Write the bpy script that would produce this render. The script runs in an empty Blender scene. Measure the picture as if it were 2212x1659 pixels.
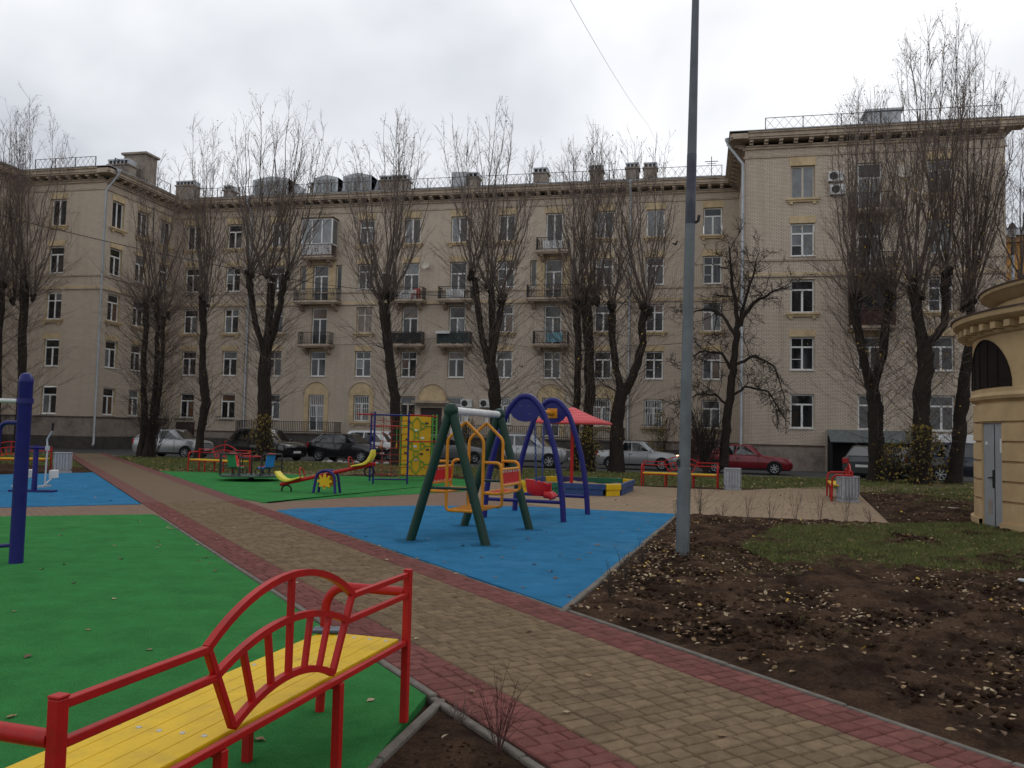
import bpy, math, random
import numpy as np
from mathutils import Vector, Matrix
RNG = random.Random(7); NR = np.random.default_rng(11)
D2R = math.radians
scn = bpy.context.scene
col = scn.collection
# ------------------------------------------------------------------ camera
FPX, YAW, PITCH, ROLL, EYE = 1828.0, 0.2206, 0.0589, 0.02266, 1.6
_f = Vector((-math.sin(YAW)*math.cos(PITCH), math.cos(YAW)*math.cos(PITCH), math.sin(PITCH)))
_r = Vector((math.cos(YAW), math.sin(YAW), 0.0)); _u = _r.cross(_f)
CF = _f
CR = _r*math.cos(ROLL) + _u*math.sin(ROLL)
CU = _u*math.cos(ROLL) - _r*math.sin(ROLL)
cam = bpy.data.cameras.new('camera'); camo = bpy.data.objects.new('camera', cam); col.objects.link(camo)
cam.sensor_width = 36; cam.lens = 36*FPX/2212; cam.clip_start = 0.1; cam.clip_end = 3000
M = Matrix(((CR.x, CU.x, -CF.x, 0), (CR.y, CU.y, -CF.y, 0), (CR.z, CU.z, -CF.z, EYE), (0, 0, 0, 1)))
camo.matrix_world = M
scn.camera = camo
# ------------------------------------------------------------------ sky and light
SUN_EL, SUN_AZ = 42.0, 15.0            # behind the cloud cover, beyond the house
wd = bpy.data.worlds.new('World'); scn.world = wd; wd.use_nodes = True
nt = wd.node_tree; nt.nodes.clear()
def N(t, kind, **kw):
    n = t.nodes.new(kind)
    for k, v in kw.items(): setattr(n, k, v)
    return n
def L(t, a, b): t.links.new(a, b)
w_out = N(nt, 'ShaderNodeOutputWorld')
sky = N(nt, 'ShaderNodeTexSky', sky_type='NISHITA', sun_disc=False, sun_elevation=D2R(SUN_EL), sun_rotation=D2R(SUN_AZ))
bg1 = N(nt, 'ShaderNodeBackground'); bg1.inputs[1].default_value = 0.06; L(nt, sky.outputs[0], bg1.inputs[0])
tc = N(nt, 'ShaderNodeTexCoord'); mp = N(nt, 'ShaderNodeMapping')
mp.inputs['Location'].default_value = (0.35, 0.2, 0.55); mp.inputs['Scale'].default_value = (1.0, 1.0, 1.9)
L(nt, tc.outputs['Generated'], mp.inputs[0])
n1 = N(nt, 'ShaderNodeTexNoise'); n1.inputs['Scale'].default_value = 1.9; n1.inputs['Detail'].default_value = 5; n1.inputs['Roughness'].default_value = 0.47
n1.inputs['Distortion'].default_value = 0.25
L(nt, mp.outputs[0], n1.inputs['Vector'])
rp = N(nt, 'ShaderNodeValToRGB')
rp.color_ramp.elements[0].position = 0.40; rp.color_ramp.elements[0].color = (0.50, 0.52, 0.555, 1)
rp.color_ramp.elements[1].position = 0.605; rp.color_ramp.elements[1].color = (0.84, 0.845, 0.86, 1)
e = rp.color_ramp.elements.new(0.52); e.color = (0.69, 0.705, 0.73, 1)
L(nt, n1.outputs[0], rp.inputs[0])
bg2 = N(nt, 'ShaderNodeBackground'); bg2.inputs[1].default_value = 1.0; L(nt, rp.outputs[0], bg2.inputs[0])
mx = N(nt, 'ShaderNodeMixShader'); mx.inputs[0].default_value = 0.9
L(nt, bg1.outputs[0], mx.inputs[1]); L(nt, bg2.outputs[0], mx.inputs[2]); L(nt, mx.outputs[0], w_out.inputs[0])
sl = bpy.data.lights.new('sun', 'SUN'); sl.energy = 0.5; sl.angle = D2R(35); sl.color = (1.0, 0.97, 0.92)
so = bpy.data.objects.new('sun', sl); col.objects.link(so)
sd = Vector((math.sin(D2R(SUN_AZ))*math.cos(D2R(SUN_EL)), math.cos(D2R(SUN_AZ))*math.cos(D2R(SUN_EL)), math.sin(D2R(SUN_EL))))
so.rotation_euler = (-sd).to_track_quat('-Z', 'Y').to_euler(); so.location = (0, 0, 60)
scn.view_settings.view_transform = 'Standard'; scn.view_settings.look = 'None'
scn.view_settings.exposure = 0.42; scn.view_settings.gamma = 1.0; scn.view_settings.use_curve_mapping = False
scn.cycles.use_denoising = True; scn.cycles.max_bounces = 6; scn.cycles.diffuse_bounces = 3; scn.cycles.glossy_bounces = 3
scn.cycles.transparent_max_bounces = 6; scn.cycles.caustics_reflective = False; scn.cycles.caustics_refractive = False
# ------------------------------------------------------------------ measuring helpers (2212 x 1659 view of the photograph)
def ray(x, y): return CF + CR*((x-1106)/FPX) - CU*((y-829.5)/FPX)
def G(x, y, z=0.0):
    d = ray(x, y); t = (z-EYE)/d.z; return Vector((d.x*t, d.y*t, z))
def AT(x, y, Y):
    d = ray(x, y); t = Y/d.y; return Vector((d.x*t, Y, EYE+d.z*t))
# ------------------------------------------------------------------ materials
MATS = {}
def mat(name, c, rough=0.6, metal=0.0, var=0.18, vs=3.0, bump=0.0, bs=60.0, coat=0.0, spec=0.3, dirt=None, ds=1.2, emit=None):
    m = bpy.data.materials.new(name); m.use_nodes = True; t = m.node_tree; p = t.nodes['Principled BSDF']
    p.inputs['Roughness'].default_value = rough; p.inputs['Metallic'].default_value = metal
    p.inputs['Coat Weight'].default_value = coat; p.inputs['Specular IOR Level'].default_value = spec
    g = N(t, 'ShaderNodeNewGeometry')
    base = None
    if var > 0:
        no = N(t, 'ShaderNodeTexNoise'); no.inputs['Scale'].default_value = vs; no.inputs['Detail'].default_value = 6; no.inputs['Roughness'].default_value = 0.65
        L(t, g.outputs['Position'], no.inputs['Vector'])
        mr = N(t, 'ShaderNodeMapRange'); mr.inputs['From Min'].default_value = 0.3; mr.inputs['From Max'].default_value = 0.7
        mr.inputs['To Min'].default_value = 1-var; mr.inputs['To Max'].default_value = 1+var
        L(t, no.outputs[0], mr.inputs[0])
        mm = N(t, 'ShaderNodeMix', data_type='RGBA', blend_type='MULTIPLY'); mm.inputs[0].default_value = 1
        mm.inputs[6].default_value = (*c, 1); L(t, mr.outputs[0], mm.inputs[7]); base = mm.outputs[2]
        if dirt:
            n2 = N(t, 'ShaderNodeTexNoise'); n2.inputs['Scale'].default_value = ds; n2.inputs['Detail'].default_value = 8; n2.inputs['Roughness'].default_value = 0.7
            L(t, g.outputs['Position'], n2.inputs['Vector'])
            r2 = N(t, 'ShaderNodeMapRange'); r2.inputs['From Min'].default_value = 0.48; r2.inputs['From Max'].default_value = 0.72
            r2.inputs['To Max'].default_value = dirt[3] if len(dirt) > 3 else 0.6; L(t, n2.outputs[0], r2.inputs[0])
            m3 = N(t, 'ShaderNodeMix', data_type='RGBA'); L(t, r2.outputs[0], m3.inputs[0]); L(t, base, m3.inputs[6])
            m3.inputs[7].default_value = (*dirt[:3], 1); base = m3.outputs[2]
        L(t, base, p.inputs['Base Color'])
    else: p.inputs['Base Color'].default_value = (*c, 1)
    if bump > 0:
        nb = N(t, 'ShaderNodeTexNoise'); nb.inputs['Scale'].default_value = bs; nb.inputs['Detail'].default_value = 4
        L(t, g.outputs['Position'], nb.inputs['Vector'])
        b = N(t, 'ShaderNodeBump'); b.inputs['Strength'].default_value = bump; b.inputs['Distance'].default_value = 0.02
        L(t, nb.outputs[0], b.inputs['Height']); L(t, b.outputs[0], p.inputs['Normal'])
    if emit:
        p.inputs['Emission Color'].default_value = (*emit[:3], 1); p.inputs['Emission Strength'].default_value = emit[3]
    MATS[name] = m; return m
def brick_mat(name, c1, c2, mortar, bw, bh, mw, rough=0.85, rot=0.0, axis='wall', bump=0.5, dirt=(0.1, 0.08, 0.06), damt=0.35, dsc=0.6, off=0.5):
    m = bpy.data.materials.new(name); m.use_nodes = True; t = m.node_tree; p = t.nodes['Principled BSDF']
    p.inputs['Roughness'].default_value = rough; p.inputs['Specular IOR Level'].default_value = 0.12
    g = N(t, 'ShaderNodeNewGeometry'); s = N(t, 'ShaderNodeSeparateXYZ'); L(t, g.outputs['Position'], s.inputs[0])
    cb = N(t, 'ShaderNodeCombineXYZ')
    if axis == 'wall':
        a = N(t, 'ShaderNodeMath', operation='ADD'); L(t, s.outputs[0], a.inputs[0]); L(t, s.outputs[1], a.inputs[1])
        L(t, a.outputs[0], cb.inputs[0]); L(t, s.outputs[2], cb.inputs[1]); vec = cb.outputs[0]
    else:
        L(t, s.outputs[0], cb.inputs[0]); L(t, s.outputs[1], cb.inputs[1])
        mpn = N(t, 'ShaderNodeMapping'); mpn.inputs['Rotation'].default_value = (0, 0, rot); L(t, cb.outputs[0], mpn.inputs[0]); vec = mpn.outputs[0]
    br = N(t, 'ShaderNodeTexBrick', offset=off); br.inputs['Scale'].default_value = 1.0
    br.inputs['Color1'].default_value = (*c1, 1); br.inputs['Color2'].default_value = (*c2, 1); br.inputs['Mortar'].default_value = (*mortar, 1)
    br.inputs['Mortar Size'].default_value = mw; br.inputs['Mortar Smooth'].default_value = 0.3; br.inputs['Bias'].default_value = 0
    br.inputs['Brick Width'].default_value = bw; br.inputs['Row Height'].default_value = bh
    L(t, vec, br.inputs['Vector'])
    n2 = N(t, 'ShaderNodeTexNoise'); n2.inputs['Scale'].default_value = dsc; n2.inputs['Detail'].default_value = 9; n2.inputs['Roughness'].default_value = 0.68
    L(t, g.outputs['Position'], n2.inputs['Vector'])
    r2 = N(t, 'ShaderNodeMapRange'); r2.inputs['From Min'].default_value = 0.42; r2.inputs['From Max'].default_value = 0.75; r2.inputs['To Max'].default_value = damt
    L(t, n2.outputs[0], r2.inputs[0])
    m3 = N(t, 'ShaderNodeMix', data_type='RGBA'); L(t, r2.outputs[0], m3.inputs[0]); L(t, br.outputs['Color'], m3.inputs[6]); m3.inputs[7].default_value = (*dirt, 1)
    outc = m3.outputs[2]
    if axis == 'wall':                                       # rain streaks down the render
        ms = N(t, 'ShaderNodeMapping'); ms.inputs['Scale'].default_value = (2.2, 2.2, 0.10); L(t, g.outputs['Position'], ms.inputs[0])
        ns = N(t, 'ShaderNodeTexNoise'); ns.inputs['Scale'].default_value = 1.0; ns.inputs['Detail'].default_value = 7; ns.inputs['Roughness'].default_value = 0.6; L(t, ms.outputs[0], ns.inputs['Vector'])
        rs = N(t, 'ShaderNodeMapRange'); rs.inputs['From Min'].default_value = 0.5; rs.inputs['From Max'].default_value = 0.75; rs.inputs['To Max'].default_value = 0.45; L(t, ns.outputs[0], rs.inputs[0])
        m4 = N(t, 'ShaderNodeMix', data_type='RGBA'); L(t, rs.outputs[0], m4.inputs[0]); L(t, outc, m4.inputs[6]); m4.inputs[7].default_value = (*[q*0.8 for q in dirt], 1); outc = m4.outputs[2]
    L(t, outc, p.inputs['Base Color'])
    nb = N(t, 'ShaderNodeTexNoise'); nb.inputs['Scale'].default_value = 25; nb.inputs['Detail'].default_value = 4; L(t, g.outputs['Position'], nb.inputs['Vector'])
    ad = N(t, 'ShaderNodeMath', operation='MULTIPLY_ADD'); L(t, nb.outputs[0], ad.inputs[0]); ad.inputs[1].default_value = 0.6
    inv = N(t, 'ShaderNodeMath', operation='SUBTRACT'); inv.inputs[0].default_value = 1; L(t, br.outputs['Fac'], inv.inputs[1]); L(t, inv.outputs[0], ad.inputs[2])
    b = N(t, 'ShaderNodeBump'); b.inputs['Strength'].default_value = bump; b.inputs['Distance'].default_value = 0.012
    L(t, ad.outputs[0], b.inputs['Height']); L(t, b.outputs[0], p.inputs['Normal'])
    MATS[name] = m; return m
def rubber_mat(name, c, stain, dark):
    m = bpy.data.materials.new(name); m.use_nodes = True; t = m.node_tree; p = t.nodes['Principled BSDF']; p.inputs['Roughness'].default_value = 0.95; p.inputs['Specular IOR Level'].default_value = 0.04
    g = N(t, 'ShaderNodeNewGeometry')
    def noise(sc, det, lo, hi, a, b, rough=0.6):
        n = N(t, 'ShaderNodeTexNoise'); n.inputs['Scale'].default_value = sc; n.inputs['Detail'].default_value = det; n.inputs['Roughness'].default_value = rough; L(t, g.outputs['Position'], n.inputs['Vector'])
        r = N(t, 'ShaderNodeMapRange'); r.inputs['From Min'].default_value = lo; r.inputs['From Max'].default_value = hi; r.inputs['To Min'].default_value = a; r.inputs['To Max'].default_value = b; L(t, n.outputs[0], r.inputs[0]); return r.outputs[0]
    m1 = N(t, 'ShaderNodeMix', data_type='RGBA', blend_type='MULTIPLY'); m1.inputs[0].default_value = 1; m1.inputs[6].default_value = (*c, 1); gr = noise(170, 3, .3, .7, .55, 1.45, .8); L(t, gr, m1.inputs[7])
    m2 = N(t, 'ShaderNodeMix', data_type='RGBA', blend_type='MULTIPLY'); m2.inputs[0].default_value = 1; L(t, m1.outputs[2], m2.inputs[6]); L(t, noise(2.2, 8, .3, .7, .78, 1.2, .7), m2.inputs[7])
    m3 = N(t, 'ShaderNodeMix', data_type='RGBA'); L(t, noise(0.55, 9, .55, .78, 0, .42, .72), m3.inputs[0]); L(t, m2.outputs[2], m3.inputs[6]); m3.inputs[7].default_value = (*stain, 1)
    m4 = N(t, 'ShaderNodeMix', data_type='RGBA'); L(t, noise(1.3, 10, .56, .7, 0, .5, .75), m4.inputs[0]); L(t, m3.outputs[2], m4.inputs[6]); m4.inputs[7].default_value = (*dark, 1)
    L(t, m4.outputs[2], p.inputs['Base Color']); b = N(t, 'ShaderNodeBump'); b.inputs['Strength'].default_value = 0.7; b.inputs['Distance'].default_value = 0.01; L(t, gr, b.inputs['Height']); L(t, b.outputs[0], p.inputs['Normal'])
    MATS[name] = m; return m
def ground_mat(name, ca, cb_, sc=0.8, cc=None, bs=18, bump=0.8, rough=0.95, lo=0.42, hi=0.6):
    m = bpy.data.materials.new(name); m.use_nodes = True; t = m.node_tree; p = t.nodes['Principled BSDF']; p.inputs['Roughness'].default_value = rough
    p.inputs['Specular IOR Level'].default_value = 0.06
    g = N(t, 'ShaderNodeNewGeometry')
    n1 = N(t, 'ShaderNodeTexNoise'); n1.inputs['Scale'].default_value = sc; n1.inputs['Detail'].default_value = 10; n1.inputs['Roughness'].default_value = 0.72
    L(t, g.outputs['Position'], n1.inputs['Vector'])
    r = N(t, 'ShaderNodeValToRGB'); r.color_ramp.elements[0].position = lo; r.color_ramp.elements[0].color = (*ca, 1)
    r.color_ramp.elements[1].position = hi; r.color_ramp.elements[1].color = (*cb_, 1); L(t, n1.outputs[0], r.inputs[0])
    n2 = N(t, 'ShaderNodeTexNoise'); n2.inputs['Scale'].default_value = bs*2; n2.inputs['Detail'].default_value = 6; n2.inputs['Roughness'].default_value = 0.7
    L(t, g.outputs['Position'], n2.inputs['Vector'])
    mr = N(t, 'ShaderNodeMapRange'); mr.inputs['From Min'].default_value = 0.3; mr.inputs['From Max'].default_value = 0.7; mr.inputs['To Min'].default_value = 0.6; mr.inputs['To Max'].default_value = 1.4
    L(t, n2.outputs[0], mr.inputs[0])
    mm = N(t, 'ShaderNodeMix', data_type='RGBA', blend_type='MULTIPLY'); mm.inputs[0].default_value = 1; L(t, r.outputs[0], mm.inputs[6]); L(t, mr.outputs[0], mm.inputs[7])
    L(t, mm.outputs[2], p.inputs['Base Color'])
    b = N(t, 'ShaderNodeBump'); b.inputs['Strength'].default_value = bump; b.inputs['Distance'].default_value = 0.03
    L(t, n2.outputs[0], b.inputs['Height']); L(t, b.outputs[0], p.inputs['Normal'])
    MATS[name] = m; return m
# ------------------------------------------------------------------ mesh builder
class MB:
    def __init__(s): s.v = []; s.f = []; s.m = []
    def add(s, vs, fs, mi=0):
        o = len(s.v); s.v.extend([tuple(q) for q in vs])
        for q in fs: s.f.append([i+o for i in q]); s.m.append(mi)
        return s
    def box(s, x0, x1, y0, y1, z0, z1, mi=0):
        vs = [(x, y, z) for z in (z0, z1) for (x, y) in ((x0, y0), (x1, y0), (x1, y1), (x0, y1))]
        return s.add(vs, [(3, 2, 1, 0), (4, 5, 6, 7), (0, 1, 5, 4), (1, 2, 6, 5), (2, 3, 7, 6), (3, 0, 4, 7)], mi)
    def obox(s, c, ax, ay, az, mi=0):                       # centre and three half-axis vectors
        c = Vector(c); ax, ay, az = Vector(ax), Vector(ay), Vector(az)
        vs = [c+i*ax+j*ay+k*az for k in (-1, 1) for (i, j) in ((-1, -1), (1, -1), (1, 1), (-1, 1))]
        return s.add(vs, [(3, 2, 1, 0), (4, 5, 6, 7), (0, 1, 5, 4), (1, 2, 6, 5), (2, 3, 7, 6), (3, 0, 4, 7)], mi)
    def bar(s, p, q, w, h=None, up=(0, 0, 1), mi=0):
        p, q = Vector(p), Vector(q); d = (q-p); ln = d.length
        if ln < 1e-6: return s
        d /= ln; u = Vector(up)
        if abs(d.dot(u)) > 0.98: u = Vector((0, 1, 0)) if abs(d.y) < 0.9 else Vector((1, 0, 0))
        a = d.cross(u).normalized(); b = a.cross(d).normalized(); h = h or w
        return s.obox((p+q)/2, d*(ln/2), a*(w/2), b*(h/2), mi)
    def tube(s, pts, r, n=10, mi=0, closed=False, cap=True):
        pts = [Vector(p) for p in pts]; k = len(pts); rs = r if isinstance(r, (list, tuple)) else [r]*k
        vs = []; prev = None
        for i, p in enumerate(pts):
            if closed: t = (pts[(i+1) % k]-pts[i-1])
            else: t = pts[min(i+1, k-1)]-pts[max(i-1, 0)]
            t.normalize()
            if prev is None:
                a = t.cross(Vector((0, 0, 1)))
                if a.length < 0.1: a = t.cross(Vector((1, 0, 0)))
            else: a = prev - t*prev.dot(t)
            a.normalize(); b = t.cross(a); prev = a
            for j in range(n):
                th = 2*math.pi*j/n; vs.append(p+(a*math.cos(th)+b*math.sin(th))*rs[i])
        fs = []
        for i in range(k if closed else k-1):
            for j in range(n):
                fs.append((i*n+j, i*n+(j+1) % n, ((i+1) % k)*n+(j+1) % n, ((i+1) % k)*n+j))
        if cap and not closed: fs.append(tuple(range(n-1, -1, -1))); fs.append(tuple((k-1)*n+j for j in range(n)))
        return s.add(vs, fs, mi)
    def lathe(s, prof, n=24, c=(0, 0, 0), a0=0, a1=2*math.pi, mi=0):
        full = abs(a1-a0-2*math.pi) < 1e-6; m = n if full else n+1; vs = []
        for r, z in prof:
            for j in range(m):
                th = a0+(a1-a0)*j/n; vs.append((c[0]+r*math.cos(th), c[1]+r*math.sin(th), c[2]+z))
        fs = []
        for i in range(len(prof)-1):
            for j in range(n):
                j2 = (j+1) % m; fs.append((i*m+j, i*m+j2, (i+1)*m+j2, (i+1)*m+j))
        return s.add(vs, fs, mi)
    def prism(s, poly, fn, w0, w1, mi=0):                   # poly in (u,v); fn(u,v,w) -> xyz
        k = len(poly); vs = [fn(u, v, w0) for u, v in poly]+[fn(u, v, w1) for u, v in poly]
        fs = [tuple(range(k-1, -1, -1)), tuple(range(k, 2*k))]+[(i, (i+1) % k, k+(i+1) % k, k+i) for i in range(k)]
        return s.add(vs, fs, mi)
    def build(s, name, mats, parent=None, smooth=True, ang=38, bevel=0):
        me = bpy.data.meshes.new(name); me.from_pydata(s.v, [], s.f); me.validate()
        for q in (mats if isinstance(mats, (list, tuple)) else [mats]): me.materials.append(MATS[q] if isinstance(q, str) else q)
        if isinstance(mats, (list, tuple)) and len(me.polygons) == len(s.m): me.polygons.foreach_set('material_index', s.m)
        if smooth:
            me.polygons.foreach_set('use_smooth', [True]*len(me.polygons)); me.set_sharp_from_angle(angle=D2R(ang))
        o = bpy.data.objects.new(name, me); col.objects.link(o)
        if parent: o.parent = parent
        if bevel:
            b = o.modifiers.new('bevel', 'BEVEL'); b.width = bevel; b.segments = 2; b.limit_method = 'ANGLE'; b.angle_limit = D2R(50)
        return o
def npmesh(name, V, F, mats, parent=None, mi=None, smooth=False):
    V = np.asarray(V, np.float32); F = np.asarray(F, np.int32); k = F.shape[1]
    me = bpy.data.meshes.new(name); me.vertices.add(len(V)); me.vertices.foreach_set('co', V.ravel())
    me.loops.add(F.size); me.loops.foreach_set('vertex_index', F.ravel()); me.polygons.add(len(F))
    me.polygons.foreach_set('loop_start', np.arange(0, F.size, k, dtype=np.int32))
    for q in (mats if isinstance(mats, (list, tuple)) else [mats]): me.materials.append(MATS[q])
    if mi is not None: me.polygons.foreach_set('material_index', np.asarray(mi, np.int32))
    if smooth: me.polygons.foreach_set('use_smooth', np.ones(len(F), bool))
    me.update(calc_edges=True)
    o = bpy.data.objects.new(name, me); col.objects.link(o)
    if parent: o.parent = parent
    return o
def tag(o, label, cat, group=None):
    o['label'] = label; o['category'] = cat
    if group: o['group'] = group
    return o
def thing(name, label, cat, loc=(0, 0, 0), rz=0.0, group=None):
    o = bpy.data.objects.new(name, None); o.empty_display_size = 0.2; col.objects.link(o)
    o.location = loc; o.rotation_euler = (0, 0, rz); return tag(o, label, cat, group)
def struct(o): o['kind'] = 'structure'; return o
def stuff(o): o['kind'] = 'stuff'; return o
def copy_tree(o, parent=None):
    c = o.copy(); col.objects.link(c)
    if parent: c.parent = parent
    for ch in list(o.children): copy_tree(ch, c)
    return c
def place(o, name, mesh_o, loc, parent, rz=0):              # linked copy of a part
    c = bpy.data.objects.new(name, mesh_o.data); col.objects.link(c); c.parent = parent; c.location = loc; c.rotation_euler = (0, 0, rz); return c
def sheet(name, poly, z, m, kind='structure', thick=0.0):
    b = MB(); k = len(poly)
    if thick: b.prism(poly, lambda u, v, w: (u, v, w), z-thick, z)
    else: b.add([(x, y, z) for x, y in poly], [tuple(range(k))])
    o = b.build(name, m, smooth=False); o['kind'] = kind; return o
def inpoly(px, py, poly):
    r = np.zeros(px.shape, bool); n = len(poly)
    for i in range(n):
        x1, y1 = poly[i]; x2, y2 = poly[(i+1) % n]
        c = ((y1 > py) != (y2 > py)) & (px < (x2-x1)*(py-y1)/(y2-y1+1e-12)+x1); r ^= c
    return r
def vnoise(x, y, seed=0):
    xi = np.floor(x).astype(int); yi = np.floor(y).astype(int); fx = x-xi; fy = y-yi
    def h(a, b): 
        n = (a*374761393+b*668265263+seed*982451653) & 0x7fffffff; n = ((n ^ (n >> 13))*1274126177) & 0x7fffffff
        return (n ^ (n >> 16)) % 65536/65536.0
    fx = fx*fx*(3-2*fx); fy = fy*fy*(3-2*fy)
    return (h(xi, yi)*(1-fx)+h(xi+1, yi)*fx)*(1-fy)+(h(xi, yi+1)*(1-fx)+h(xi+1, yi+1)*fx)*fy
# ------------------------------------------------------------------ material palette
brick_mat('painted_brick', (0.66, 0.56, 0.45), (0.57, 0.48, 0.385), (0.26, 0.215, 0.172), 0.26, 0.077, 0.013, dirt=(0.40, 0.325, 0.25), damt=0.45, dsc=0.5)
mat('yellow_plaster', (0.54, 0.415, 0.25), 0.85, var=0.2, vs=2, bump=0.2, dirt=(0.32, 0.23, 0.14, 0.5))
mat('cornice_plaster', (0.43, 0.345, 0.265), 0.9, var=0.22, vs=2, bump=0.2, dirt=(0.16, 0.12, 0.09, 0.6))
mat('plinth_plaster', (0.27, 0.225, 0.19), 0.9, var=0.25, vs=1.5, bump=0.4, dirt=(0.09, 0.075, 0.065, 0.7))
mat('plinth_dark', (0.075, 0.065, 0.06), 0.9, var=0.3, vs=2, bump=0.3)
mat('white_frame', (0.74, 0.74, 0.73), 0.45, var=0.08)
mat('old_frame', (0.50, 0.45, 0.38), 0.6, var=0.2)
mat('brown_frame', (0.10, 0.065, 0.045), 0.6, var=0.2)
mat('glass_dark', (0.012, 0.012, 0.013), 0.06, var=0, spec=0.6)
mat('glass_mid', (0.022, 0.023, 0.025), 0.06, var=0.4, vs=0.8, spec=0.6)
mat('glass_curtain', (0.15, 0.16, 0.165), 0.10, var=0.4, vs=1.4, spec=0.7)
mat('glass_warm', (0.10, 0.055, 0.03), 0.12, var=0.4, vs=1.2, spec=0.8)
mat('roof_metal', (0.38, 0.40, 0.42), 0.45, 0.5, var=0.15, dirt=(0.25, 0.25, 0.25, 0.5))
mat('galvanised', (0.40, 0.42, 0.44), 0.5, 0.35, var=0.18, vs=2, dirt=(0.27, 0.28, 0.29, 0.6))
mat('iron_dark', (0.035, 0.033, 0.034), 0.6, 0.2, var=0.3)
mat('iron_rust', (0.10, 0.06, 0.05), 0.7, 0.1, var=0.3)
mat('concrete', (0.33, 0.31, 0.28), 0.9, var=0.22, vs=5, bump=0.4, dirt=(0.17, 0.14, 0.12, 0.6), ds=3)
mat('kerb_concrete', (0.135, 0.118, 0.10), 0.92, var=0.25, vs=6, bump=0.5, dirt=(0.07, 0.055, 0.045, 0.75), ds=3.5)
mat('concrete_bin', (0.37, 0.38, 0.41), 0.9, var=0.15, vs=9, bump=0.5, bs=120, dirt=(0.24, 0.24, 0.25, 0.5), ds=4)
mat('dark_door', (0.05, 0.035, 0.03), 0.5, var=0.3)
mat('door_grey', (0.26, 0.27, 0.28), 0.5, var=0.1, dirt=(0.18, 0.17, 0.16, 0.4))
mat('ochre_plaster', (0.44, 0.31, 0.165), 0.85, var=0.16, vs=1.6, bump=0.25, bs=40, dirt=(0.33, 0.2, 0.1, 0.5), ds=0.9)
mat('ochre_dark', (0.30, 0.175, 0.08), 0.85, var=0.2, vs=2, bump=0.2)
mat('orange_plaster', (0.50, 0.26, 0.07), 0.85, var=0.15, vs=1)
mat('tin_brown', (0.10, 0.07, 0.06), 0.6, var=0.3)
mat('awning_sheet', (0.125, 0.14, 0.14), 0.6, var=0.25, vs=3, dirt=(0.09, 0.1, 0.1, 0.6))
mat('asphalt', (0.06, 0.058, 0.058), 0.9, var=0.25, vs=1.5, bump=0.5, bs=80, dirt=(0.10, 0.09, 0.08, 0.5))
rubber_mat('rubber_blue_worn', (0.026, 0.128, 0.245), (0.06, 0.12, 0.19), (0.018, 0.095, 0.19))
rubber_mat('rubber_green', (0.040, 0.195, 0.053), (0.10, 0.17, 0.075), (0.022, 0.125, 0.040))
rubber_mat('rubber_blue', (0.032, 0.165, 0.315), (0.13, 0.17, 0.20), (0.020, 0.115, 0.235))
PATH_ROT = -math.atan2(0.733, -0.68)
brick_mat('pavers_tan', (0.172, 0.122, 0.076), (0.15, 0.106, 0.066), (0.085, 0.065, 0.045), 0.176, 0.118, 0.007, rot=PATH_ROT+math.pi/2, axis='g', dirt=(0.12, 0.085, 0.06), damt=0.5, dsc=0.9)
brick_mat('pavers_red', (0.165, 0.068, 0.058), (0.14, 0.056, 0.05), (0.085, 0.052, 0.045), 0.176, 0.118, 0.007, rot=PATH_ROT+math.pi/2, axis='g', dirt=(0.14, 0.075, 0.06), damt=0.45, dsc=0.9)
brick_mat('pavers_sandy', (0.265, 0.19, 0.122), (0.225, 0.163, 0.107), (0.15, 0.11, 0.075), 0.2, 0.2, 0.007, rot=0.1, axis='g', dirt=(0.17, 0.125, 0.085), damt=0.5, dsc=0.7, off=0.0)
brick_mat('pavers_pink', (0.20, 0.132, 0.092), (0.175, 0.11, 0.082), (0.11, 0.078, 0.06), 0.176, 0.118, 0.007, rot=0.75, axis='g', dirt=(0.165, 0.122, 0.082), damt=0.6, dsc=1.2)
for i, k in enumerate((1.0, 0.88, 1.1)):
    mat('block_tan_%s' % 'abc'[i], (0.180*k, 0.127*k, 0.079*k), 0.95, var=0.22, vs=14, bump=0.6, bs=110, spec=0.06, dirt=(0.105, 0.08, 0.057, 0.6), ds=2.5)
    mat('block_red_%s' % 'abc'[i], (0.170*k, 0.068*k, 0.060*k), 0.95, var=0.22, vs=14, bump=0.6, bs=110, spec=0.06, dirt=(0.10, 0.055, 0.045, 0.55), ds=2.5)
mat('joint_sand', (0.062, 0.046, 0.034), 0.98, var=0.3, vs=10)
ground_mat('soil', (0.024, 0.0125, 0.008), (0.078, 0.046, 0.028), 1.6, bs=22, bump=1.0)
ground_mat('ground_far', (0.05, 0.04, 0.03), (0.07, 0.06, 0.035), 0.5)
ground_mat('lawn', (0.048, 0.034, 0.022), (0.075, 0.082, 0.026), 0.7, bs=14, lo=0.40, hi=0.58)
ground_mat('sand', (0.30, 0.21, 0.13), (0.38, 0.27, 0.17), 1.5, bs=10, bump=0.4)
mat('grass_a', (0.095, 0.125, 0.028), 0.7, var=0.35, vs=2.0, spec=0.3); mat('grass_b', (0.15, 0.13, 0.05), 0.8, var=0.35, vs=2.0, spec=0.3)
mat('leaf_tan', (0.22, 0.145, 0.075), 0.85, var=0.35, vs=30); mat('leaf_yellow', (0.42, 0.27, 0.045), 0.8, var=0.35, vs=30)
mat('leaf_brown', (0.115, 0.07, 0.042), 0.9, var=0.35, vs=30); mat('leaf_pale', (0.33, 0.26, 0.165), 0.85, var=0.3, vs=30)
mat('bark', (0.020, 0.0145, 0.0115), 0.95, var=0.4, vs=7, bump=1.0, bs=22, dirt=(0.036, 0.03, 0.02, 0.6), ds=3)
mat('twig', (0.14, 0.104, 0.088), 0.9, var=0.3, vs=2); mat('shoot', (0.135, 0.108, 0.092), 0.9, var=0.3, vs=2)
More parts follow.
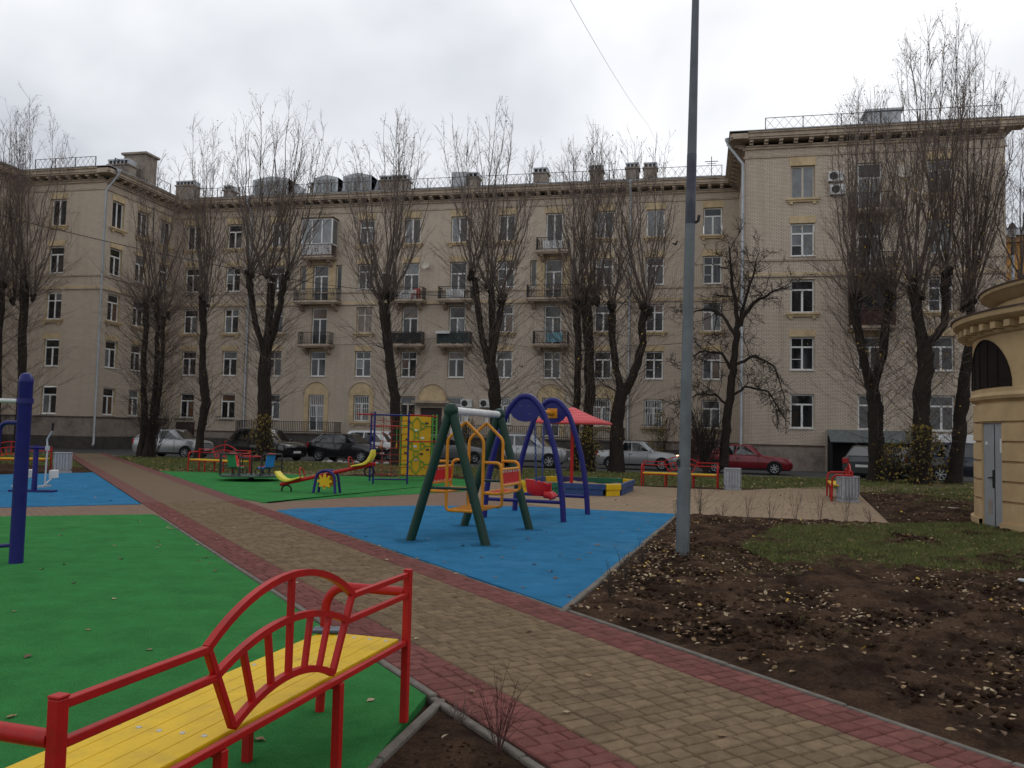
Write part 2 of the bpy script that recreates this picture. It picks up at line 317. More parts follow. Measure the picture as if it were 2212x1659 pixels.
mat('twig_dark', (0.035, 0.026, 0.022), 0.9, var=0.3, vs=2); mat('twig_red', (0.09, 0.04, 0.035), 0.8, var=0.3, vs=4)
mat('paint_red', (0.38, 0.008, 0.007), 0.45, var=0.12, vs=6, bump=0.08, bs=90, dirt=(0.20, 0.014, 0.011, 0.6), ds=9)
mat('paint_yellow', (0.66, 0.42, 0.006), 0.5, var=0.08, vs=5, bump=0.12, bs=50, dirt=(0.40, 0.26, 0.03, 0.65), ds=7)
mat('paint_orange', (0.58, 0.225, 0.010), 0.4, var=0.1, vs=6, dirt=(0.45, 0.2, 0.02, 0.4), ds=5)
mat('paint_blue', (0.012, 0.012, 0.125), 0.42, var=0.12, vs=6, dirt=(0.02, 0.02, 0.10, 0.4), ds=5)
mat('paint_green_dark', (0.007, 0.036, 0.022), 0.45, var=0.2, vs=5, dirt=(0.016, 0.03, 0.026, 0.5), ds=4)
mat('paint_green', (0.07, 0.27, 0.045), 0.45, var=0.15, vs=6)
mat('paint_white', (0.60, 0.60, 0.59), 0.45, var=0.12, vs=5, dirt=(0.4, 0.4, 0.4, 0.4))
mat('plastic_red', (0.50, 0.015, 0.018), 0.4, var=0.08); mat('plastic_yellow', (0.68, 0.58, 0.06), 0.4, var=0.08)
mat('plastic_green', (0.02, 0.22, 0.07), 0.4, var=0.1); mat('plastic_blue', (0.03, 0.20, 0.55), 0.4, var=0.1)
mat('canopy_red', (0.58, 0.075, 0.085), 0.5, var=0.08, vs=5, dirt=(0.48, 0.06, 0.07, 0.4))
mat('box_blue', (0.022, 0.055, 0.16), 0.55, var=0.2, vs=6); mat('box_green', (0.015, 0.11, 0.06), 0.55, var=0.2, vs=6); mat('box_navy', (0.02, 0.02, 0.10), 0.55, var=0.2)
mat('chain_blue', (0.03, 0.06, 0.22), 0.5, var=0.3); mat('steel', (0.5, 0.5, 0.5), 0.35, 0.8, var=0.1)
mat('rope_red', (0.26, 0.035, 0.02), 0.9, var=0.2); mat('black_rubber', (0.012, 0.012, 0.013), 0.8, var=0.2)
mat('carousel_deck', (0.05, 0.085, 0.065), 0.6, var=0.3, vs=9); mat('bolt_grey', (0.5, 0.5, 0.5), 0.4, 0.6, var=0)
mat('slate_blue', (0.045, 0.065, 0.085), 0.5, var=0.2); mat('pattern_white', (0.45, 0.5, 0.52), 0.5, var=0.1)
mat('car_silver', (0.36, 0.37, 0.38), 0.3, 0.5, var=0.06, vs=2, coat=0.6); mat('car_black', (0.010, 0.010, 0.012), 0.25, 0.1, var=0.1, coat=0.8)
mat('car_white', (0.70, 0.70, 0.70), 0.3, 0, var=0.05, coat=0.6); mat('car_grey', (0.17, 0.175, 0.18), 0.3, 0.4, var=0.08, coat=0.6)
mat('car_red', (0.20, 0.012, 0.020), 0.3, 0.1, var=0.08, coat=0.6); mat('car_dark', (0.03, 0.035, 0.038), 0.3, 0.2, var=0.1, coat=0.7); mat('car_navy', (0.012, 0.018, 0.035), 0.3, 0.2, var=0.1, coat=0.7)
mat('car_glass', (0.008, 0.009, 0.010), 0.05, var=0, spec=1.0); mat('tyre', (0.012, 0.012, 0.012), 0.85, var=0.2); mat('rim', (0.33, 0.34, 0.35), 0.35, 0.7, var=0.1)
mat('lamp_glass', (0.55, 0.57, 0.6), 0.12, 0.2, var=0.1, coat=0.8); mat('lamp_red', (0.35, 0.01, 0.01), 0.2, var=0.1, coat=0.6)
mat('lamp_lit', (0.8, 0.6, 0.4), 0.3, var=0, emit=(1.0, 0.62, 0.35, 2.5)); mat('plate_white', (0.6, 0.6, 0.58), 0.5, var=0.05)
mat('door_lamp', (0.9, 0.8, 0.6), 0.3, var=0, emit=(1.0, 0.72, 0.42, 14)); mat('chair_red', (0.55, 0.05, 0.02), 0.5, var=0.05); mat('sheet_blue', (0.25, 0.5, 0.6), 0.6, var=0.1); mat('board_green', (0.04, 0.07, 0.065), 0.6, var=0.2); mat('glaze_brown', (0.06, 0.028, 0.022), 0.6, var=0.3)
# ------------------------------------------------------------------ ground, road, rubber areas
def P2(*pts): return [tuple(G(*p)[:2]) for p in pts]
PD = np.array((-0.6802, 0.7331)); PN = np.array((0.7331, 0.6802))
def ST(s, t): return tuple(PD*s+PN*t)
struct(sheet('ground', [(-900, -60), (900, -60), (900, 1500), (-900, 1500)], -0.16, 'ground_far'))
sheet('soil_ground', [(-48, -6), (30, -6), (30, 38.9), (-48, 38.9)], -0.03, 'soil', thick=0.10)
sheet('lawn', [(-48, 29.5), (-30, 29.0), (-19.6, 27.2), (-13, 27.9), (-9.5, 29.6), (-7, 29.0), (-2.2, 28.6), (4.6, 29.2), (14, 30.6), (14, 38.85), (-48, 38.85)], -0.022, 'lawn', thick=0.02)
sheet('courtyard_road', [(-60, 39.1), (40, 39.1), (40, 62), (-60, 62)], -0.07, 'asphalt')
kerb = bpy.data.objects.new('road_kerb', None); col.objects.link(kerb); struct(kerb)
k0 = None
for i in range(38):
    x = -36+i*1.25
    b = MB().box(0, 1.22, 0, 0.16, -0.105, 0.0)
    o = b.build('kerb_stone', 'concrete', kerb, bevel=0.02) if k0 is None else place(None, 'kerb_stone', k0, (0, 0, 0), kerb)
    k0 = k0 or o; o.location = (x, 38.92+RNG.uniform(-.01, .01), RNG.uniform(-.012, .008))
GP1 = [ST(1.0, -2.0), ST(1.0, -7.5), ST(19.0, -7.5), tuple(G(0, 1118)[:2]), tuple(G(330, 1113)[:2]), ST(16.4, 2.2), ST(4.64, 2.2), tuple(G(800, 1659)[:2]), (-1.62, 3.2), (-1.75, 1.6)]
GP1 = [(-14.8, 9.6), tuple(G(0, 1118)[:2]), tuple(G(330, 1113)[:2]), ST(16.0, 2.2), ST(4.72, 2.2), tuple(G(800, 1659)[:2]), (-1.56, 3.0), (-1.7, 0.2), (-8, 0.2)]
def pad(name, poly, m): 
    o = sheet(name, poly, 0.02, m, thick=0.06); return o
pad('green_rubber_ground', GP1, 'rubber_green')
GP2 = [ST(32.0, 4.41), ST(19.3, 4.41), ST(18.2, 4.7)]+P2((560, 1088), (640, 1083), (870, 1070), (1000, 1063), (1030, 1052), (1035, 1040), (976, 1034), (811, 1031), (596, 1025))
pad('green_rubber_play_area', GP2, 'rubber_green')
BP1 = [ST(16.5, 4.41)]+P2((640, 1100), (900, 1094), (1150, 1096), (1460, 1112))+[ST(6.5, 4.41)]
pad('blue_rubber_play_area', BP1, 'rubber_blue')
BPL = P2((-60, 1028))+[ST(31.2, 2.24), ST(18.6, 2.24)]+P2((0, 1098), (-80, 1102))
pad('blue_rubber_exercise_area', BPL, 'rubber_blue')
CROSS = [tuple(G(0, 1119)[:2]), tuple(G(335, 1114)[:2]), tuple(G(520, 1120)[:2]), tuple(G(1460, 1114)[:2]), tuple(G(1500, 1080)[:2]), tuple(G(1030, 1038)[:2]), tuple(G(860, 1055)[:2]), tuple(G(500, 1080)[:2]), tuple(G(280, 1085)[:2]), tuple(G(0, 1097)[:2])]
sheet('cross_path', [(-13.6, 12.6), tuple(G(0, 1119)[:2]), tuple(G(335, 1114)[:2]), ST(15.9, 2.275), ST(18.8, 2.275), tuple(G(0, 1097)[:2])], 0.010, 'pavers_pink', thick=0.02)
sheet('cross_path', [ST(16.2, 4.362), ST(17.0, 6.0), tuple(G(1460, 1114)[:2]), tuple(G(1500, 1080)[:2]), tuple(G(1030, 1038)[:2]), tuple(G(860, 1055)[:2]), ST(19.6, 4.362)], 0.012, 'pavers_pink', thick=0.02)
PLZ = P2((1460, 1113), (1525, 1114), (1920, 1131), (1850, 1063), (1780, 1052), (1590, 1060), (1560, 1059), (1370, 1051), (1352, 1046), (1290, 1032), (1180, 1032), (1080, 1040), (1030, 1040), (1030, 1075), (1200, 1098))
sheet('plaza_paving', PLZ, 0.014, 'pavers_sandy', thick=0.02)
sheet('far_footpath', P2((575, 1024), (700, 1012), (858, 1000), (895, 1001), (860, 1010), (770, 1024), (660, 1026)), -0.01, 'pavers_pink', thick=0.02)
sheet('side_footpath', P2((1845, 1062), (1990, 1056), (2120, 1053), (2300, 1052), (2300, 1040), (2120, 1043), (1990, 1045), (1845, 1050)), -0.004, 'pavers_pink', thick=0.02)
# main footpath: far part in one sheet, near part stone by stone
sN = 19.0
path = sheet('footpath', [ST(0.6, 2.28), ST(52, 2.28), ST(52, 4.36), ST(0.6, 4.36)], 0.0, 'joint_sand', thick=0.05)
for nm, t0, t1, m in (('red_border', 2.28, 2.66, 'pavers_red'), ('tan_field', 2.66, 3.98, 'pavers_tan'), ('red_border', 3.98, 4.36, 'pavers_red')):
    b = MB(); b.add([(*ST(sN, t0), 0.012), (*ST(52, t0), 0.012), (*ST(52, t1), 0.012), (*ST(sN, t1), 0.012)], [(3, 2, 1, 0)]); b.build(nm, m, path, smooth=False)
def block_mesh(lt, ls):
    a, c = lt/2-0.003, ls/2-0.003; V = []; 
    for z, k in ((-0.02, 0.0), (0.008, 0.0), (0.0165, 0.009)):
        V += [(-a+k, -c+k, z), (a-k, -c+k, z), (a-k, c-k, z), (-a+k, c-k, z)]
    F = [(8, 9, 10, 11)]+[(i+j*4, (i+1) % 4+j*4, (i+1) % 4+(j+1)*4, i+(j+1)*4) for j in (0, 1) for i in range(4)]
    return np.array(V), F
BM = {}
blocks = []
s = 1.2; row = 0
while s < sN:
    t = 2.283; 
    while t < 4.355:
        lt = 0.176 if RNG.random() < 0.62 else 0.118
        edge = 2.66 if t < 2.65 else (3.98 if t < 3.97 else 4.358)
        if t+lt > edge-0.07: lt = max(0.05, edge-t)
        redd = (t+lt/2 < 2.66) or (t+lt/2 > 3.98)
        blocks.append((s, t+lt/2, round(lt, 3), redd)); t += lt
    s += 0.118; row += 1
def px(s_, t_):
    x, y = ST(s_, t_); d = Vector((x, y, -EYE)); zc = d.dot(CF)
    if zc < 0.5: return None
    return 1106+FPX*d.dot(CR)/zc, 829.5-FPX*d.dot(CU)/zc, zc
info = []
for i, (s_, t_, lt, rd) in enumerate(blocks):
    q = px(s_, t_)
    if q and -40 < q[0] < 2250 and q[1] < 1700: info.append((q[2], i))
info.sort(); single = set(i for _, i in info[:300]); seen = set(i for _, i in info)
V = []; F = []; MI = []
bmats = ['block_tan_a', 'block_tan_b', 'block_tan_c', 'block_red_a', 'block_red_b', 'block_red_c']
ang = math.atan2(PN[1], PN[0])
for i, (s_, t_, lt, rd) in enumerate(blocks):
    if i not in seen: continue
    v, f = block_mesh(lt, 0.118); x, y = ST(s_, t_); mi = (3 if rd else 0)+RNG.choice((0, 0, 1, 1, 2))
    dz = RNG.uniform(-0.003, 0.003); rz = ang+RNG.uniform(-0.02, 0.02); tx, ty = RNG.uniform(-.012, .012), RNG.uniform(-.012, .012)
    if i in single:
        key = (lt, mi)
        if key not in BM:
            me = bpy.data.meshes.new('paving_stone'); me.from_pydata([tuple(q) for q in v], [], f); me.materials.append(MATS[bmats[mi]]); BM[key] = me
        o = bpy.data.objects.new('paving_stone', BM[key]); col.objects.link(o); o.parent = path
        o.location = (x, y, dz); o.rotation_euler = (tx, ty, rz)
    else:
        ca, sa = math.cos(rz), math.sin(rz); off = len(V)
        for q in v: V.append((x+ca*q[0]-sa*q[1], y+sa*q[0]+ca*q[1], q[2]+dz+tx*q[1]-ty*q[0]))
        for q in f: F.append([k+off for k in q]); MI.append(mi)
o = npmesh('paving_stones', V, F, bmats, path, MI); stuff(o)
# edging kerbs of the path and pads
edge = bpy.data.objects.new('path_edging', None); col.objects.link(edge); struct(edge)
def edging(p, q, w=0.052, z=0.015, m='kerb_concrete', ln=1.0):
    p, q = Vector((*p, 0)), Vector((*q, 0)); d = q-p; n = max(1, round(d.length/ln)); d /= n; u = d.normalized()
    for i in range(n):
        a = p+d*i+u*0.004; c = p+d*(i+1)-u*0.004; zz = z+RNG.uniform(-.008, .005)
        MB().bar((a.x, a.y, zz-0.06), (c.x, c.y, zz-0.06+RNG.uniform(-.004, .004)), w, 0.12).build('edging_stone', m, edge, bevel=0.012)
edging(ST(0.5, 4.41), ST(6.45, 4.41)); edging(ST(6.45, 4.385), ST(16.4, 4.385), 0.035, 0.016); edging(ST(0.5, 2.235), ST(4.7, 2.235)); edging(ST(4.7, 2.245), ST(16.0, 2.245), 0.055, 0.022)
edging(tuple(G(955, 1513)[:2]), (-1.53, 3.0)); edging(tuple(G(1213, 1325)[:2]), tuple(G(1464, 1112)[:2]), 0.065, 0.026)
edging(tuple(G(1525, 1116)[:2]), tuple(G(1925, 1133)[:2]), 0.05, 0.012); edging(ST(32, 4.385), ST(19.3, 4.385), 0.035, 0.018)
# worked soil with clods
def soil_grid(name, poly, x0, x1, y0, y1, st, amp=0.05, z0=-0.008):
    xs = np.arange(x0, x1, st); ys = np.arange(y0, y1, st); X, Y = np.meshgrid(xs, ys)
    X = X+NR.uniform(-.3, .3, X.shape)*st; Y = Y+NR.uniform(-.3, .3, X.shape)*st
    Z = z0+amp*(0.9*vnoise(X*1.1, Y*1.1, 3)+0.55*vnoise(X*3.7, Y*3.7, 5)+0.5*np.maximum(0, vnoise(X*9, Y*9, 8)-0.45)*2+0.35*vnoise(X*22, Y*22, 9)-0.75)
    keep = inpoly(X, Y, poly)
    ed = np.ones(X.shape)
    P = np.array(poly)
    dm = np.full(X.shape, 9.0)
    for i in range(len(P)):
        a, b = P[i], P[(i+1) % len(P)]; ab = b-a; tt = np.clip(((X-a[0])*ab[0]+(Y-a[1])*ab[1])/(ab@ab), 0, 1)
        dm = np.minimum(dm, np.hypot(X-a[0]-tt*ab[0], Y-a[1]-tt*ab[1]))
    f = np.clip((dm-.12)/0.3, 0, 1); Z = Z*f+(-0.012)*(1-f)
    idx = np.arange(X.size).reshape(X.shape); k = keep[:-1, :-1] & keep[1:, :-1] & keep[:-1, 1:] & keep[1:, 1:]
    F = np.stack([idx[:-1, :-1][k], idx[:-1, 1:][k], idx[1:, 1:][k], idx[1:, :-1][k]], -1)
    o = npmesh(name, np.stack([X.ravel(), Y.ravel(), Z.ravel()], -1), F, 'soil', smooth=True); struct(o); return o
SB = [ST(0.5, 4.30), ST(6.6, 4.30), tuple(G(1195, 1320)[:2]), tuple(G(1440, 1112)[:2]), tuple(G(1525, 1113)[:2]), tuple(G(1915, 1129)[:2]), tuple(G(1855, 1064)[:2]), tuple(G(2105, 1057)[:2]), (12, 27), (12, 1.0)]
soil_grid('soil_bed', SB, -1.4, 9.0, 1.5, 27.5, 0.05, 0.10)
SB2 = [ST(4.75, 2.36), ST(0.5, 2.36), (-1.62, 1.5), (-1.6, 3.0), tuple(G(940, 1512)[:2])]
soil_grid('soil_bed', SB2, -1.6, 2.6, 1.0, 5.2, 0.045, 0.06)
SB3 = P2((640, 1028), (790, 1024), (870, 1010), (930, 1008), (1030, 1035), (976, 1033), (811, 1030))
cl_rg = np.random.default_rng(77)
def clods(name, label, poly, n, smin, smax, zz):
    P = np.array(poly); lo, hi = P.min(0), P.max(0); X = cl_rg.uniform(lo[0], hi[0], n*3); Y = cl_rg.uniform(lo[1], hi[1], n*3); k = inpoly(X, Y, poly) & (cl_rg.random(n*3) < np.clip((vnoise(X*1.3, Y*1.3, 4)*.6+vnoise(X*4, Y*4, 6)*.4-.3)*3, .05, 1)); X, Y = X[k][:n], Y[k][:n]; m = len(X)
    S = smin+(smax-smin)*cl_rg.random(m)**3
    O = np.array([(1, 0, 0), (0, 1, 0), (-1, 0, 0), (0, -1, 0), (0, 0, .8), (0, 0, -.6)], float); V = O[None]*S[:, None, None]*cl_rg.uniform(.6, 1.3, (m, 6, 1)); a = cl_rg.uniform(0, 6.28, m); ca, sa = np.cos(a), np.sin(a)
    V = np.stack([V[..., 0]*ca[:, None]-V[..., 1]*sa[:, None]+X[:, None], V[..., 0]*sa[:, None]+V[..., 1]*ca[:, None]+Y[:, None], V[..., 2]+zz+.02*vnoise(X*1.1, Y*1.1, 3)[:, None]], -1).reshape(-1, 3)
    T = np.array([(0, 1, 4), (1, 2, 4), (2, 3, 4), (3, 0, 4), (1, 0, 5), (2, 1, 5), (3, 2, 5), (0, 3, 5)]); F = (np.arange(m)*6)[:, None, None]+T[None]
    o = npmesh(name, V, F.reshape(-1, 3), 'soil', smooth=False); stuff(o); o['label'] = label
clods('soil_clods', 'crumbs and clods of earth scattered over the large soil bed', [ST(6.3, 4.58), *P2((1480, 1120), (1925, 1138), (2300, 1150), (2300, 1800)), ST(1.0, 4.58)], 9000, .006, .045, .012)
clods('soil_clods', 'crumbs of earth in the small corner bed', [ST(4.3, 2.1), ST(.5, 2.1), (-1.3, 1.5), (-1.3, 3.0), tuple(G(960, 1545)[:2])], 900, .004, .022, .0)
soil_grid('soil_bed', SB3, -14, -5, 23, 46, 0.16, 0.08)
# ------------------------------------------------------------------ the apartment house
house = thing('apartment_building', 'long five-storey grey-beige brick apartment house with balconies closing the courtyard', 'building')
Z = [0, 2.27, 5.49, 8.69, 11.87, 15.14]; WH = 1.83; WW = 1.18
YM, YW = 57.2, 49.0; XL, XR, XRR, XLL = -39.44, 2.31, 15.72, -46.3
class Wall:                                                  # a = along, d = depth into the wall
    def __init__(s, kind, c): s.kind = kind; s.c = c; s.op = []
    def p(s, a, z, d=0.0):
        if s.kind == '-Y': return (a, s.c+d, z)
        if s.kind == '+X': return (s.c-d, a, z)
        return (s.c+d, -a, z)                                # '-X', a = -Y
    rz = property(lambda s: {'-Y': 0.0, '+X': math.pi/2, '-X': -math.pi/2}[s.kind])
    def mesh(s, a0, a1, z0, z1, name='wall', m='painted_brick', dep=0.24):
        As = sorted({a0, a1, *[q for o in s.op for q in (o[0], o[1])]}); Zs = sorted({z0, z1, *[q for o in s.op for q in (o[2], o[3])]})
        b = MB()
        for i in range(len(As)-1):
            for j in range(len(Zs)-1):
                am, zm = (As[i]+As[i+1])/2, (Zs[j]+Zs[j+1])/2
                if any(o[0] < am < o[1] and o[2] < zm < o[3] for o in s.op): continue
                b.add([s.p(As[i], Zs[j]), s.p(As[i+1], Zs[j]), s.p(As[i+1], Zs[j+1]), s.p(As[i], Zs[j+1])], [(0, 1, 2, 3)])
        for o in s.op:
            c = [(o[0], o[2]), (o[1], o[2]), (o[1], o[3]), (o[0], o[3])]
            for k in range(4):
                (a, z), (a2, z2) = c[k], c[(k+1) % 4]
                b.add([s.p(a, z), s.p(a, z, dep), s.p(a2, z2, dep), s.p(a2, z2)], [(0, 1, 2, 3)], 1)
        return b.build(name, [m, 'yellow_plaster'], house, smooth=False)
    def box(s, b, a0, a1, z0, z1, d0, d1, mi=0):             # box standing proud (negative d) of the wall
        q = [s.p(a, z, d) for d in (d0, d1) for (a, z) in ((a0, z0), (a1, z0), (a1, z1), (a0, z1))]
        b.add(q, [(0, 1, 2, 3), (7, 6, 5, 4), (0, 4, 5, 1), (1, 5, 6, 2), (2, 6, 7, 3), (3, 7, 4, 0)], mi)
WC = {}
def window_parts(w, h, kind):
    key = (w, h, kind)
    if key in WC: return WC[key]
    fr = MB(); fw = 0.075; panes = []
    for x0, x1, z0, z1 in ((-w/2, -w/2+fw, 0, h), (w/2-fw, w/2, 0, h), (-w/2+fw, w/2-fw, 0, fw), (-w/2+fw, w/2-fw, h-fw, h)): fr.box(x0, x1, 0, 0.07, z0, z1)
    tz = h*0.70
    def pane(x0, x1, z0, z1): panes.append((x0, x1, z0, z1))
    if kind == 'T':
        fr.box(-w/2+fw, w/2-fw, -0.006, 0.07, tz-0.045, tz+0.045); fr.box(-0.055, 0.055, -0.006, 0.07, fw, tz-0.045)
        pane(-w/2+fw, -0.055, fw, tz-.045); pane(0.055, w/2-fw, fw, tz-.045); pane(-w/2+fw, w/2-fw, tz+.045, h-fw)
    elif kind == 'Tv':
        fr.box(-w/2+fw, w/2-fw, -0.006, 0.07, tz-0.045, tz+0.045); fr.box(-0.055, 0.055, -0.006, 0.07, fw, tz-0.045)
        fr.box(-w/2+fw, -0.055, 0, 0.06, tz*0.46, tz*0.46+0.035); fr.box(-0.02, 0.02, 0, 0.06, tz+.045, h-fw)
        pane(-w/2+fw, -0.055, fw, tz*0.46); pane(-w/2+fw, -0.055, tz*.46+.035, tz-.045); pane(0.055, w/2-fw, fw, tz-.045); pane(-w/2+fw, -0.02, tz+.045, h-fw); pane(0.02, w/2-fw, tz+.045, h-fw)
    elif kind == 'two':
        fr.box(-0.055, 0.055, -0.006, 0.07, fw, h-fw); pane(-w/2+fw, -0.055, fw, h-fw); pane(0.055, w/2-fw, fw, h-fw)
    elif kind == 'cross':
        fr.box(-0.05, 0.05, -0.006, 0.07, fw, h-fw); fr.box(-w/2+fw, w/2-fw, 0, 0.07, tz-.04, tz+.04)
        for a, c in ((-w/2+fw, -.05), (.05, w/2-fw)): pane(a, c, fw, tz-.04); pane(a, c, tz+.04, h-fw)
    elif kind == 'one': pane(-w/2+fw, w/2-fw, fw, h-fw)
    WC[key] = (fr, panes, {}); return WC[key]
PMC = {}
def window(wall, a, z, w=WW, h=WH, kind='T', frame='white_frame', glass=None, sill='metal', lintel=0.42, dep=0.15, name='window', lw=None):
    fr, panes, cache = window_parts(w, h, kind)
    if frame not in cache: o = fr.build(name, frame, house, smooth=False); cache[frame] = o.data
    else: o = bpy.data.objects.new(name, cache[frame]); col.objects.link(o); o.parent = house
    o.location = wall.p(a, z, dep); o.rotation_euler = (0, 0, wall.rz)
    for x0, x1, z0, z1 in panes:
        g = glass if isinstance(glass, str) else RNG.choice(glass or ('glass_dark', 'glass_dark', 'glass_mid', 'glass_dark', 'glass_mid', 'glass_curtain', 'glass_warm'))
        k = (round(x1-x0, 3), round(z1-z0, 3), g)
        if k not in PMC: PMC[k] = MB().box(0, x1-x0, 0, 0.012, 0, z1-z0).build('pane', g, None, smooth=False)
        p = PMC[k] if PMC[k].parent is None else bpy.data.objects.new('pane', PMC[k].data)
        if p is not PMC[k]: col.objects.link(p)
        p.parent = o; p.location = (x0, 0.035, z0); p.rotation_euler = (RNG.uniform(-.012, .012), 0, RNG.uniform(-.012, .012))
    if sill:
        b = MB()
        if sill == 'metal': b.box(-w/2-0.06, w/2+0.06, -dep-0.07, 0.0, -0.045, -0.012); sm = 'white_frame'
        else:
            b.box(-w/2-0.26, w/2+0.26, -dep-0.20, 0.0, -0.13, -0.03); b.box(-w/2-0.2, w/2+0.2, -dep-0.13, -dep-0.001, -0.24, -0.13)
            for sx in (-1, 1): b.box(sx*(w/2)-0.09, sx*(w/2)+0.09, -dep-0.12, -dep-0.001, -0.36, -0.24)
            sm = 'yellow_plaster'
        b.build('sill', sm, o, smooth=False)
    if lintel:
        lw2 = (lw or w+0.18)/2
        MB().box(-lw2, lw2, -dep-0.035, -dep-0.001, h+0.02, h+lintel).build('lintel', 'yellow_plaster', o, smooth=False)
    return o
def opening(wall, a, z, w=WW, h=WH): wall.op.append((a-w/2-0.02, a+w/2+0.02, z-0.01, z+h+0.02))
def balcony(wall, a, z, w, deep=0.95, rail='iron_dark', boards=None, rh=0.86, name='balcony'):
    b = MB(); wall.box(b, a-w/2, a+w/2, z-0.14, z, -deep, -0.002); wall.box(b, a-w/2+0.08, a+w/2-0.08, z-0.24, z-0.14, -deep+0.1, -0.002)
    o = b.build(name, 'cornice_plaster', house, smooth=False)
    for s_ in (-1, 1):
        k = MB(); c = a+s_*(w/2-0.42)
        fn = lambda u, v, t: wall.p(c+t, z-0.24+v, -u)
        k.prism([(0.003, 0), (deep-0.25, 0), (deep-0.25, -0.12), (0.45, -0.2), (0.3, -0.34), (0.12, -0.4), (0.003, -0.5)], fn, -0.12, 0.12); k.build('bracket', 'cornice_plaster', o, smooth=False)
    r = MB(); d = -deep+0.07; n = int(w/0.115)
    for zz in (z+0.07, z+rh): 
        wall.box(r, a-w/2+0.05, a+w/2-0.05, zz-0.018, zz+0.018, d-0.018, d+0.018)
        for s_ in (-1, 1): wall.box(r, a+s_*(w/2-0.07)-0.018, a+s_*(w/2-0.07)+0.018, zz-0.018, zz+0.018, d+0.018, -0.01)
    for i in range(n+1):
        x = a-w/2+0.07+(w-0.14)*i/n; wall.box(r, x-0.011, x+0.011, z, z+rh-0.018, d-0.011, d+0.011)
    for i in range(1, 8):
        for s_ in (-1, 1): x = a+s_*(w/2-0.07); dd = d+(0.9*deep)*i/8; wall.box(r, x-0.011, x+0.011, z, z+rh-0.018, dd-0.011, dd+0.011)
    for s_ in (-1, 0, 1):                                    # ornamental scrolls
        x = a+s_*(w/2-0.35)
        if s_ == 0 and w < 2.8: x = a
        r.tube([wall.p(x+0.09*math.cos(q), z+0.45+0.30*math.sin(q), d) for q in [k*math.pi/6 for k in range(12)]], 0.012, 5, closed=True)
        r.tube([wall.p(x+0.05*math.cos(q), z+0.45+0.12*math.sin(q), d) for q in [k*math.pi/5 for k in range(10)]], 0.012, 5, closed=True)
    r.build('railing', rail, o, smooth=False)
    if boards:
        q = MB(); wall.box(q, a-w/2+0.1, a+w/2-0.1, z+0.1, z+rh-0.06, d+0.025, d+0.04); q.build('board_lining', boards, o, smooth=False)
    return o
CX = [-38.07, -34.63, -30.98, -27.45, -23.93, -20.44, -16.92, -13.45, -10.06, -6.57, -3.12, 0.64]
wm = Wall('-Y', YM); wr = Wall('-Y', YW); wl = Wall('-Y', YW); wls = Wall('+X', XL); wrs = Wall('-X', XR); wfar = Wall('+X', XLL)
jobs = []
bal = {(3, 4): 3.5, (3, 3): 2.55, (5, 4): 2.5, (5, 3): 2.5, (6, 4): 2.5, (6, 3): 2.5, (8, 5): 2.3, (8, 4): 3.5, (8, 3): 2.5, (3, 5): 2.5}
kinds = ['T', 'T', 'T', 'Tv', 'two']
for c, x in enumerate(CX):
    for f in range(1, 6):
        z, h, kw = Z[f], WH, {}
        if (c, f) in bal:
            zs = Z[f]-0.92; z = zs+0.05; h = Z[f]+WH-z; kw = dict(sill=None, kind='T' if f < 5 else 'two', lintel=None if f == 3 else 0.42)
            if (c, f) == (3, 5): kw['kind'] = 'two'
        elif f == 1:
            kw = dict(lintel=None if c in (3, 4, 8, 9) else 0.0, kind='T'); kw['sill'] = 'ledge' if c in (4, 9, 10, 11) else 'metal'
            if c in (3, 8): z, h = 1.5, 2.62; kw['sill'] = None
        elif f in (3, 5): kw = dict(sill='ledge', kind='two' if (f == 5 and c in (2, 5, 9)) else RNG.choice(('T', 'T', 'cross') if f == 3 else ('T', 'two')), lintel=0.0 if f == 3 else 0.48)
        else: kw = dict(kind=RNG.choice(('T', 'T', 'Tv')))
        if f == 3 and c == 4: kw.update(kind='cross', frame='old_frame', glass='glass_warm')
        if f >= 4 and 'glass' not in kw: kw['glass'] = ('glass_mid', 'glass_curtain', 'glass_mid', 'glass_dark') if f == 5 else ('glass_mid', 'glass_dark', 'glass_curtain', 'glass_dark')
        if (c, f) in ((2, 2), (5, 1)): kw['frame'] = 'old_frame'
        opening(wm, x, z, WW, h); jobs.append((wm, x, z, h, kw))
RX = [5.43, 8.95, 12.52]
for c, x in enumerate(RX):
    for f in range(1, 6):
        z, h, kw = Z[f]+(0.0 if f > 1 else 0.0), WH+(0.0 if f > 1 else 0.05), {}
        if c == 1 and f in (4, 5): z = Z[f]-0.87; h = Z[f]+WH-z; kw = dict(sill=None, kind='T', lintel=0.0, glass=('glass_curtain', 'glass_mid'))
        elif f == 5: kw = dict(kind='two' if c == 0 else 'T', sill='ledge', lintel=0.5, frame='old_frame' if c == 0 else 'white_frame', glass='glass_curtain' if c == 0 else ('glass_curtain', 'glass_mid'))
        elif f == 4: kw = dict(kind='Tv', glass=('glass_curtain', 'glass_dark', 'glass_curtain'))
        elif f == 3: kw = dict(kind='T' if c == 0 else 'Tv', sill='ledge', lintel=0.0, glass=('glass_dark', 'glass_mid'))
        elif f == 2: kw = dict(kind='Tv' if c == 0 else 'T', glass=('glass_dark', 'glass_mid'))
        else: kw = dict(kind='T', frame='white_frame', lintel=0.0, glass=('glass_dark', 'glass_mid'))
        if c == 1 and f == 3: kw['sill'] = None
        opening(wr, x, z, 1.24, h); jobs.append((wr, x, z, h, dict(kw, w=1.24)))
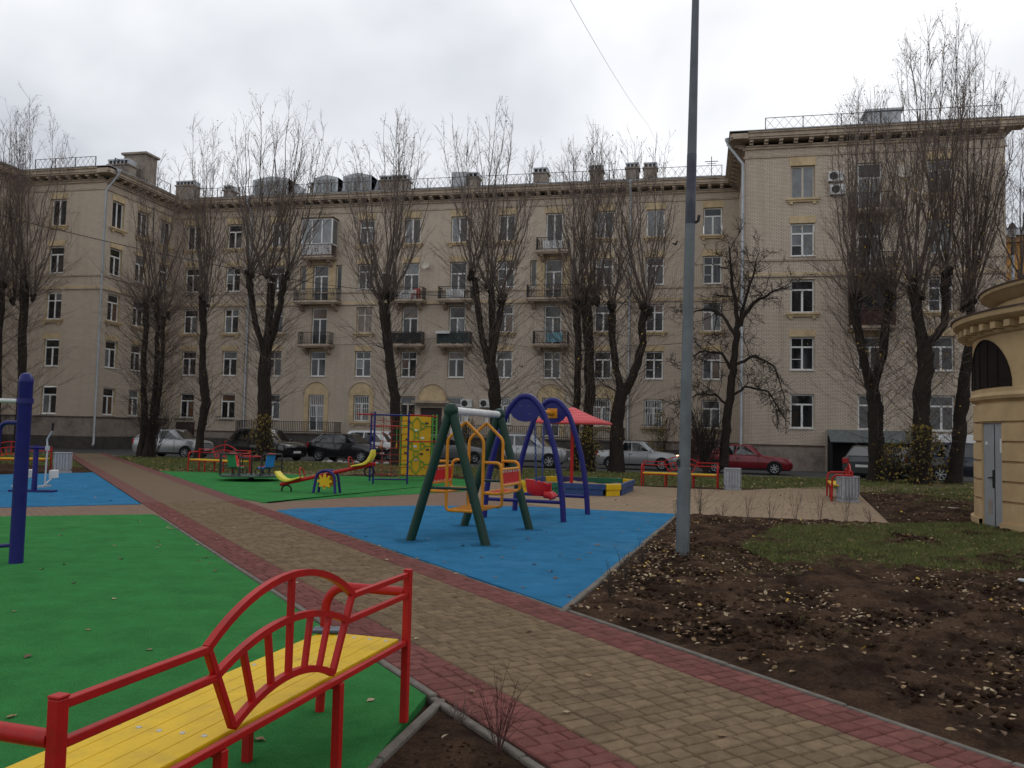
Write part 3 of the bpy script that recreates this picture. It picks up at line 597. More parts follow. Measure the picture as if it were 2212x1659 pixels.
for f in range(1, 6):
    opening(wl, -43.1, Z[f]); jobs.append((wl, -43.1, Z[f], WH, dict(kind='two' if f == 5 else ('cross' if f == 3 else 'T'), frame='white_frame', lintel=0.42 if f not in (1, 3) else 0.0, sill='ledge' if f in (3, 5) else 'metal')))
    for y in (50.35, 53.0, 55.7):
        opening(wls, y, Z[f]); jobs.append((wls, y, Z[f], WH, dict(kind='two' if f == 5 else 'T', lintel=0.42 if f not in (1, 3) else 0.0, sill='ledge' if f in (3, 5) else 'metal', glass=('glass_curtain', 'glass_mid') if f == 5 else None)))
    for y in (46.2, 42.6, 39.0, 35.4):
        opening(wfar, y, Z[f]); jobs.append((wfar, y, Z[f], WH, dict(kind='T', lintel=0.42 if f not in (1, 3) else 0.0, sill='metal')))
wm.op.append((-19.45, -17.85, 0.1, 3.3)); wm.op.append((-17.3, -16.3, -0.05, 2.0))
for dx in (-1.42, 1.42):                                     # narrow lights beside the wide loggias
    for c in (3, 8): wm.op.append((CX[c]+dx-0.24, CX[c]+dx+0.24, Z[4]-0.05, Z[4]+WH))
ZT = 18.05
wm.mesh(XL, XR, -0.18, ZT); wr.mesh(XR, XRR, -0.18, ZT); wl.mesh(XLL, XL, -0.18, ZT); wls.mesh(YW, YM, -0.18, ZT); wrs.mesh(-YM, -YW, -0.18, ZT); wfar.mesh(30.0, YW, -0.18, ZT)
bk = MB(); bk.add([(XRR, YW, -.18), (XRR, YM+12, -.18), (XRR, YM+12, ZT), (XRR, YW, ZT)], [(0, 1, 2, 3)]); bk.add([(XLL-12, YM+12, -.18), (XRR, YM+12, -.18), (XRR, YM+12, ZT), (XLL-12, YM+12, ZT)], [(3, 2, 1, 0)])
bk.build('wall', 'painted_brick', house, smooth=False); MB().add([(XLL-12, 30, -.18), (XLL, 30, -.18), (XLL, 30, ZT), (XLL-12, 30, ZT)], [(0, 1, 2, 3)]).build('wall', 'painted_brick', house, smooth=False)
for (w_, a, z, h, kw) in jobs:
    kw = dict(kw); ww = kw.pop('w', WW); lt = kw.pop('lintel', 0.42)
    window(w_, a, z, ww, h, lintel=lt or 0, **kw)
for dx in (-1.42, 1.42):
    for c in (3, 8):
        window(wm, CX[c]+dx, Z[4]-0.04, 0.44, WH+0.02, 'one', 'old_frame', 'glass_mid', None, 0)
        b = MB(); wm.box(b, CX[c]+dx*0.62-0.25, CX[c]+dx*0.62+0.25, Z[4]-0.9, Z[4]+WH+0.25, -0.03, -0.002); b.build('plaster_panel', 'yellow_plaster', house, smooth=False)
# balconies
for (c, f), w in bal.items():
    rail = 'iron_rust' if (c, f) == (3, 5) else 'iron_dark'
    o = balcony(wm, CX[c], Z[f]-0.92, w, 0.95, rail, boards={(3, 5): 'white_frame', (6, 3): 'board_green', (5, 3): 'iron_dark'}.get((c, f)))
    if (c, f) == (3, 5):                                     # glazed balcony
        b = MB(); g = MB(); x0, x1, d0 = CX[c]-w/2+0.08, CX[c]+w/2-0.08, -0.86; zb, zt = Z[5]-0.05, Z[5]+1.78
        for x in np.linspace(x0, x1, 4): wm.box(b, x-0.04, x+0.04, zb, zt, d0-0.03, d0+0.05)
        for zz in (zb, zt): wm.box(b, x0+0.04, x1-0.04, zz-0.05, zz+0.05, d0-0.025, d0+0.045); wm.box(b, x1-0.036, x1+0.034, zz-.05, zz+.05, d0+.05, -.01); wm.box(b, x0-0.034, x0+0.036, zz-.05, zz+.05, d0+.05, -.01)
        wm.box(g, x0, x1, zb, zt, d0+0.01, d0+0.02); wm.box(g, x1-.01, x1, zb, zt, d0+.02, -.02); wm.box(g, x0, x0+.01, zb, zt, d0+.02, -.02)
        b.build('glazing_frame', 'white_frame', o, smooth=False); g.build('glazing', 'glass_curtain', o, smooth=False)
        q = MB(); wm.box(q, x0-.15, x1+.15, zt+0.06, zt+0.12, -1.0, -0.003); q.build('balcony_roof', 'tin_brown', o, smooth=False)
    if (c, f) == (8, 3):
        q = MB(); wm.box(q, CX[c]-0.2, CX[c]+0.85, Z[f]-0.8, Z[f]-0.15, -0.84, -0.83); q.build('blue_sheet', 'sheet_blue', o, smooth=False)
    if (c, f) in ((5, 4), (6, 4), (8, 5)):
        q = MB(); wm.box(q, CX[c]-0.7, CX[c]+0.62, Z[f]-0.85, Z[f]-0.2, -0.5, -0.48); q.build('white_panel', 'white_frame', o, smooth=False)
    if (c, f) == (6, 3):
        q = MB(); wm.box(q, CX[c]-1.2, CX[c]-0.2, Z[f]-0.22, Z[f]-0.04, -1.12, -0.97); q.build('planter', 'plate_white', o, smooth=False)
ro = []
for f in (5, 4): balcony(wr, RX[1], Z[f]-0.92, 2.4, 0.95, 'iron_dark')
o = balcony(wr, RX[1], Z[3]-0.87, 2.35, 1.0, 'glaze_brown', boards='glaze_brown')
b = MB(); g = MB(); x0, x1 = RX[1]-1.1, RX[1]+1.1
for x in np.linspace(x0, x1, 5): wr.box(b, x-.04, x+.04, Z[3]-.02, Z[3]+1.5, -0.97, -0.88)
wr.box(b, x0-.05, x1+.05, Z[3]+1.5, Z[3]+1.62, -1.0, -.003); wr.box(b, x1-.03, x1+.03, Z[3]-.02, Z[3]+1.5, -.85, -.003); wr.box(b, x0-.03, x0+.03, Z[3]-.02, Z[3]+1.5, -.85, -.003)
wr.box(g, x0, x1, Z[3]-.02, Z[3]+1.5, -0.93, -0.92); b.build('glazing_frame', 'glaze_brown', o, smooth=False); g.build('glazing', 'glass_dark', o, smooth=False)
# ground-floor arches, doorway, terraces
def arch_panel(wall, x, w, z0, zs, name='arch_panel', m='yellow_plaster', hole=None):
    b = MB(); r = w/2; pts = [(x-r, z0), (x+r, z0)]+[(x+r*math.cos(t), zs+r*math.sin(t)) for t in np.linspace(0, math.pi, 17)]
    if hole:                                                 # plaster surround with the window left open
        hx0, hx1, hz0, hz1 = hole
        wall.box(b, x-r, hx0, z0, hz1, -0.05, -0.002); wall.box(b, hx1, x+r, z0, hz1, -0.05, -0.002)
        top = [(x-r, hz1), (x+r, hz1)]+[(x+r*math.cos(t), max(hz1, zs)+r*math.sin(t)*0.95) for t in np.linspace(0, math.pi, 17)]
        b.prism(top, lambda u, v, t: wall.p(u, v, t), -0.052, -0.002)
        zt = max(hz1, zs)
    else: b.prism(pts, lambda u, v, t: wall.p(u, v, t), -0.05, -0.002); zt = zs
    o = b.build(name, m, house, smooth=False)
    k = MB(); k.tube([wall.p(x+(r+0.04)*math.cos(t), zt+(r+0.04)*math.sin(t)*0.95, -0.04) for t in np.linspace(0, math.pi, 21)], 0.07, 6); k.build('arch_moulding', 'cornice_plaster', o)
for c in (3, 4, 8, 9): arch_panel(wm, CX[c], 1.9, 1.45 if c in (3, 8) else 2.3, 4.12, hole=(CX[c]-WW/2-.02, CX[c]+WW/2+.02, Z[1], 4.14))
b = MB(); pts = [(-19.6, 3.82), (-17.55, 3.82)]+[(-18.575+1.02*math.cos(t), 3.95+1.0*math.sin(t)) for t in np.linspace(0, math.pi, 17)]
b.prism(pts, lambda u, v, t: wm.p(u, v, t), -0.06, -0.002); o = b.build('door_arch', 'yellow_plaster', house, smooth=False)
MB().tube([wm.p(-18.575+1.06*math.cos(t), 3.95+1.04*math.sin(t), -0.05) for t in np.linspace(0, math.pi, 21)], 0.07, 6).build('arch_moulding', 'cornice_plaster', o)
b = MB(); wm.box(b, -19.95, -17.2, 3.64, 3.8, -0.55, -0.002); wm.box(b, -19.8, -17.35, 3.52, 3.64, -0.35, -0.002); b.build('door_canopy', 'cornice_plaster', house, smooth=False)
b = MB(); wm.box(b, -19.44, -17.86, 0.1, 3.3, 0.2, 0.26); o = b.build('entrance_door', 'dark_door', house, smooth=False)
b = MB(); wm.box(b, -18.66, -18.62, 0.12, 2.3, 0.19, 0.2); wm.box(b, -19.4, -17.9, 2.3, 2.36, 0.19, 0.2); b.build('door_trim', 'iron_rust', o, smooth=False)
b = MB(); wm.box(b, -17.28, -16.32, -0.05, 1.98, 0.1, 0.15); b.build('service_door', 'white_frame', house, smooth=False)
def terrace(x0, x1, zt=1.32, yf=55.85):
    b = MB().box(x0, x1, yf, YM-0.003, -0.17, zt-0.1); b.box(x0-0.08, x1+0.08, yf-0.08, YM-0.003, zt-0.1, zt); o = b.build('terrace', 'plinth_dark', house, smooth=False)
    r = MB(); n = int((x1-x0)/0.14)
    for zz in (zt+0.1, zt+0.82): r.bar((x0, yf+0.05, zz), (x1, yf+0.05, zz), 0.04)
    for i in range(n+1): x = x0+(x1-x0)*i/n; r.bar((x, yf+0.05, zt), (x, yf+0.05, zt+0.8), 0.028)
    for x in (x0, x1):
        for zz in (zt+0.1, zt+0.82): r.bar((x, yf+0.07, zz), (x, YM-0.02, zz), 0.04)
        for i in range(1, 9): r.bar((x, yf+0.05+i*0.14, zt), (x, yf+0.05+i*0.14, zt+0.8), 0.028)
    r.build('railing', 'iron_dark', o, smooth=False)
terrace(-33.1, -25.4); terrace(-15.95, -5.0)
for c in (10, 11, 0, 1):                                      # small flower rails under ground-floor windows
    b = MB(); x = CX[c]
    for zz in (2.1, 2.4): wm.box(b, x-0.8, x+0.8, zz-.015, zz+.015, -0.30, -0.27)
    for i in range(14): xx = x-0.8+1.6*i/13; wm.box(b, xx-.01, xx+.01, 2.1, 2.4, -0.295, -0.275)
    b.build('flower_rail', 'iron_dark', house, smooth=False)
for c in (3, 4, 6, 7, 8, 9, 10):                             # window bars
    x = CX[c]; z0 = Z[1] if c not in (3, 8) else 2.5; b = MB()
    for i in range(8): xx = x-0.52+1.04*i/7; wm.box(b, xx-.012, xx+.012, z0, Z[1]+WH, 0.03, 0.055)
    for zz in (z0+0.05, z0+0.9, Z[1]+WH-.05): wm.box(b, x-0.56, x+0.56, zz-.012, zz+.012, 0.055, 0.07)
    if c == 10:
        for i in range(6): xx = x-0.5+0.2*i; b.bar(wm.p(xx, z0+.1, .04), wm.p(xx+.2 if i < 5 else xx, Z[1]+WH-.1, .04), .016); b.bar(wm.p(xx+.1, z0+.1, .04), wm.p(xx-.1, Z[1]+WH-.1, .04), .016)
    b.build('window_bars', 'white_frame', house, smooth=False)
# plinths, string courses, cornices
def runbox(wall, a0, a1, z0, z1, pr, name, m):
    b = MB(); wall.box(b, a0, a1, z0, z1, -pr, -0.002); return b.build(name, m, house, smooth=False)
for wall, a0, a1 in ((wm, XL+0.1, XR-0.1), (wr, XR-0.1, XRR+0.1), (wl, XLL+.1, XL+0.1), (wls, YW+.003, YM-.12), (wrs, -YM+.12, -YW-.003), (wfar, 30.0, YW-.003)):
    main = wall is wm; left = wall in (wl, wls, wfar)
    if main: segs = [(a0, -33.2), (-25.3, -19.5), (-17.8, -17.35), (-16.25, -16.05), (-4.9, a1)]
    elif wall is wr: segs = [(a0, 6.6), (11.2, a1)]
    else: segs = [(a0, a1)]
    for q0, q1 in segs:
        runbox(wall, q0, q1, -0.17, 0.8, 0.055, 'plinth', 'plinth_dark' if not wall is wr else 'plinth_plaster')
        if left: runbox(wall, q0, q1, 0.803, 2.05, 0.03, 'plinth_band', 'plinth_plaster'); runbox(wall, q0, q1, 2.053, 2.13, 0.09, 'plinth_moulding', 'plinth_dark')
        else: runbox(wall, q0, q1, 0.803, 1.27, 0.035, 'plinth_band', 'plinth_plaster'); runbox(wall, q0, q1, 1.273, 1.35, 0.08, 'plinth_moulding', 'iron_rust')
    runbox(wall, a0, a1, 11.60, 11.68, 0.07, 'string_course', 'cornice_plaster'); runbox(wall, a0, a1, 10.70, 10.80, 0.09, 'string_course', 'cornice_plaster'); runbox(wall, a0, a1, 10.803, 10.93, 0.045, 'string_course', 'yellow_plaster')
    runbox(wall, a0, a1, 17.50, 17.60, 0.06, 'string_course', 'cornice_plaster')
mod = None
def cornice(wall, a0, a1, m0, m1, dz):
    global mod
    b = MB(); wall.box(b, m0, m1, 18.0, 18.12, -0.12, 0.1); wall.box(b, m0, m1, 18.12, 18.2, -0.2, 0.1); wall.box(b, a0, a1, 18.42+dz, 18.52+dz, -0.68, 0.12); wall.box(b, a0, a1, 18.522+dz, 18.72+dz, -0.75, 0.12); wall.box(b, a0, a1, 18.722+dz, 18.82+dz, -0.84, 0.12)
    o = b.build('cornice', 'cornice_plaster', house, smooth=False)
    rf = MB(); wall.box(rf, a0-.02, a1+.02, 18.824+dz, 18.86+dz, -0.90, 0.2); rf.build('eaves_flashing', 'roof_metal', o, smooth=False)
    n = max(1, round((m1-m0-0.6)/0.78))
    for i in range(n+1):
        a = m0+0.3+(m1-m0-0.6)*i/n
        if mod is None:
            q = MB(); q.box(-0.11, 0.11, -0.58, 0.0, 0, 0.14); q.box(-0.11, 0.11, -0.36, 0.0, -0.1, 0.0); mod = q.build('modillion', 'cornice_plaster', o, smooth=False); c = mod
        else: c = bpy.data.objects.new('modillion', mod.data); col.objects.link(c); c.parent = o
        c.location = wall.p(a, 18.29, -0.002); c.rotation_euler = (0, 0, wall.rz)
cornice(wm, XL+0.4, XR-0.4, XL+.05, XR-.05, 0.0); cornice(wr, XR-0.84, XRR+0.84, XR+.02, XRR-.02, 0.004); cornice(wl, XLL+.4, XL+0.84, XLL+.05, XL-.02, 0.004)
cornice(wls, YW-0.84, YM-.3, YW+.05, YM-.25, 0.008); cornice(wrs, -YM+.3, -YW+0.84, -YM+.25, -YW-.05, 0.008); cornice(wfar, 30, YW-.3, 30, YW-.25, 0.008)
b = MB()
def hip(x0, x1, y0, y1, z0, i, z1):
    b.add([(x0, y0, z0), (x1, y0, z0), (x1, y1, z0), (x0, y1, z0), (x0+i, y0+i, z1), (x1-i, y0+i, z1), (x1-i, y1-i, z1), (x0+i, y1-i, z1)], [(0, 1, 5, 4), (1, 2, 6, 5), (2, 3, 7, 6), (3, 0, 4, 7), (4, 5, 6, 7)])
hip(XLL-12, XRR+.8, YM-0.7, YM+12.5, 18.84, 5.5, 20.2); hip(XR-.75, XRR+.8, YW-.75, YM+12.4, 18.85, 5.5, 20.25); hip(XLL-12.5, XL+.75, YW-.75, YM+12.4, 18.85, 5.5, 20.25); hip(XLL-12.6, XLL+.75, 30, YW+3, 18.853, 5.5, 20.2)
b.build('roof', 'roof_metal', house, smooth=False)
def roof_rail(p, q, lattice=False, h=0.75):
    p, q = Vector(p), Vector(q); n = max(2, round((q-p).length/1.9)); b = MB()
    for i in range(n+1):
        a = p.lerp(q, i/n); b.bar(a-Vector((0, 0, .1)), a+Vector((0, 0, h)), 0.045)
    for zz in (0.16, h): b.bar(p+Vector((0, 0, zz)), q+Vector((0, 0, zz)), 0.03)
    if lattice:
        for i in range(n*4):
            a, c = p.lerp(q, i/(n*4)), p.lerp(q, (i+1)/(n*4)); s_ = i % 2
            b.bar(a+Vector((0, 0, h if s_ else 0.16)), c+Vector((0, 0, 0.16 if s_ else h)), 0.014); b.bar(a+Vector((0, 0.01, 0.16 if s_ else h)), c+Vector((0, .01, h if s_ else 0.16)), 0.014)
    b.build('roof_railing', 'iron_dark', house, smooth=False)
roof_rail((-38, YM-.15, 18.95), (1.2, YM-.15, 18.95), True, 0.85); roof_rail((3.4, YW-.2, 18.95), (XRR-.2, YW-.2, 18.95), True, 0.8); roof_rail((-45, YW-.2, 18.95), (-40.2, YW-.2, 18.95), True, .8); roof_rail((-39.1, YW+.3, 18.95), (-39.1, 55.5, 18.95), True, .8)
def chimney(x0, x1, y, z1, dep=0.9, m='plinth_plaster', cap=True):
    b = MB().box(x0, x1, y, y+dep, 18.7, z1-0.34); b.box(x0-.08, x1+.08, y-.08, y+dep+.08, z1-.44, z1-.34); o = b.build('chimney', m, house, smooth=False)
    if cap:
        k = MB(); n = max(2, round((x1-x0)/0.32))
        for i in range(n+1): xx = x0+0.04+(x1-x0-.08)*i/n; k.box(xx-.05, xx+.05, y+.03, y+dep-.03, z1-.34, z1-.1)
        k.box(x0-.02, x1+.02, y-.02, y+dep+.02, z1-.1, z1); k.build('chimney_cap', 'galvanised', o, smooth=False)
for a in ((-41.1, -39.5, 59, 21.15), (-36.85, -36.15, 59, 20.6), (-23.8, -21.6, 59, 20.8), (-16.9, -16.15, 59, 20.75), (-12.0, -10.98, 59, 20.85), (-7.9, -7.0, 59, 20.85), (-5.35, -4.45, 59, 20.9), (-4.1, -3.2, 59, 20.85), (-30.0, -29.0, 60, 20.9), (-40.6, -39.0, 50.5, 20.1)): chimney(*a)
MB().box(-40.5, -38.75, 52, 53.3, 18.7, 20.9).box(-40.65, -38.6, 51.85, 53.45, 20.9, 21.05).build('lift_housing', 'plinth_plaster', house, smooth=False)
MB().box(9.2, 11.0, 51, 52.4, 18.7, 20.6).box(9.05, 11.15, 50.9, 52.5, 20.6, 20.72).build('roof_vent', 'galvanised', house, smooth=False)
def dormer(x0, x1, z1, y=58.6):
    b = MB(); zs = z1-0.25; pr = [(x0, 18.75), (x1, 18.75), (x1, zs), ((x0+x1)/2, z1), (x0, zs)]
    b.prism(pr, lambda u, v, w: (u, y+w, v), 0, 3.0); b.add([(x1, y+.02, 18.9), (x1+1.4, y+1.2, 19.1), (x1, y+1.2, zs), (x1, y+.02, zs)], [(0, 1, 2, 3)]); o = b.build('dormer', 'galvanised', house, smooth=False)
    n = 3; w = (x1-x0-0.3)/n
    for i in range(n): MB().box(x0+.15+i*w+.05, x0+.15+(i+1)*w-.05, y-.02, y-.003, 19.35, zs-.12).build('dormer_pane', 'glass_curtain', o, smooth=False)
dormer(-34.1, -31.1, 21.05); dormer(-29.0, -27.0, 20.95); dormer(-26.6, -24.3, 21.0)
MB().box(-18.1, -17.0, 58.8, 60, 18.7, 20.75).build('roof_hatch', 'galvanised', house, smooth=False)
# rainwater pipes
def downpipe(pts, r=0.075):
    b = MB().tube(pts, r, 10); p0 = Vector(pts[0]); b.lathe([(r, -0.25), (r*2.1, -0.05), (r*2.1, 0.05)], 10, tuple(p0))
    o = b.build('downpipe', 'galvanised', house)
    for i in range(2, 12):
        z = 1.4*i
        if z < pts[-2][2]+12 and z < 16.8: k = MB(); k.lathe([(r+.015, -.03), (r+.015, .03)], 10, (pts[-2][0], pts[-2][1], z)); k.build('pipe_clamp', 'galvanised', o)
xp = AT(1361, 600, YM).x
downpipe([(xp, YM-.95, 18.75), (xp, YM-.95, 18.45), (xp, YM-.16, 17.6), (xp, YM-.16, 0.3), (xp, YM-.3, 0.1)])
xp = AT(541, 600, YM).x
downpipe([(xp, YM-.95, 18.75), (xp, YM-.95, 18.45), (xp, YM-.16, 17.6), (xp, YM-.16, 0.3), (xp, YM-.3, 0.1)])
downpipe([(XL+.98, YW-.1, 18.75), (XL+.98, YW-.1, 18.45), (XL+.14, YW-.14, 17.4), (XL+.14, YW-.14, 0.45), (XL+.3, YW-.4, 0.2)])
downpipe([(XR-.95, YW+.15, 18.75), (XR-.95, YW+.15, 18.45), (XR-.13, YW-.13, 17.2), (XR-.13, YW-.13, 0.3), (XR-.3, YW-.3, 0.1)], 0.085)
# lean-to awning and cellar entrance on the right wing
b = MB(); b.prism([(0, 2.15), (-1.35, 1.55), (-1.35, 1.6), (0, 2.22)], lambda u, v, w: (w, YW+u, v), 6.72, 11.1); b.build('awning', 'awning_sheet', house, smooth=False)
b = MB().box(6.75, 11.05, YW-.02, YW-.004, -0.1, 1.9).box(6.75, 6.85, YW-1.2, YW-.02, -.1, 1.55).box(10.95, 11.05, YW-1.2, YW-.02, -.1, 1.55); b.build('cellar_entrance', 'black_rubber', house, smooth=False)
MB().box(12.2, 15.2, YW-.035, YW-.003, 1.36, 2.1).build('white_patch', 'white_frame', house, smooth=False)
b = MB().lathe([(0.001, -.08), (0.08, -.06), (0.1, 0), (0.07, .07), (0.001, .09)], 10, (AT(347, 892, 56.9).x, 56.95, AT(347, 892, 56.9).z)); b.build('doorway_lamp', 'door_lamp', house)
b = MB().box(-40.9+2.2, -37.3, 56.9, 57.19, -.1, 1.95); b.build('side_door', 'dark_door', house, smooth=False)
# antennas on the roof
b = MB(); b.bar((0, 0, 0), (0, 0, 2.1), 0.05); b.bar((-.45, 0, 1.75), (.45, 0, 1.75), .04); b.bar((0, -.3, 1.9), (0, .3, 1.9), .04); b.bar((-.3, 0, 1.6), (.3, 0, 1.6), .03)
o = b.build('antenna_mast', 'iron_dark', house); o.location = (AT(1537, 350, 59).x, 59, 18.95)
# things hanging on the facade
def air_con(x, y, z, label):
    t = thing('air_conditioner', label, 'air conditioner', (x, y, z), 0, 'air conditioners on the facade')
    MB().box(-.40, .40, -.30, 0, 0, .56).build('case', 'paint_white', t, smooth=False, bevel=0.015)
    MB().lathe([(0.001, 0), (0.22, 0), (0.22, .012), (0.001, .012)], 20).build('fan_grille', 'iron_dark', t).matrix_local = Matrix.Translation((-.12, -.301, .28)) @ Matrix.Rotation(math.pi/2, 4, 'X')
    b = MB()
    for s_ in (-.3, .3): b.box(s_-.02, s_+.02, -.32, 0, -.04, -.002)
    b.build('bracket', 'iron_dark', t, smooth=False)
air_con(AT(1006, 880, 56.8).x, 57.18, AT(1006, 880, 56.8).z, 'left one of two white air conditioners above the terrace railing')
air_con(AT(1047, 880, 56.8).x, 57.18, AT(1047, 880, 56.8).z, 'right one of two white air conditioners above the terrace railing')
air_con(7.15, 48.98, 15.95, 'upper air conditioner beside the top balcony of the right wing'); air_con(7.25, 48.98, 15.2, 'lower air conditioner beside the top balcony of the right wing')
air_con(AT(836, 595, 57).x, 57.18, 12.45, 'air conditioner on the wall between fourth-floor windows near the orange chair')
def dish(x, y, z, label, r=0.3):
    t = thing('satellite_dish', label, 'dish', (x, y, z), 0, 'satellite dishes on the facade')
    o = MB().lathe([(0.001, 0), (r*.5, .03), (r*.85, .09), (r, .13)], 20).build('dish_bowl', 'old_frame', t); o.matrix_local = Matrix.Translation((0, -.35, 0)) @ Matrix.Rotation(D2R(70), 4, 'X')
    MB().tube([(0, 0, -.1), (0, -.3, -.05), (0, -.35, 0)], .02, 6).build('arm', 'iron_dark', t)
dish(AT(1031, 610, 57).x, 57.19, AT(1024, 668, 57).z, 'white satellite dish beside a third-floor balcony door'); dish(AT(921, 583, 57).x, 57.19, AT(921, 575, 57).z, 'pale satellite dish edge-on beside the balcony with the orange chair')
dish(10.6, 48.98, 16.2, 'white satellite dish right of the top balcony on the right wing', 0.4)
ch = thing('plastic_chair', 'orange plastic chair standing on a fourth-floor balcony', 'chair', (CX[5]+0.55, YM-.45, Z[4]-.92))
MB().box(-.24, .24, -.22, .22, .40, .44).build('seat', 'chair_red', ch, smooth=False); b = MB(); b.box(-.24, -.14, .2, .24, .44, .85); b.box(.14, .24, .2, .24, .44, .85); b.box(-.14, .14, .2, .24, .72, .85); b.box(-.03, .03, .2, .24, .44, .72); b.build('backrest', 'chair_red', ch, smooth=False)
for sx in (-1, 1):
    for sy in (-1, 1): MB().box(sx*.22-.03, sx*.22+.03, sy*.2-.03, sy*.2+.03, 0, .40).build('leg', 'chair_red', ch, smooth=False)
# ------------------------------------------------------------------ orange house behind, at the right edge
oh = thing('neighbouring_building', 'orange plastered building showing past the right end of the apartment house', 'building')
zt = AT(2195, 495, 66).z; x0 = AT(2174, 520, 66).x
MB().box(x0, x0+16, 66, 80, -.16, zt-1.0).build('wall', 'orange_plaster', oh, smooth=False); MB().box(x0-.3, x0+16.3, 65.6, 80.4, zt-1.0, zt-.55).build('cornice', 'ochre_dark', oh, smooth=False); MB().box(x0-.5, x0+16.5, 65.4, 80.6, zt-.54, zt).build('roof_edge', 'galvanised', oh, smooth=False)
for i in range(3): MB().box(x0+2+i*4, x0+3.3+i*4, 65.95, 65.99, zt-4.5, zt-2.6).build('window', 'glass_dark', oh, smooth=False)
# ------------------------------------------------------------------ round ochre pavilion at the right
dd = ray(2103, 1000); d2 = Vector((dd.x, dd.y)).normalized(); RC = 3.5; cc = d2*20.0+Vector((d2.y, -d2.x))*RC
def circ_ang(x, R=RC):
    q = ray(x, 1000); e = Vector((q.x, q.y)).normalized(); bq = -cc.dot(e); c = cc.dot(cc)-R*R; disc = max(0.0, bq*bq-c); t = -bq-math.sqrt(disc); h = e*t-cc; return math.atan2(h.y, h.x)
pav = thing('round_pavilion', 'round ochre plastered pavilion with grey metal door and banded wall', 'building', (cc.x, cc.y, 0))
aD0, aD1 = circ_ang(2121), circ_ang(2164)
aD0, aD1 = min(aD0, aD1), max(aD0, aD1)
prof = [(RC+0.06, -0.16), (RC+0.06, 0.16), (RC, 0.16)]; z = 0.2
while z < 2.2:
    prof += [(RC, z), (RC, z+0.325), (RC-0.05, z+0.33), (RC-0.05, z+0.362), (RC, z+0.37)]; z += 0.37
prof = [p for p in prof if p[1] < 2.42]+[(RC, 2.45), (RC+0.04, 2.47), (RC+0.07, 2.53), (RC+0.03, 2.6), (RC+0.03, 2.66), (RC, 2.67), (RC, 3.68), (RC+0.05, 3.71), (RC+.09, 3.77)]
n = 140; A = [2*math.pi*j/n for j in range(n)]
A = sorted(A+[aD0 % (2*math.pi), aD1 % (2*math.pi)]); A = A+[A[0]+2*math.pi]
b = MB(); ZD = 2.02; pr = []
for i, (r, z) in enumerate(prof):
    if i and prof[i-1][1] < ZD < z: pr.append((prof[i-1][0]+(r-prof[i-1][0])*(ZD-prof[i-1][1])/(z-prof[i-1][1]), ZD))
    pr.append((r, z))
a0p, a1p = aD0 % (2*math.pi), aD1 % (2*math.pi)
for i in range(len(pr)-1):
    for j in range(len(A)-1):
        am = (A[j]+A[j+1])/2 % (2*math.pi)
        if a0p < am < a1p and (pr[i][1]+pr[i+1][1])/2 < ZD: continue
        q = [(r*math.cos(a), r*math.sin(a), z_) for (r, z_), a in ((pr[i], A[j]), (pr[i], A[j+1]), (pr[i+1], A[j+1]), (pr[i+1], A[j]))]
        b.add(q, [(0, 1, 2, 3)])
for a in (aD0, aD1): b.add([(r*math.cos(a), r*math.sin(a), z_) for r, z_ in ((RC-.1, -.1), (RC, -.1), (RC, ZD), (RC-.1, ZD))], [(0, 1, 2, 3)])
b.add([(r*math.cos(a), r*math.sin(a), ZD) for r, a in ((RC-.1, aD0), (RC, aD0), (RC, aD1), (RC-.1, aD1))], [(0, 1, 2, 3)])
bmw = b.build('wall', 'ochre_plaster', pav, ang=30)
b = MB(); b.lathe([(RC+.10, 3.87), (RC+.26, 3.91), (RC+.36, 3.98), (RC+.38, 4.07), (RC+.26, 4.09)], 120); b.lathe([(RC-.02, 3.76), (RC+.10, 3.78), (RC+.10, 3.87)], 120); b.build('cornice', 'ochre_plaster', pav, ang=30)
MB().lathe([(RC+.40, 4.071), (RC+.41, 4.10), (RC-.4, 4.25)], 120).build('cornice_flashing', 'tin_brown', pav, ang=30)
for j in range(64):
    a = 2*math.pi*j/64; o = MB().box(RC+.08, RC+.28, -.07, .07, 3.76, 3.88); 
    if j == 0: m0 = o.build('modillion', 'ochre_plaster', pav, smooth=False)
    else: m1 = place(None, 'modillion', m0, (0, 0, 0), pav, a)
R2 = RC-.42
MB().lathe([(R2, 4.2), (R2, 4.40), (R2+.08, 4.43), (R2+.16, 4.52), (R2+.27, 4.58), (R2+.29, 4.64)], 120).build('upper_drum', 'ochre_plaster', pav, ang=30)
MB().lathe([(R2+.31, 4.641), (R2+.32, 4.665), (R2-1, 4.86), (0.01, 5.05)], 120).build('roof', 'tin_brown', pav, ang=30)
am = (aD0+aD1)/2; hw = (RC-.05)*(aD1-aD0)/2
dr = MB().box(-hw, hw, -.025, .025, -.08, ZD).build('door', 'door_grey', pav, smooth=False)
dr.matrix_local = Matrix.Translation(((RC-.085)*math.cos(am), (RC-.085)*math.sin(am), 0)) @ Matrix.Rotation(am+math.pi/2, 4, 'Z')
MB().box(hw*.12, hw*.16, -.034, -.026, 0, ZD-.03).build('door_leaf_edge', 'iron_dark', dr, smooth=False)
b = MB().box(.02*hw, .1*hw, -.055, -.026, .78, 1.12); b.bar((.06*hw, -.07, .98), (-.32*hw, -.07, .96), .025); b.build('handle', 'iron_dark', dr)
MB().box(.68*hw, .88*hw, -.032, -.026, 1.45, 1.72).build('notice', 'plate_white', dr, smooth=False); MB().box(-.8*hw, -.55*hw, -.032, -.026, 1.6, 1.66).build('notice', 'plate_white', dr, smooth=False); MB().box(-.55*hw, -.15*hw, -.032, -.026, .28, .55).build('vent_panel', 'plinth_plaster', dr, smooth=False)
aW = circ_ang(2128); wv = []                                  # half-round niche above the belt: dark plate with its shade put into colour
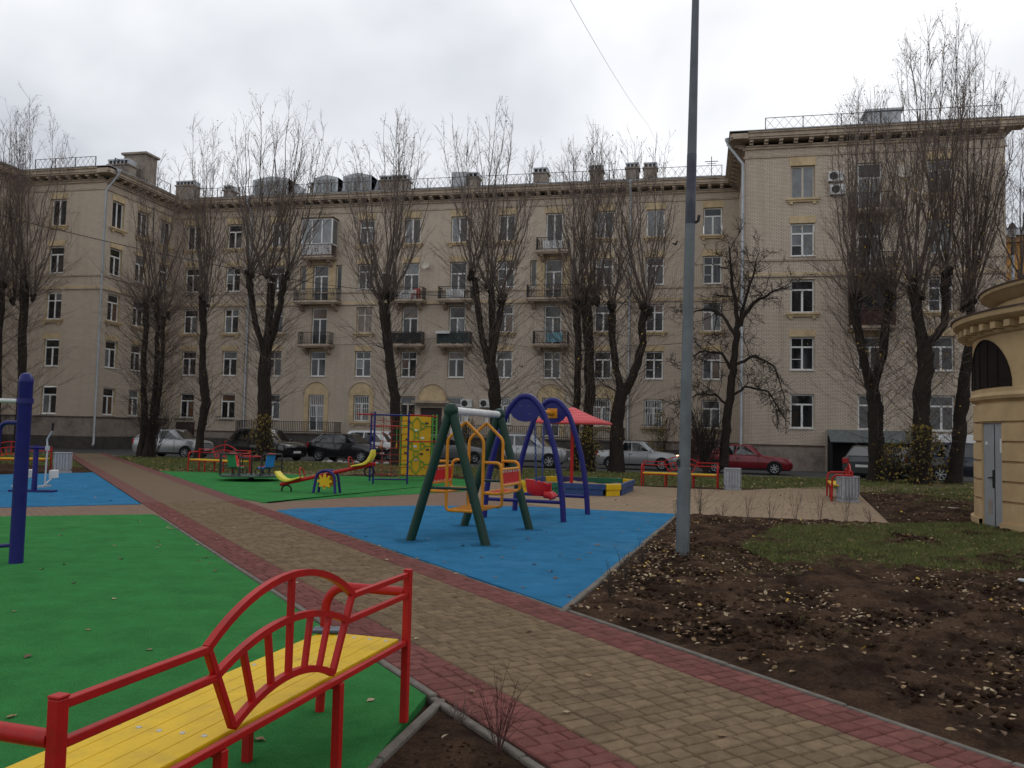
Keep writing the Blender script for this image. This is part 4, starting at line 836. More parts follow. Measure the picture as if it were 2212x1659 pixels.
b = MB(); K = 20; zb, zt = 2.69, 3.62; hwid = 0.95
for i in range(K+1):
    u = -1+2*i/K; zz = zb+(zt-zb)*math.sqrt(max(0, 1-u*u)) if abs(u) < 1 else zb
    a = aW+u*hwid/RC
    for zq, rr in ((zb, RC+.012), (max(zz, zb+.01), RC+.012)): wv.append((rr*math.cos(a), rr*math.sin(a), zq))
b.add(wv, [(2*i, 2*i+2, 2*i+3, 2*i+1) for i in range(K)]); mat('niche_dark', (0.014, 0.010, 0.009), 0.8, var=0.3, spec=0.1); nic = b.build('niche_shade', 'niche_dark', pav)
MB().tube([((RC+.015)*math.cos(aW+u*hwid/RC), (RC+.015)*math.sin(aW+u*hwid/RC), zb+(zt-zb)*math.sqrt(max(0, 1-u*u))) for u in [math.cos(math.pi*k/24) for k in range(25)]], .02, 6).build('niche_moulding', 'niche_dark', nic)
b = MB()
for k in range(4): u = -.6+.4*k; b.bar(((RC+.02)*math.cos(aW+u*hwid/RC), (RC+.02)*math.sin(aW+u*hwid/RC), zb), ((RC+.02)*math.cos(aW+u*hwid/RC), (RC+.02)*math.sin(aW+u*hwid/RC), zb+(zt-zb)*math.sqrt(1-u*u)), .012)
b.build('niche_bars', 'niche_dark', nic)
g = G(2050, 1102); tag(MB().box(-.2, .2, -.13, .13, -.03, .06).build('concrete_slab', 'plinth_plaster', None, smooth=False, bevel=.015), 'loose pale slab lying on the soil by the ochre pavilion', 'slab').location = (g.x, g.y, .01)
# ------------------------------------------------------------------ galvanised lamp post
pole = thing('lamp_post', 'tall grey galvanised steel post rising from the soil bed', 'post', (-0.235, 12.0, 0), 0.3)
pole.rotation_euler = (0, D2R(0.75), 0.0)
mat('pole_zinc', (0.135, 0.15, 0.158), 0.6, 0.2, var=0.22, vs=3, dirt=(0.08, 0.09, 0.095, 0.6), ds=2)
MB().lathe([(0.094, -.1), (0.092, 1.18), (0.082, 1.19), (0.081, 1.2)], 8).build('lower_section', 'pole_zinc', pole, ang=20)
MB().lathe([(0.080, 1.2), (0.076, 2.6), (0.072, 4.6)], 12).build('middle_section', 'pole_zinc', pole, ang=20)
mat('pole_upper', (0.115, 0.128, 0.145), 0.6, 0.2, var=0.2, vs=2)
mat('pole_dark', (0.05, 0.055, 0.07), 0.5, 0.3, var=0.3, vs=3, dirt=(0.16, 0.17, 0.18, 0.6), ds=2)
MB().lathe([(0.072, 4.6), (0.068, 5.6)], 12).build('sleeve', 'pole_dark', pole, ang=20)
MB().lathe([(0.066, 5.6), (0.045, 8.6), (0.0, 8.61)], 12).build('upper_section', 'pole_upper', pole, ang=20)
MB().box(-.105, -.07, -.06, -.02, 1.2, 1.3).box(-.11, -.095, -.075, -.03, 1.22, 1.27).build('hatch_lock', 'iron_dark', pole, smooth=False)
MB().tube([(.06, 0, 4.62), (.11, -.02, 4.64), (.12, -.02, 4.72)], .022, 8).build('bolt', 'iron_dark', pole)
# lantern on a pole behind the pavilion
xl = AT(2188, 600, 41).x; zt = AT(2188, 478, 41).z
sl_ = thing('street_lamp', 'slim grey pole with small dark lantern standing behind the ochre pavilion', 'street lamp', (xl, 41, -.03))
MB().lathe([(.09, 0), (.075, zt-1.6), (.07, zt-1.45)], 10).build('pole', 'galvanised', sl_); MB().lathe([(.085, zt-1.5), (.05, zt-1.1), (.04, zt-.72)], 10).build('bracket', 'iron_dark', sl_)
MB().lathe([(.12, zt-.7), (.19, zt-.35), (.2, zt-.33)], 10).build('lantern', 'lamp_glass', sl_); MB().lathe([(.22, zt-.33), (.1, zt-.1), (.01, zt)], 10).build('lantern_cap', 'iron_dark', sl_)
# ------------------------------------------------------------------ benches
def make_bench(label, loc, rz, beam='paint_red'):
    t = thing('park_bench', label, 'bench', loc, rz, 'red and yellow benches')
    w = .028
    def arc(x0, z0, zm, n=18):                               # circular arc through (-x0,z0),(0,zm),(x0,z0)
        h = zm-z0; R = (x0*x0+h*h)/(2*h); zc = zm-R; a = math.asin(min(1, x0/R)); a = math.pi-a if h > x0 else a
        return [(R*math.sin(q), 0, zc+R*math.cos(q)) for q in np.linspace(-a, a, n)]
    def sq(pts): 
        b = MB(); k = len(pts); vs = []; fs = []
        for i, p in enumerate(pts):
            tg = (Vector(pts[min(i+1, k-1)])-Vector(pts[max(i-1, 0)])).normalized(); nn = Vector((-tg.z, 0, tg.x)); 
            for a, c in ((1, 1), (1, -1), (-1, -1), (-1, 1)): vs.append(Vector(p)+nn*(a*w/2)+Vector((0, c*w/2, 0)))
        for i in range(k-1):
            for j in range(4): fs.append((i*4+j, i*4+(j+1) % 4, i*4+4+(j+1) % 4, i*4+4+j))
        fs += [(3, 2, 1, 0), tuple((k-1)*4+j for j in range(4))]; b.add(vs, fs); return b
    for s_ in (-1, 1):
        b = MB().box(s_*1.2-.02, s_*1.2+.02, -.02, .02, 0.0, .815); b.box(s_*1.2-.0215, s_*1.2+.0215, -.0215, .0215, .815, .825); b.build('back_post', beam, t, smooth=False, bevel=.004)
        b = MB().bar((s_*1.176, 0, .795), (s_*.54, 0, .795), w); b.bar((s_*1.176, 0, .685), (s_*.49, 0, .685), w); b.build('side_rail', beam, t, smooth=False, bevel=.004)
        b = MB().bar((s_*.545, 0, .80), (s_*.375, 0, .475), w, w, (0, 1, 0)); b.build('slanted_bar', beam, t, smooth=False, bevel=.004)
        b = MB().tube([(s_*1.2, .02, .70), (s_*1.2, .37, .70)]+[(s_*1.2, .37+.13*math.sin(q), .57+.13*math.cos(q)) for q in np.linspace(.15, math.pi/2, 7)]+[(s_*1.2, .505, .3), (s_*1.2, .515, 0.0)], .026, 12); b.build('armrest', beam, t)
        for yy, zt_ in ((0, .414), (.47, .388)): MB().box(s_*.44-.02, s_*.44+.02, yy-.02, yy+.02, 0.0, zt_).build('leg', beam, t, smooth=False, bevel=.003)
        MB().bar((s_*.44, .0, .40), (s_*.44, .5, .40), .03, .025).build('cross_bar', beam, t, smooth=False)
    sq(arc(.545, .80, .975)).build('outer_arch', beam, t, ang=60); sq(arc(.50, .685, .795)).build('inner_arch', beam, t, ang=60); sq(arc(.375, .475, .565)).build('lower_arch', beam, t, ang=60)
    for x0, x1 in ((-.33, -.25), (-.165, -.125), (.165, .125), (.33, .25)):
        za = .795-.11*(x0/.5)**2; zb_ = .565-.09*(x1/.375)**2; MB().bar((x0, 0, za), (x1, 0, zb_), w*.85, w*.85, (0, 1, 0)).build('spindle', beam, t, smooth=False, bevel=.003)
    MB().bar((0, 0, .975), (0, 0, .56), w*.9).build('centre_spindle', beam, t, smooth=False, bevel=.003)
    MB().bar((-1.176, 0, .43), (1.176, 0, .43), w, w).build('back_rail', beam, t, smooth=False, bevel=.004); MB().bar((-1.176, .5, .395), (1.176, .5, .395), .03, .03).build('front_rail', beam, t, smooth=False, bevel=.003)
    for i in range(5):
        y0 = .03+i*.094
        pl = MB().box(-1.17, 1.17, y0+.0015, y0+.0925, .412, .45).build('seat_plank', 'paint_yellow', t, smooth=False, bevel=.004)
        for x in (-1.1, -.44, .44, 1.1): MB().lathe([(.011, .449), (.010, .4535), (.002, .455)], 8, (x+RNG.uniform(-.01, .01), y0+.047, 0)).build('bolt', 'bolt_grey', pl)
    return t
BEN = make_bench('nearest red bench with yellow plank seat, seen from behind on green rubber', (-1.655, 3.28, .02), math.atan2(.997, .075))
def bench_copy(label, loc, facing):
    c = copy_tree(BEN); c['label'] = label; c.location = loc; c.rotation_euler = (0, 0, D2R(facing-90)); return c
q = AT(483, 1020, 27.4); bench_copy('red and yellow bench facing the path, behind the merry-go-round', (q.x, 27.4, 0.0), -103)
bench_copy('red and yellow bench on the sandy paving, partly hidden by the lamp post', (-.64, 28.32, .005), -94)
bench_copy('red and yellow bench seen end-on beside a grey bin at the plaza edge', (4.0, 24.95, .005), 175)
q = G(100, 1020); fa = D2R(-62); fx = Vector((math.cos(fa), math.sin(fa), 0)); ax = Vector((fx.y, -fx.x, 0)); q2 = q-fx*.51+ax*1.2
bench_copy('red and yellow bench at the left edge behind the exercise machine', (q2.x, q2.y, .0), -62)
# packet left on the bench
pk = thing('packet', 'flat dark blue packet with white pattern lying on the near bench seat', 'packet', tuple(G(708, 1364, .475)), .25)
MB().box(-.085, .085, -.055, .055, 0, .016).build('body', 'slate_blue', pk, smooth=False, bevel=.004)
b = MB()
for r_ in (-.03, .005, .04):
    for k in range(9): x = -.075+.017*k; b.bar((x, r_-.008+(k % 2)*.016, .0168), (x+.017, r_+.008-(k % 2)*.016, .0168), .004, .0015)
b.build('white_pattern', 'pattern_white', pk, smooth=False)
# ------------------------------------------------------------------ litter bins
def make_bin(label, loc, rz):
    t = thing('litter_bin', label, 'bin', loc, rz, 'grey concrete litter bins')
    s = .225; b = MB(); v = []
    for z, k in ((0, s+.018), (.07, s+.022), (.075, s-.03), (.09, s-.012), (.65, s-.012), (.655, s+.018), (.68, s+.018), (.68, s-.06), (.3, s-.07)):
        ch = .03; v.append([(a*k-(a*ch if m_ else 0), c*k-(0 if m_ else c*ch), z) for a, c, m_ in ((1, -1, 0), (1, 1, 0), (1, 1, 1), (-1, 1, 1), (-1, 1, 0), (-1, -1, 0), (-1, -1, 1), (1, -1, 1))])
    vs = [p for r_ in v for p in r_]; fs = [(i*8+j, i*8+(j+1) % 8, i*8+8+(j+1) % 8, i*8+8+j) for i in range(len(v)-1) for j in range(8)]; b.add(vs, fs); b.add(v[-1], [tuple(range(8))])
    b.build('body', 'concrete_bin', t, ang=20)
    for k in range(4):                                       # raised ribs leave the fluting between them
        for i in range(5):
            o = MB().box(-.165+i*.0825-.02, -.165+i*.0825+.02, -s-.022, -s+.002, .13, .64).build('rib', 'concrete_bin', t, smooth=False, bevel=.006) if (k, i) == (0, 0) else None
            if o: ribs = o
            else: o = bpy.data.objects.new('rib', ribs.data); col.objects.link(o); o.parent = t; m_ = o.modifiers.new('bevel', 'BEVEL'); m_.width = .006
            o.matrix_local = Matrix.Rotation(k*math.pi/2, 4, 'Z') @ Matrix.Translation((.0825*i if (k, i) != (0, 0) else 0, 0, 0))
    return t
B0 = make_bin('grey fluted concrete litter bin right of the bench on the sandy paving', (*G(1582, 1058)[:2], .0), .1)
def bin_copy(label, loc, rz): c = copy_tree(B0); c['label'] = label; c.location = loc; c.rotation_euler = (0, 0, rz)
bin_copy('grey fluted concrete litter bin in front of the end-on bench', (*(G(1834, 1086)+Vector((0, .2, 0)))[:2], .0), .15); bin_copy('grey fluted concrete litter bin beside the bench at the left edge', (*(G(119, 1021)+Vector((0.1, .2, 0)))[:2], -.02), .5)
# ------------------------------------------------------------------ green A-frame swing with facing seats
pA, pB = Vector((-3.53, 11.75, 0)), Vector((-3.35, 13.99, 0)); ax = (pB-pA).normalized(); ang_s = math.atan2(ax.y, ax.x)
sw = thing('glider_swing', 'dark green A-frame swing carrying an orange tubular boat with facing red seats', 'swing', tuple((pA+pB)/2)[:2]+(.02,), ang_s)
HL = 1.12                                                    # half beam length; local x along the beam, local -y to the photo's right
for s_ in (-1, 1):
    fr = MB().lathe([(.001, -.11), (.07, -.09), (.105, -.03), (.105, .03), (.07, .09), (.001, .11)], 14).build('joint_cap', 'paint_green_dark', sw); fr.location = (s_*HL, 0, 1.90)
    for u in (-1, 1): MB().tube([(s_*HL, u*.02, 1.88), (s_*(HL), u*.585, -.02)], .068, 14).build('leg', 'paint_green_dark', sw)
    MB().tube([(s_*HL, -.34, .78), (s_*HL, .34, .78)], .022, 8).build('tie_bar', 'paint_green_dark', sw)
MB().tube([(-HL+.08, 0, 1.90), (HL-.08, 0, 1.90)], .058, 14).build('top_beam', 'paint_white', sw)
for s_ in (-1, 1): MB().box(s_*.48-.02, s_*.48+.02, -.02, .02, 1.74, 1.85).build('hanger_bracket', 'paint_white', sw, smooth=False)
OR = 'paint_orange'; tr = .0235
def bent(pts, r=.08, n=5):                                   # polyline with rounded corners
    P = [Vector(p) for p in pts]; out = [P[0]]
    for i in range(1, len(P)-1):
        a, c = (P[i-1]-P[i]), (P[i+1]-P[i]); k = min(r, a.length*.45, c.length*.45); A_, C_ = P[i]+a.normalized()*k, P[i]+c.normalized()*k
        for j in range(n+1): t_ = j/n; out.append(A_*(1-t_)**2+P[i]*2*t_*(1-t_)+C_*t_**2)
    return out+[P[-1]]
for s_ in (-1, 1):                                           # two hanging hoops across the beam
    x = s_*.48
    MB().tube(bent([(x, 0, 1.75), (x, .29, 1.48), (x, .29, .40), (x, -.29, .40), (x, -.29, 1.48), (x, 0, 1.75)], .07), tr, 10).build('hanging_hoop', OR, sw)
for i in range(8): yy = -.25+.5*i/7; MB().tube([(-.48, yy, .415), (.48, yy, .415)], .014, 6).build('footrest_slat', OR, sw)
for u in (-1, 1):                                            # seats left and right
    for s_ in (-1, 1):
        x = s_*.46; MB().tube(bent([(x, u*.29, 1.14), (x, u*.56, 1.14), (x, u*.60, .68), (x, u*.29, .68)], .08), tr, 10).build('seat_frame', OR, sw)
    for yy, zz in ((.30, .68), (.555, .68), (.588, .80), (.572, 1.04)): MB().tube([(-.46, u*yy, zz), (.46, u*yy, zz)], tr*.9, 8).build('cross_tube', OR, sw)
    st = MB().box(-.43, .43, min(u*.32, u*.54), max(u*.32, u*.54), .682, .692).build('seat', 'plastic_red', sw, smooth=False)
    bkr = MB(); bkr.prism([(u*.587, .82), (u*.575, 1.02), (u*.567, 1.02), (u*.579, .82)], lambda a, c, w: (w, a, c), -.43, .43); bk_ = bkr.build('backrest', 'plastic_red', sw, smooth=False)
    b = MB()
    for k in range(7):
        for zz in (.83, 1.0): b.box(-.4+.13*k, -.385+.13*k, u*.579-.014, u*.579+.014, zz-.008 if zz > .9 else zz-.025, zz+.03 if zz > .9 else zz+.006)
    stuff(b.build('lacing', 'paint_white', bk_, smooth=False))
for u in (-1, 1):                                            # darker footing patches round the legs
    for s_ in (-1, 1):
        b = MB(); k = 18; b.add([(s_*HL+RNG.uniform(.17, .27)*math.cos(2*math.pi*i/k), u*.585+RNG.uniform(.17, .27)*math.sin(2*math.pi*i/k), .0035) for i in range(k)], [tuple(range(k))]); b.build('footing_patch', 'rubber_blue_worn', sw, smooth=False)
# ------------------------------------------------------------------ blue arch swing with red infant seat
q1, q2 = Vector((-3.2, 15.46, 0)), Vector((-2.98, 17.16, 0)); ax = (q2-q1).normalized()
bs = thing('arch_swing', 'blue arch-shaped swing with a single red infant bucket seat on chains', 'swing', tuple((q1+q2)/2)[:2]+(.01,), math.atan2(ax.y, ax.x))
for s_ in (-1, 1):
    x = s_*.855; pts = []
    half = [(.78, -.02), (.74, .5), (.64, 1.1), (.50, 1.6), (.36, 1.98), (.24, 2.16), (.12, 2.27), (0, 2.30)]
    pts = [(x, y, z) for y, z in half]+[(x, -y, z) for y, z in half[::-1][1:]]
    sm = []; P = [Vector(p) for p in pts]
    for i in range(len(P)-1):
        p0, p1, p2, p3 = P[max(i-1, 0)], P[i], P[i+1], P[min(i+2, len(P)-1)]
        for t_ in (0, .25, .5, .75): sm.append(.5*((2*p1)+(-p0+p2)*t_+(2*p0-5*p1+4*p2-p3)*t_**2+(-p0+3*p1-3*p2+p3)*t_**3))
    sm.append(P[-1]); MB().tube(sm, .055, 12).build('arch', 'paint_blue', bs)
    dk = MB(); dk.prism([(.30, 2.03), (.22, 2.17), (.1, 2.25), (0, 2.27), (-.1, 2.25), (-.22, 2.17), (-.30, 2.03), (-.37, 1.98), (-.28, 1.97), (-.23, 1.90), (-.13, 1.84), (0, 1.82), (.13, 1.84), (.23, 1.90), (.28, 1.97), (.37, 1.98)], lambda u, v, w: (x+w, u, v), -.018, .018); dko = dk.build('gusset_plate', 'paint_blue', bs, ang=30)
    for a in (-.09, .09):
        for zz in (1.97, 2.12): MB().lathe([(.014, -.03), (.014, .03), (.001, .03)], 8).build('bolt', 'paint_white', dko).matrix_local = Matrix.Translation((x-.005, a, zz)) @ Matrix.Rotation(math.pi/2, 4, 'Y')
    MB().tube([(x, -.73, .36), (x, .73, .36)], .034, 10).build('tie_bar', 'paint_blue', bs)
    MB().box(x-s_*.02-.02, x-s_*.02+.02, -.11, .11, 1.93, 2.13).build('beam_flange', 'paint_orange', bs, smooth=False, bevel=.006)
MB().tube([(-.84, 0, 2.03), (.84, 0, 2.03)], .05, 12).build('cross_beam', 'paint_orange', bs)
for s_ in (-1, 1):
    MB().tube([(s_*.30, 0, 1.99), (s_*.30, 0, 1.9)], .028, 8).build('hanger', 'iron_dark', bs)
    b = MB(); n = 26
    for k in range(n):
        f = k/(n-1); p = Vector((s_*(.30-.13*f), -.02*f, 1.9-1.27*f)); r_ = .017
        u1 = Vector((1, 0, 0)) if k % 2 else Vector((0, 1, 0))
        b.tube([p+u1*(r_*math.cos(t_))+Vector((0, 0, .034))*math.sin(t_) for t_ in np.linspace(0, 2*math.pi, 8, endpoint=False)], .0075, 5, closed=True)
    b.build('chain', 'chain_blue', bs)
# moulded bucket: back high towards +y, leg openings at -y
b = MB(); rings = []
def ring(sx, yb, yf, z0, z1, k=16):
    return [(sx*math.cos(t_), ((yb+yf)/2)+((yb-yf)/2)*math.sin(t_), z0+(z1-z0)*(.5+.5*math.sin(t_))) for t_ in np.linspace(0, 2*math.pi, k, endpoint=False)]
RR = [ring(.06, .06, -.06, .40, .40), ring(.15, .15, -.16, .40, .41), ring(.185, .22, -.22, .47, .47), ring(.195, .25, -.25, .56, .60), ring(.19, .26, -.28, .62, .72), ring(.165, .235, -.255, .62, .71), ring(.15, .19, -.19, .50, .50), ring(.05, .05, -.05, .45, .45)]
vs = [p for r_ in RR for p in r_]; b.add(vs, [(i*16+j, i*16+(j+1) % 16, i*16+16+(j+1) % 16, i*16+16+j) for i in range(len(RR)-1) for j in range(16)]); b.add(RR[0], [tuple(range(15, -1, -1))])
for u in (-1, 1): b.tube([(u*.08, -.16, .44), (u*.085, -.28, .42), (u*.085, -.33, .37)], [.075, .07, .065], 10)
b.box(-.03, .03, -.27, -.23, .45, .66)
b.build('bucket_seat', 'plastic_red', bs, ang=50)
# ------------------------------------------------------------------ sandpit with red mushroom canopy
SX0, SX1, SY0, SY1 = -4.75, -2.0, 22.5, 26.0
sp = thing('sandpit', 'low octagonal-cornered sandpit of blue, green and yellow boards filled with sand', 'sandpit', ((SX0+SX1)/2, (SY0+SY1)/2, .004), -.05)
hx, hy, ch = 1.36, 1.7, .34
cs = [(-hx+ch, -hy), (hx-ch, -hy), (hx, -hy+ch), (hx, hy-ch), (hx-ch, hy), (-hx+ch, hy), (-hx, hy-ch), (-hx, -hy+ch)]
cm = ['box_blue', 'paint_yellow', 'box_blue', 'paint_yellow', 'box_navy', 'paint_yellow', 'box_blue', 'paint_yellow']
for i in range(8):
    p, q = Vector((*cs[i], 0)), Vector((*cs[(i+1) % 8], 0)); d = (q-p).normalized()
    parts = [(p, q, cm[i])]
    if i == 0: m_ = p.lerp(q, .42); parts = [(p, m_-d*.004, 'box_green'), (m_+d*.004, q, 'box_blue')]
    if i == 4: m_ = p.lerp(q, .55); parts = [(p, m_-d*.004, 'box_green'), (m_+d*.004, q, 'box_navy')]
    if i == 6: parts = [(p, p.lerp(q, .5)-d*.004, 'box_blue'), (p.lerp(q, .5)+d*.004, q, 'box_green')]
    for a, c, m_ in parts:
        nrm_ = Vector((d.y, -d.x, 0)); b = MB(); b.bar(a+Vector((0, 0, .245)), c+Vector((0, 0, .245)), .09, .15)
        e1 = (c-a)*.06; b.bar(a+e1+Vector((0, 0, .085))-nrm_*.012, c-e1+Vector((0, 0, .085))-nrm_*.012, .066, .168); b.build('side_board', m_, sp, smooth=False, bevel=.012)
X, Y = np.meshgrid(np.linspace(-hx, hx, 40), np.linspace(-hy, hy, 50)); Zs = .10+.11*vnoise(X*2.2+9, Y*2.2, 4)+.03*vnoise(X*8, Y*8, 2); kp = inpoly(X, Y, [(x*.965, y*.97) for x, y in cs]); idx = np.arange(X.size).reshape(X.shape)
k = kp[:-1, :-1] & kp[1:, :-1] & kp[:-1, 1:] & kp[1:, 1:]
npmesh('sand_fill', np.stack([X.ravel(), Y.ravel(), Zs.ravel()], -1), np.stack([idx[:-1, :-1][k], idx[:-1, 1:][k], idx[1:, 1:][k], idx[1:, :-1][k]], -1), 'sand', sp, smooth=True)
cp = thing('mushroom_canopy', 'red square umbrella canopy of shingles on a red post in the sandpit', 'canopy', ((SX0+SX1)/2-.3, 24.6, .0), -.05)
MB().lathe([(.05, 0), (.05, 2.0)], 14).build('post', 'paint_red', cp)
b = MB(); prof_c = [(.02, 2.42), (.30, 2.27), (.62, 2.12), (.98, 2.0), (1.02, 1.985), (1.02, 1.93), (.96, 1.93), (.3, 2.1)]
for i, (r_, z) in enumerate(prof_c):
    for k in range(4): a = math.pi/4+k*math.pi/2; b.v.append((r_*1.414*math.cos(a), r_*1.414*math.sin(a), z))
for i in range(len(prof_c)-1):
    for k in range(4): b.f.append([i*4+k, i*4+(k+1) % 4, i*4+4+(k+1) % 4, i*4+4+k]); b.m.append(0)
b.build('canopy', 'canopy_red', cp, smooth=False, bevel=.02)
def czr(r_): 
    for (r0, z0), (r1, z1) in zip(prof_c, prof_c[1:4]):
        if r0 <= r_ <= r1: return z0+(z1-z0)*(r_-r0)/(r1-r0)
    return prof_c[3][1]
rows = 6
for k in range(4):
    R_ = Matrix.Rotation(k*math.pi/2, 4, 'Z')
    for r_ in range(rows):
        ra, rb = .05+.92*r_/rows, .05+.92*(r_+1)/rows; n = r_+1 if r_ < 3 else r_+1
        for j in range(n):
            o_ = .5*((r_) % 2)/n
            va = [(-1+2*(j)/n, ra), (-1+2*(j+1)/n, ra), (-1+2*(j+1)/n, rb), (-1+2*j/n, rb)]; vs = []
            for up in (.004, .016):
                for u, rr in va:
                    g_ = .006 if u > va[0][0] else -.006
                    vs.append(R_ @ Vector((max(-rr, min(rr, u*rr-g_)), -rr, czr(rr)+up*(1.0 if rr == rb else .35))))
            MB().add(vs, [(4, 5, 6, 7), (0, 1, 5, 4), (1, 2, 6, 5), (2, 3, 7, 6), (3, 0, 4, 7)]).build('shingle', 'canopy_red', cp, smooth=False)
# spilled sand round the pit
X, Y = np.meshgrid(np.linspace(-2.1, 1.2, 40), np.linspace(21.2, 23.2, 26)); Zs = -.004+.035*np.maximum(0, vnoise(X*1.6, Y*1.6, 6)-.35)*np.clip(1.3-np.abs(X+.6)/1.5, 0, 1)+.008*vnoise(X*9, Y*9, 3); idx = np.arange(X.size).reshape(X.shape)
stuff(npmesh('spilled_sand', np.stack([X.ravel(), Y.ravel(), Zs.ravel()], -1), np.stack([idx[:-1, :-1].ravel(), idx[:-1, 1:].ravel(), idx[1:, 1:].ravel(), idx[1:, :-1].ravel()], -1), 'sand', smooth=True)); bpy.data.objects['spilled_sand']['label'] = 'thin spill of sand on the paving beside the sandpit'
# ------------------------------------------------------------------ seesaw
s0, s1 = Vector((-10.36, 19.75, .20)), Vector((-7.98, 19.85, .77))
ss = thing('seesaw', 'red seesaw beam with yellow seats on a blue stand with a yellow flower', 'seesaw', (-9.13, 19.8, .02), math.atan2(s1.y-s0.y, s1.x-s0.x))
tl = math.atan2(.57, 2.38); ca, sa = math.cos(tl), math.sin(tl)
def tp(u, v, y=0): return (u*ca-v*sa, y, .47+u*sa+v*ca)
MB().tube([tp(-1.28, 0), tp(1.28, 0)], .048, 14).build('beam', 'paint_red', ss)
for s_ in (-1, 1):
    b = MB(); prof_s = [(.40, .0), (.08, .0), (-.04, .05), (-.14, .16), (-.20, .27), (-.235, .27), (-.215, .14), (-.13, .02), (0, -.05), (.12, -.055), (.40, -.03)]
    w_ = lambda a: .155
    b.prism([(u, v) for u, v in prof_s], lambda u, v, w: tp(s_*(1.08-u), .075+v, w), -.15, .15); b.build('seat', 'plastic_yellow', ss, ang=40, bevel=.02)
    u0 = s_*.66; MB().tube([tp(u0, .03, -.13), tp(u0, .20, -.13)]+[tp(u0, .20+.10*math.sin(q), -.13*math.cos(q)) for q in np.linspace(0.2, math.pi-.2, 7)]+[tp(u0, .20, .13), tp(u0, .03, .13)], .015, 8).build('handle', 'paint_red', ss)
    MB().tube([Vector(tp(s_*1.12, -.05))+Vector((.13*math.cos(q), 0, -.115+.115*math.sin(q))) for q in np.linspace(.35*math.pi-math.pi, .65*math.pi+math.pi-.6, 15)], .022, 8).build('buffer_tyre', 'black_rubber', ss)
for yy in (-.13, .13):
    MB().tube([(-.29, yy*1.3, -.02)]+[(.245*math.cos(q), yy, .36+.2*math.sin(q)) for q in np.linspace(math.pi, 0, 13)]+[(.29, yy*1.3, -.02)], .034, 10).build('stand_arch', 'paint_blue', ss)
MB().tube([(0, -.16, .46), (0, .16, .46)], .03, 10).build('axle', 'iron_dark', ss)
for sy in (-1, 1):
    fl = MB().prism([((.165+.035*math.cos(8*t_))*math.cos(t_), .30+(.165+.035*math.cos(8*t_))*math.sin(t_)) for t_ in np.linspace(0, 2*math.pi, 64, endpoint=False)], lambda u, v, w: (u, sy*.165+w, v), -.008, .008).build('flower_panel', 'paint_yellow' if sy < 0 else 'paint_orange', ss, ang=30)
    for u, v in ((-.06, .42), (.06, .42), (0, .17)): MB().lathe([(.026, 0), (.02, .012), (.001, .015)], 10).build('bolt_cap', 'plastic_red', fl).matrix_local = Matrix.Translation((u, sy*.174, v)) @ Matrix.Rotation(-sy*math.pi/2, 4, 'X')
# ------------------------------------------------------------------ merry-go-round
mg = thing('merry_go_round', 'small merry-go-round with dark railings and red, green and blue seats', 'carousel', (-13.3, 23.45, .02), -.55)
MB().lathe([(.10, 0), (.08, .06), (.05, .12)], 14).build('pivot', 'iron_dark', mg); MB().lathe([(.001, .12), (.90, .12), (.91, .14), (.91, .165), (.001, .165)], 40).build('deck', 'carousel_deck', mg, ang=25)
MB().lathe([(.028, .165), (.028, .78), (.001, .79)], 10).build('centre_post', 'iron_dark', mg); MB().tube([(.26*math.cos(t_), .26*math.sin(t_), .72) for t_ in np.linspace(0, 2*math.pi, 24, endpoint=False)], .018, 8, closed=True).build('hand_wheel', 'paint_red', mg)
for i in range(4):
    a = i*math.pi/2+.25; ca_, sa_ = math.cos(a), math.sin(a)
    R_ = Matrix.Rotation(a, 4, 'Z')
    MB().tube([R_ @ Vector(p) for p in [(.84, -.42, .16), (.84, -.42, .72), (.86, -.36, .80)]+[(.88*math.cos(q), .88*math.sin(q), .80) for q in np.linspace(-.35, .35, 7)]+[(.86, .36, .80), (.84, .42, .72), (.84, .42, .16)]], .02, 8).build('rail', 'iron_dark', mg)
    MB().tube([R_ @ Vector(p) for p in [(.84, -.42, .42), (.90, 0, .42), (.84, .42, .42)]], .014, 6).build('rail', 'iron_dark', mg)
    m_ = ['plastic_blue', 'plastic_red', 'plastic_red', 'plastic_green'][i]
    b = MB(); b.prism([(.42, .42), (.66, .40), (.72, .46), (.80, .80), (.83, .80), (.76, .42), (.68, .365), (.42, .385)], lambda u, v, w: R_ @ Vector((u, w, v)), -.17, .17); b.build('seat', m_, mg, ang=40, bevel=.015)
    for w in (-.14, .14): MB().tube([R_ @ Vector((.62, w, .16)), R_ @ Vector((.62, w, .38))], .016, 6).build('seat_leg', 'iron_dark', mg)
    MB().tube([R_ @ Vector((.45+.11*math.cos(q), -.16, .27+.11*math.sin(q))) for q in np.linspace(0, 2*math.pi, 14, endpoint=False)], .014, 6, closed=True).build('foot_loop', 'iron_dark', mg)
# ------------------------------------------------------------------ climbing frame
F1 = Vector((-9.55, 23.9, 0)); a_ = Vector((.9, .436, 0)); b_ = Vector((-.436, .9, 0))
cf = thing('climbing_frame', 'playground climbing frame with rope net, yellow climbing panel and green ladder', 'climbing frame', tuple(F1)[:2]+(.015,), math.atan2(a_.y, a_.x))
HT = 2.12                                                    # local x along a_, y along b_
f2, b1 = (1.02, 0), (0, 1.5); p1, p2, p3 = (1.0, 2.2), (2.05, 2.2), (2.12, 1.75)
for (x, y), m_ in (((0, 0), 'paint_blue'), (f2, 'paint_blue'), (b1, 'paint_blue'), (p1, 'paint_green'), (p2, 'paint_green'), (p3, 'paint_green')): MB().tube([(x, y, -.02), (x, y, HT+.04)], .03, 10).build('post', m_, cf)
for k in range(10): z = .25+.2*k; MB().tube([(0, 0, z), (*b1, z)], .014, 6).build('ladder_rung', 'paint_blue', cf)
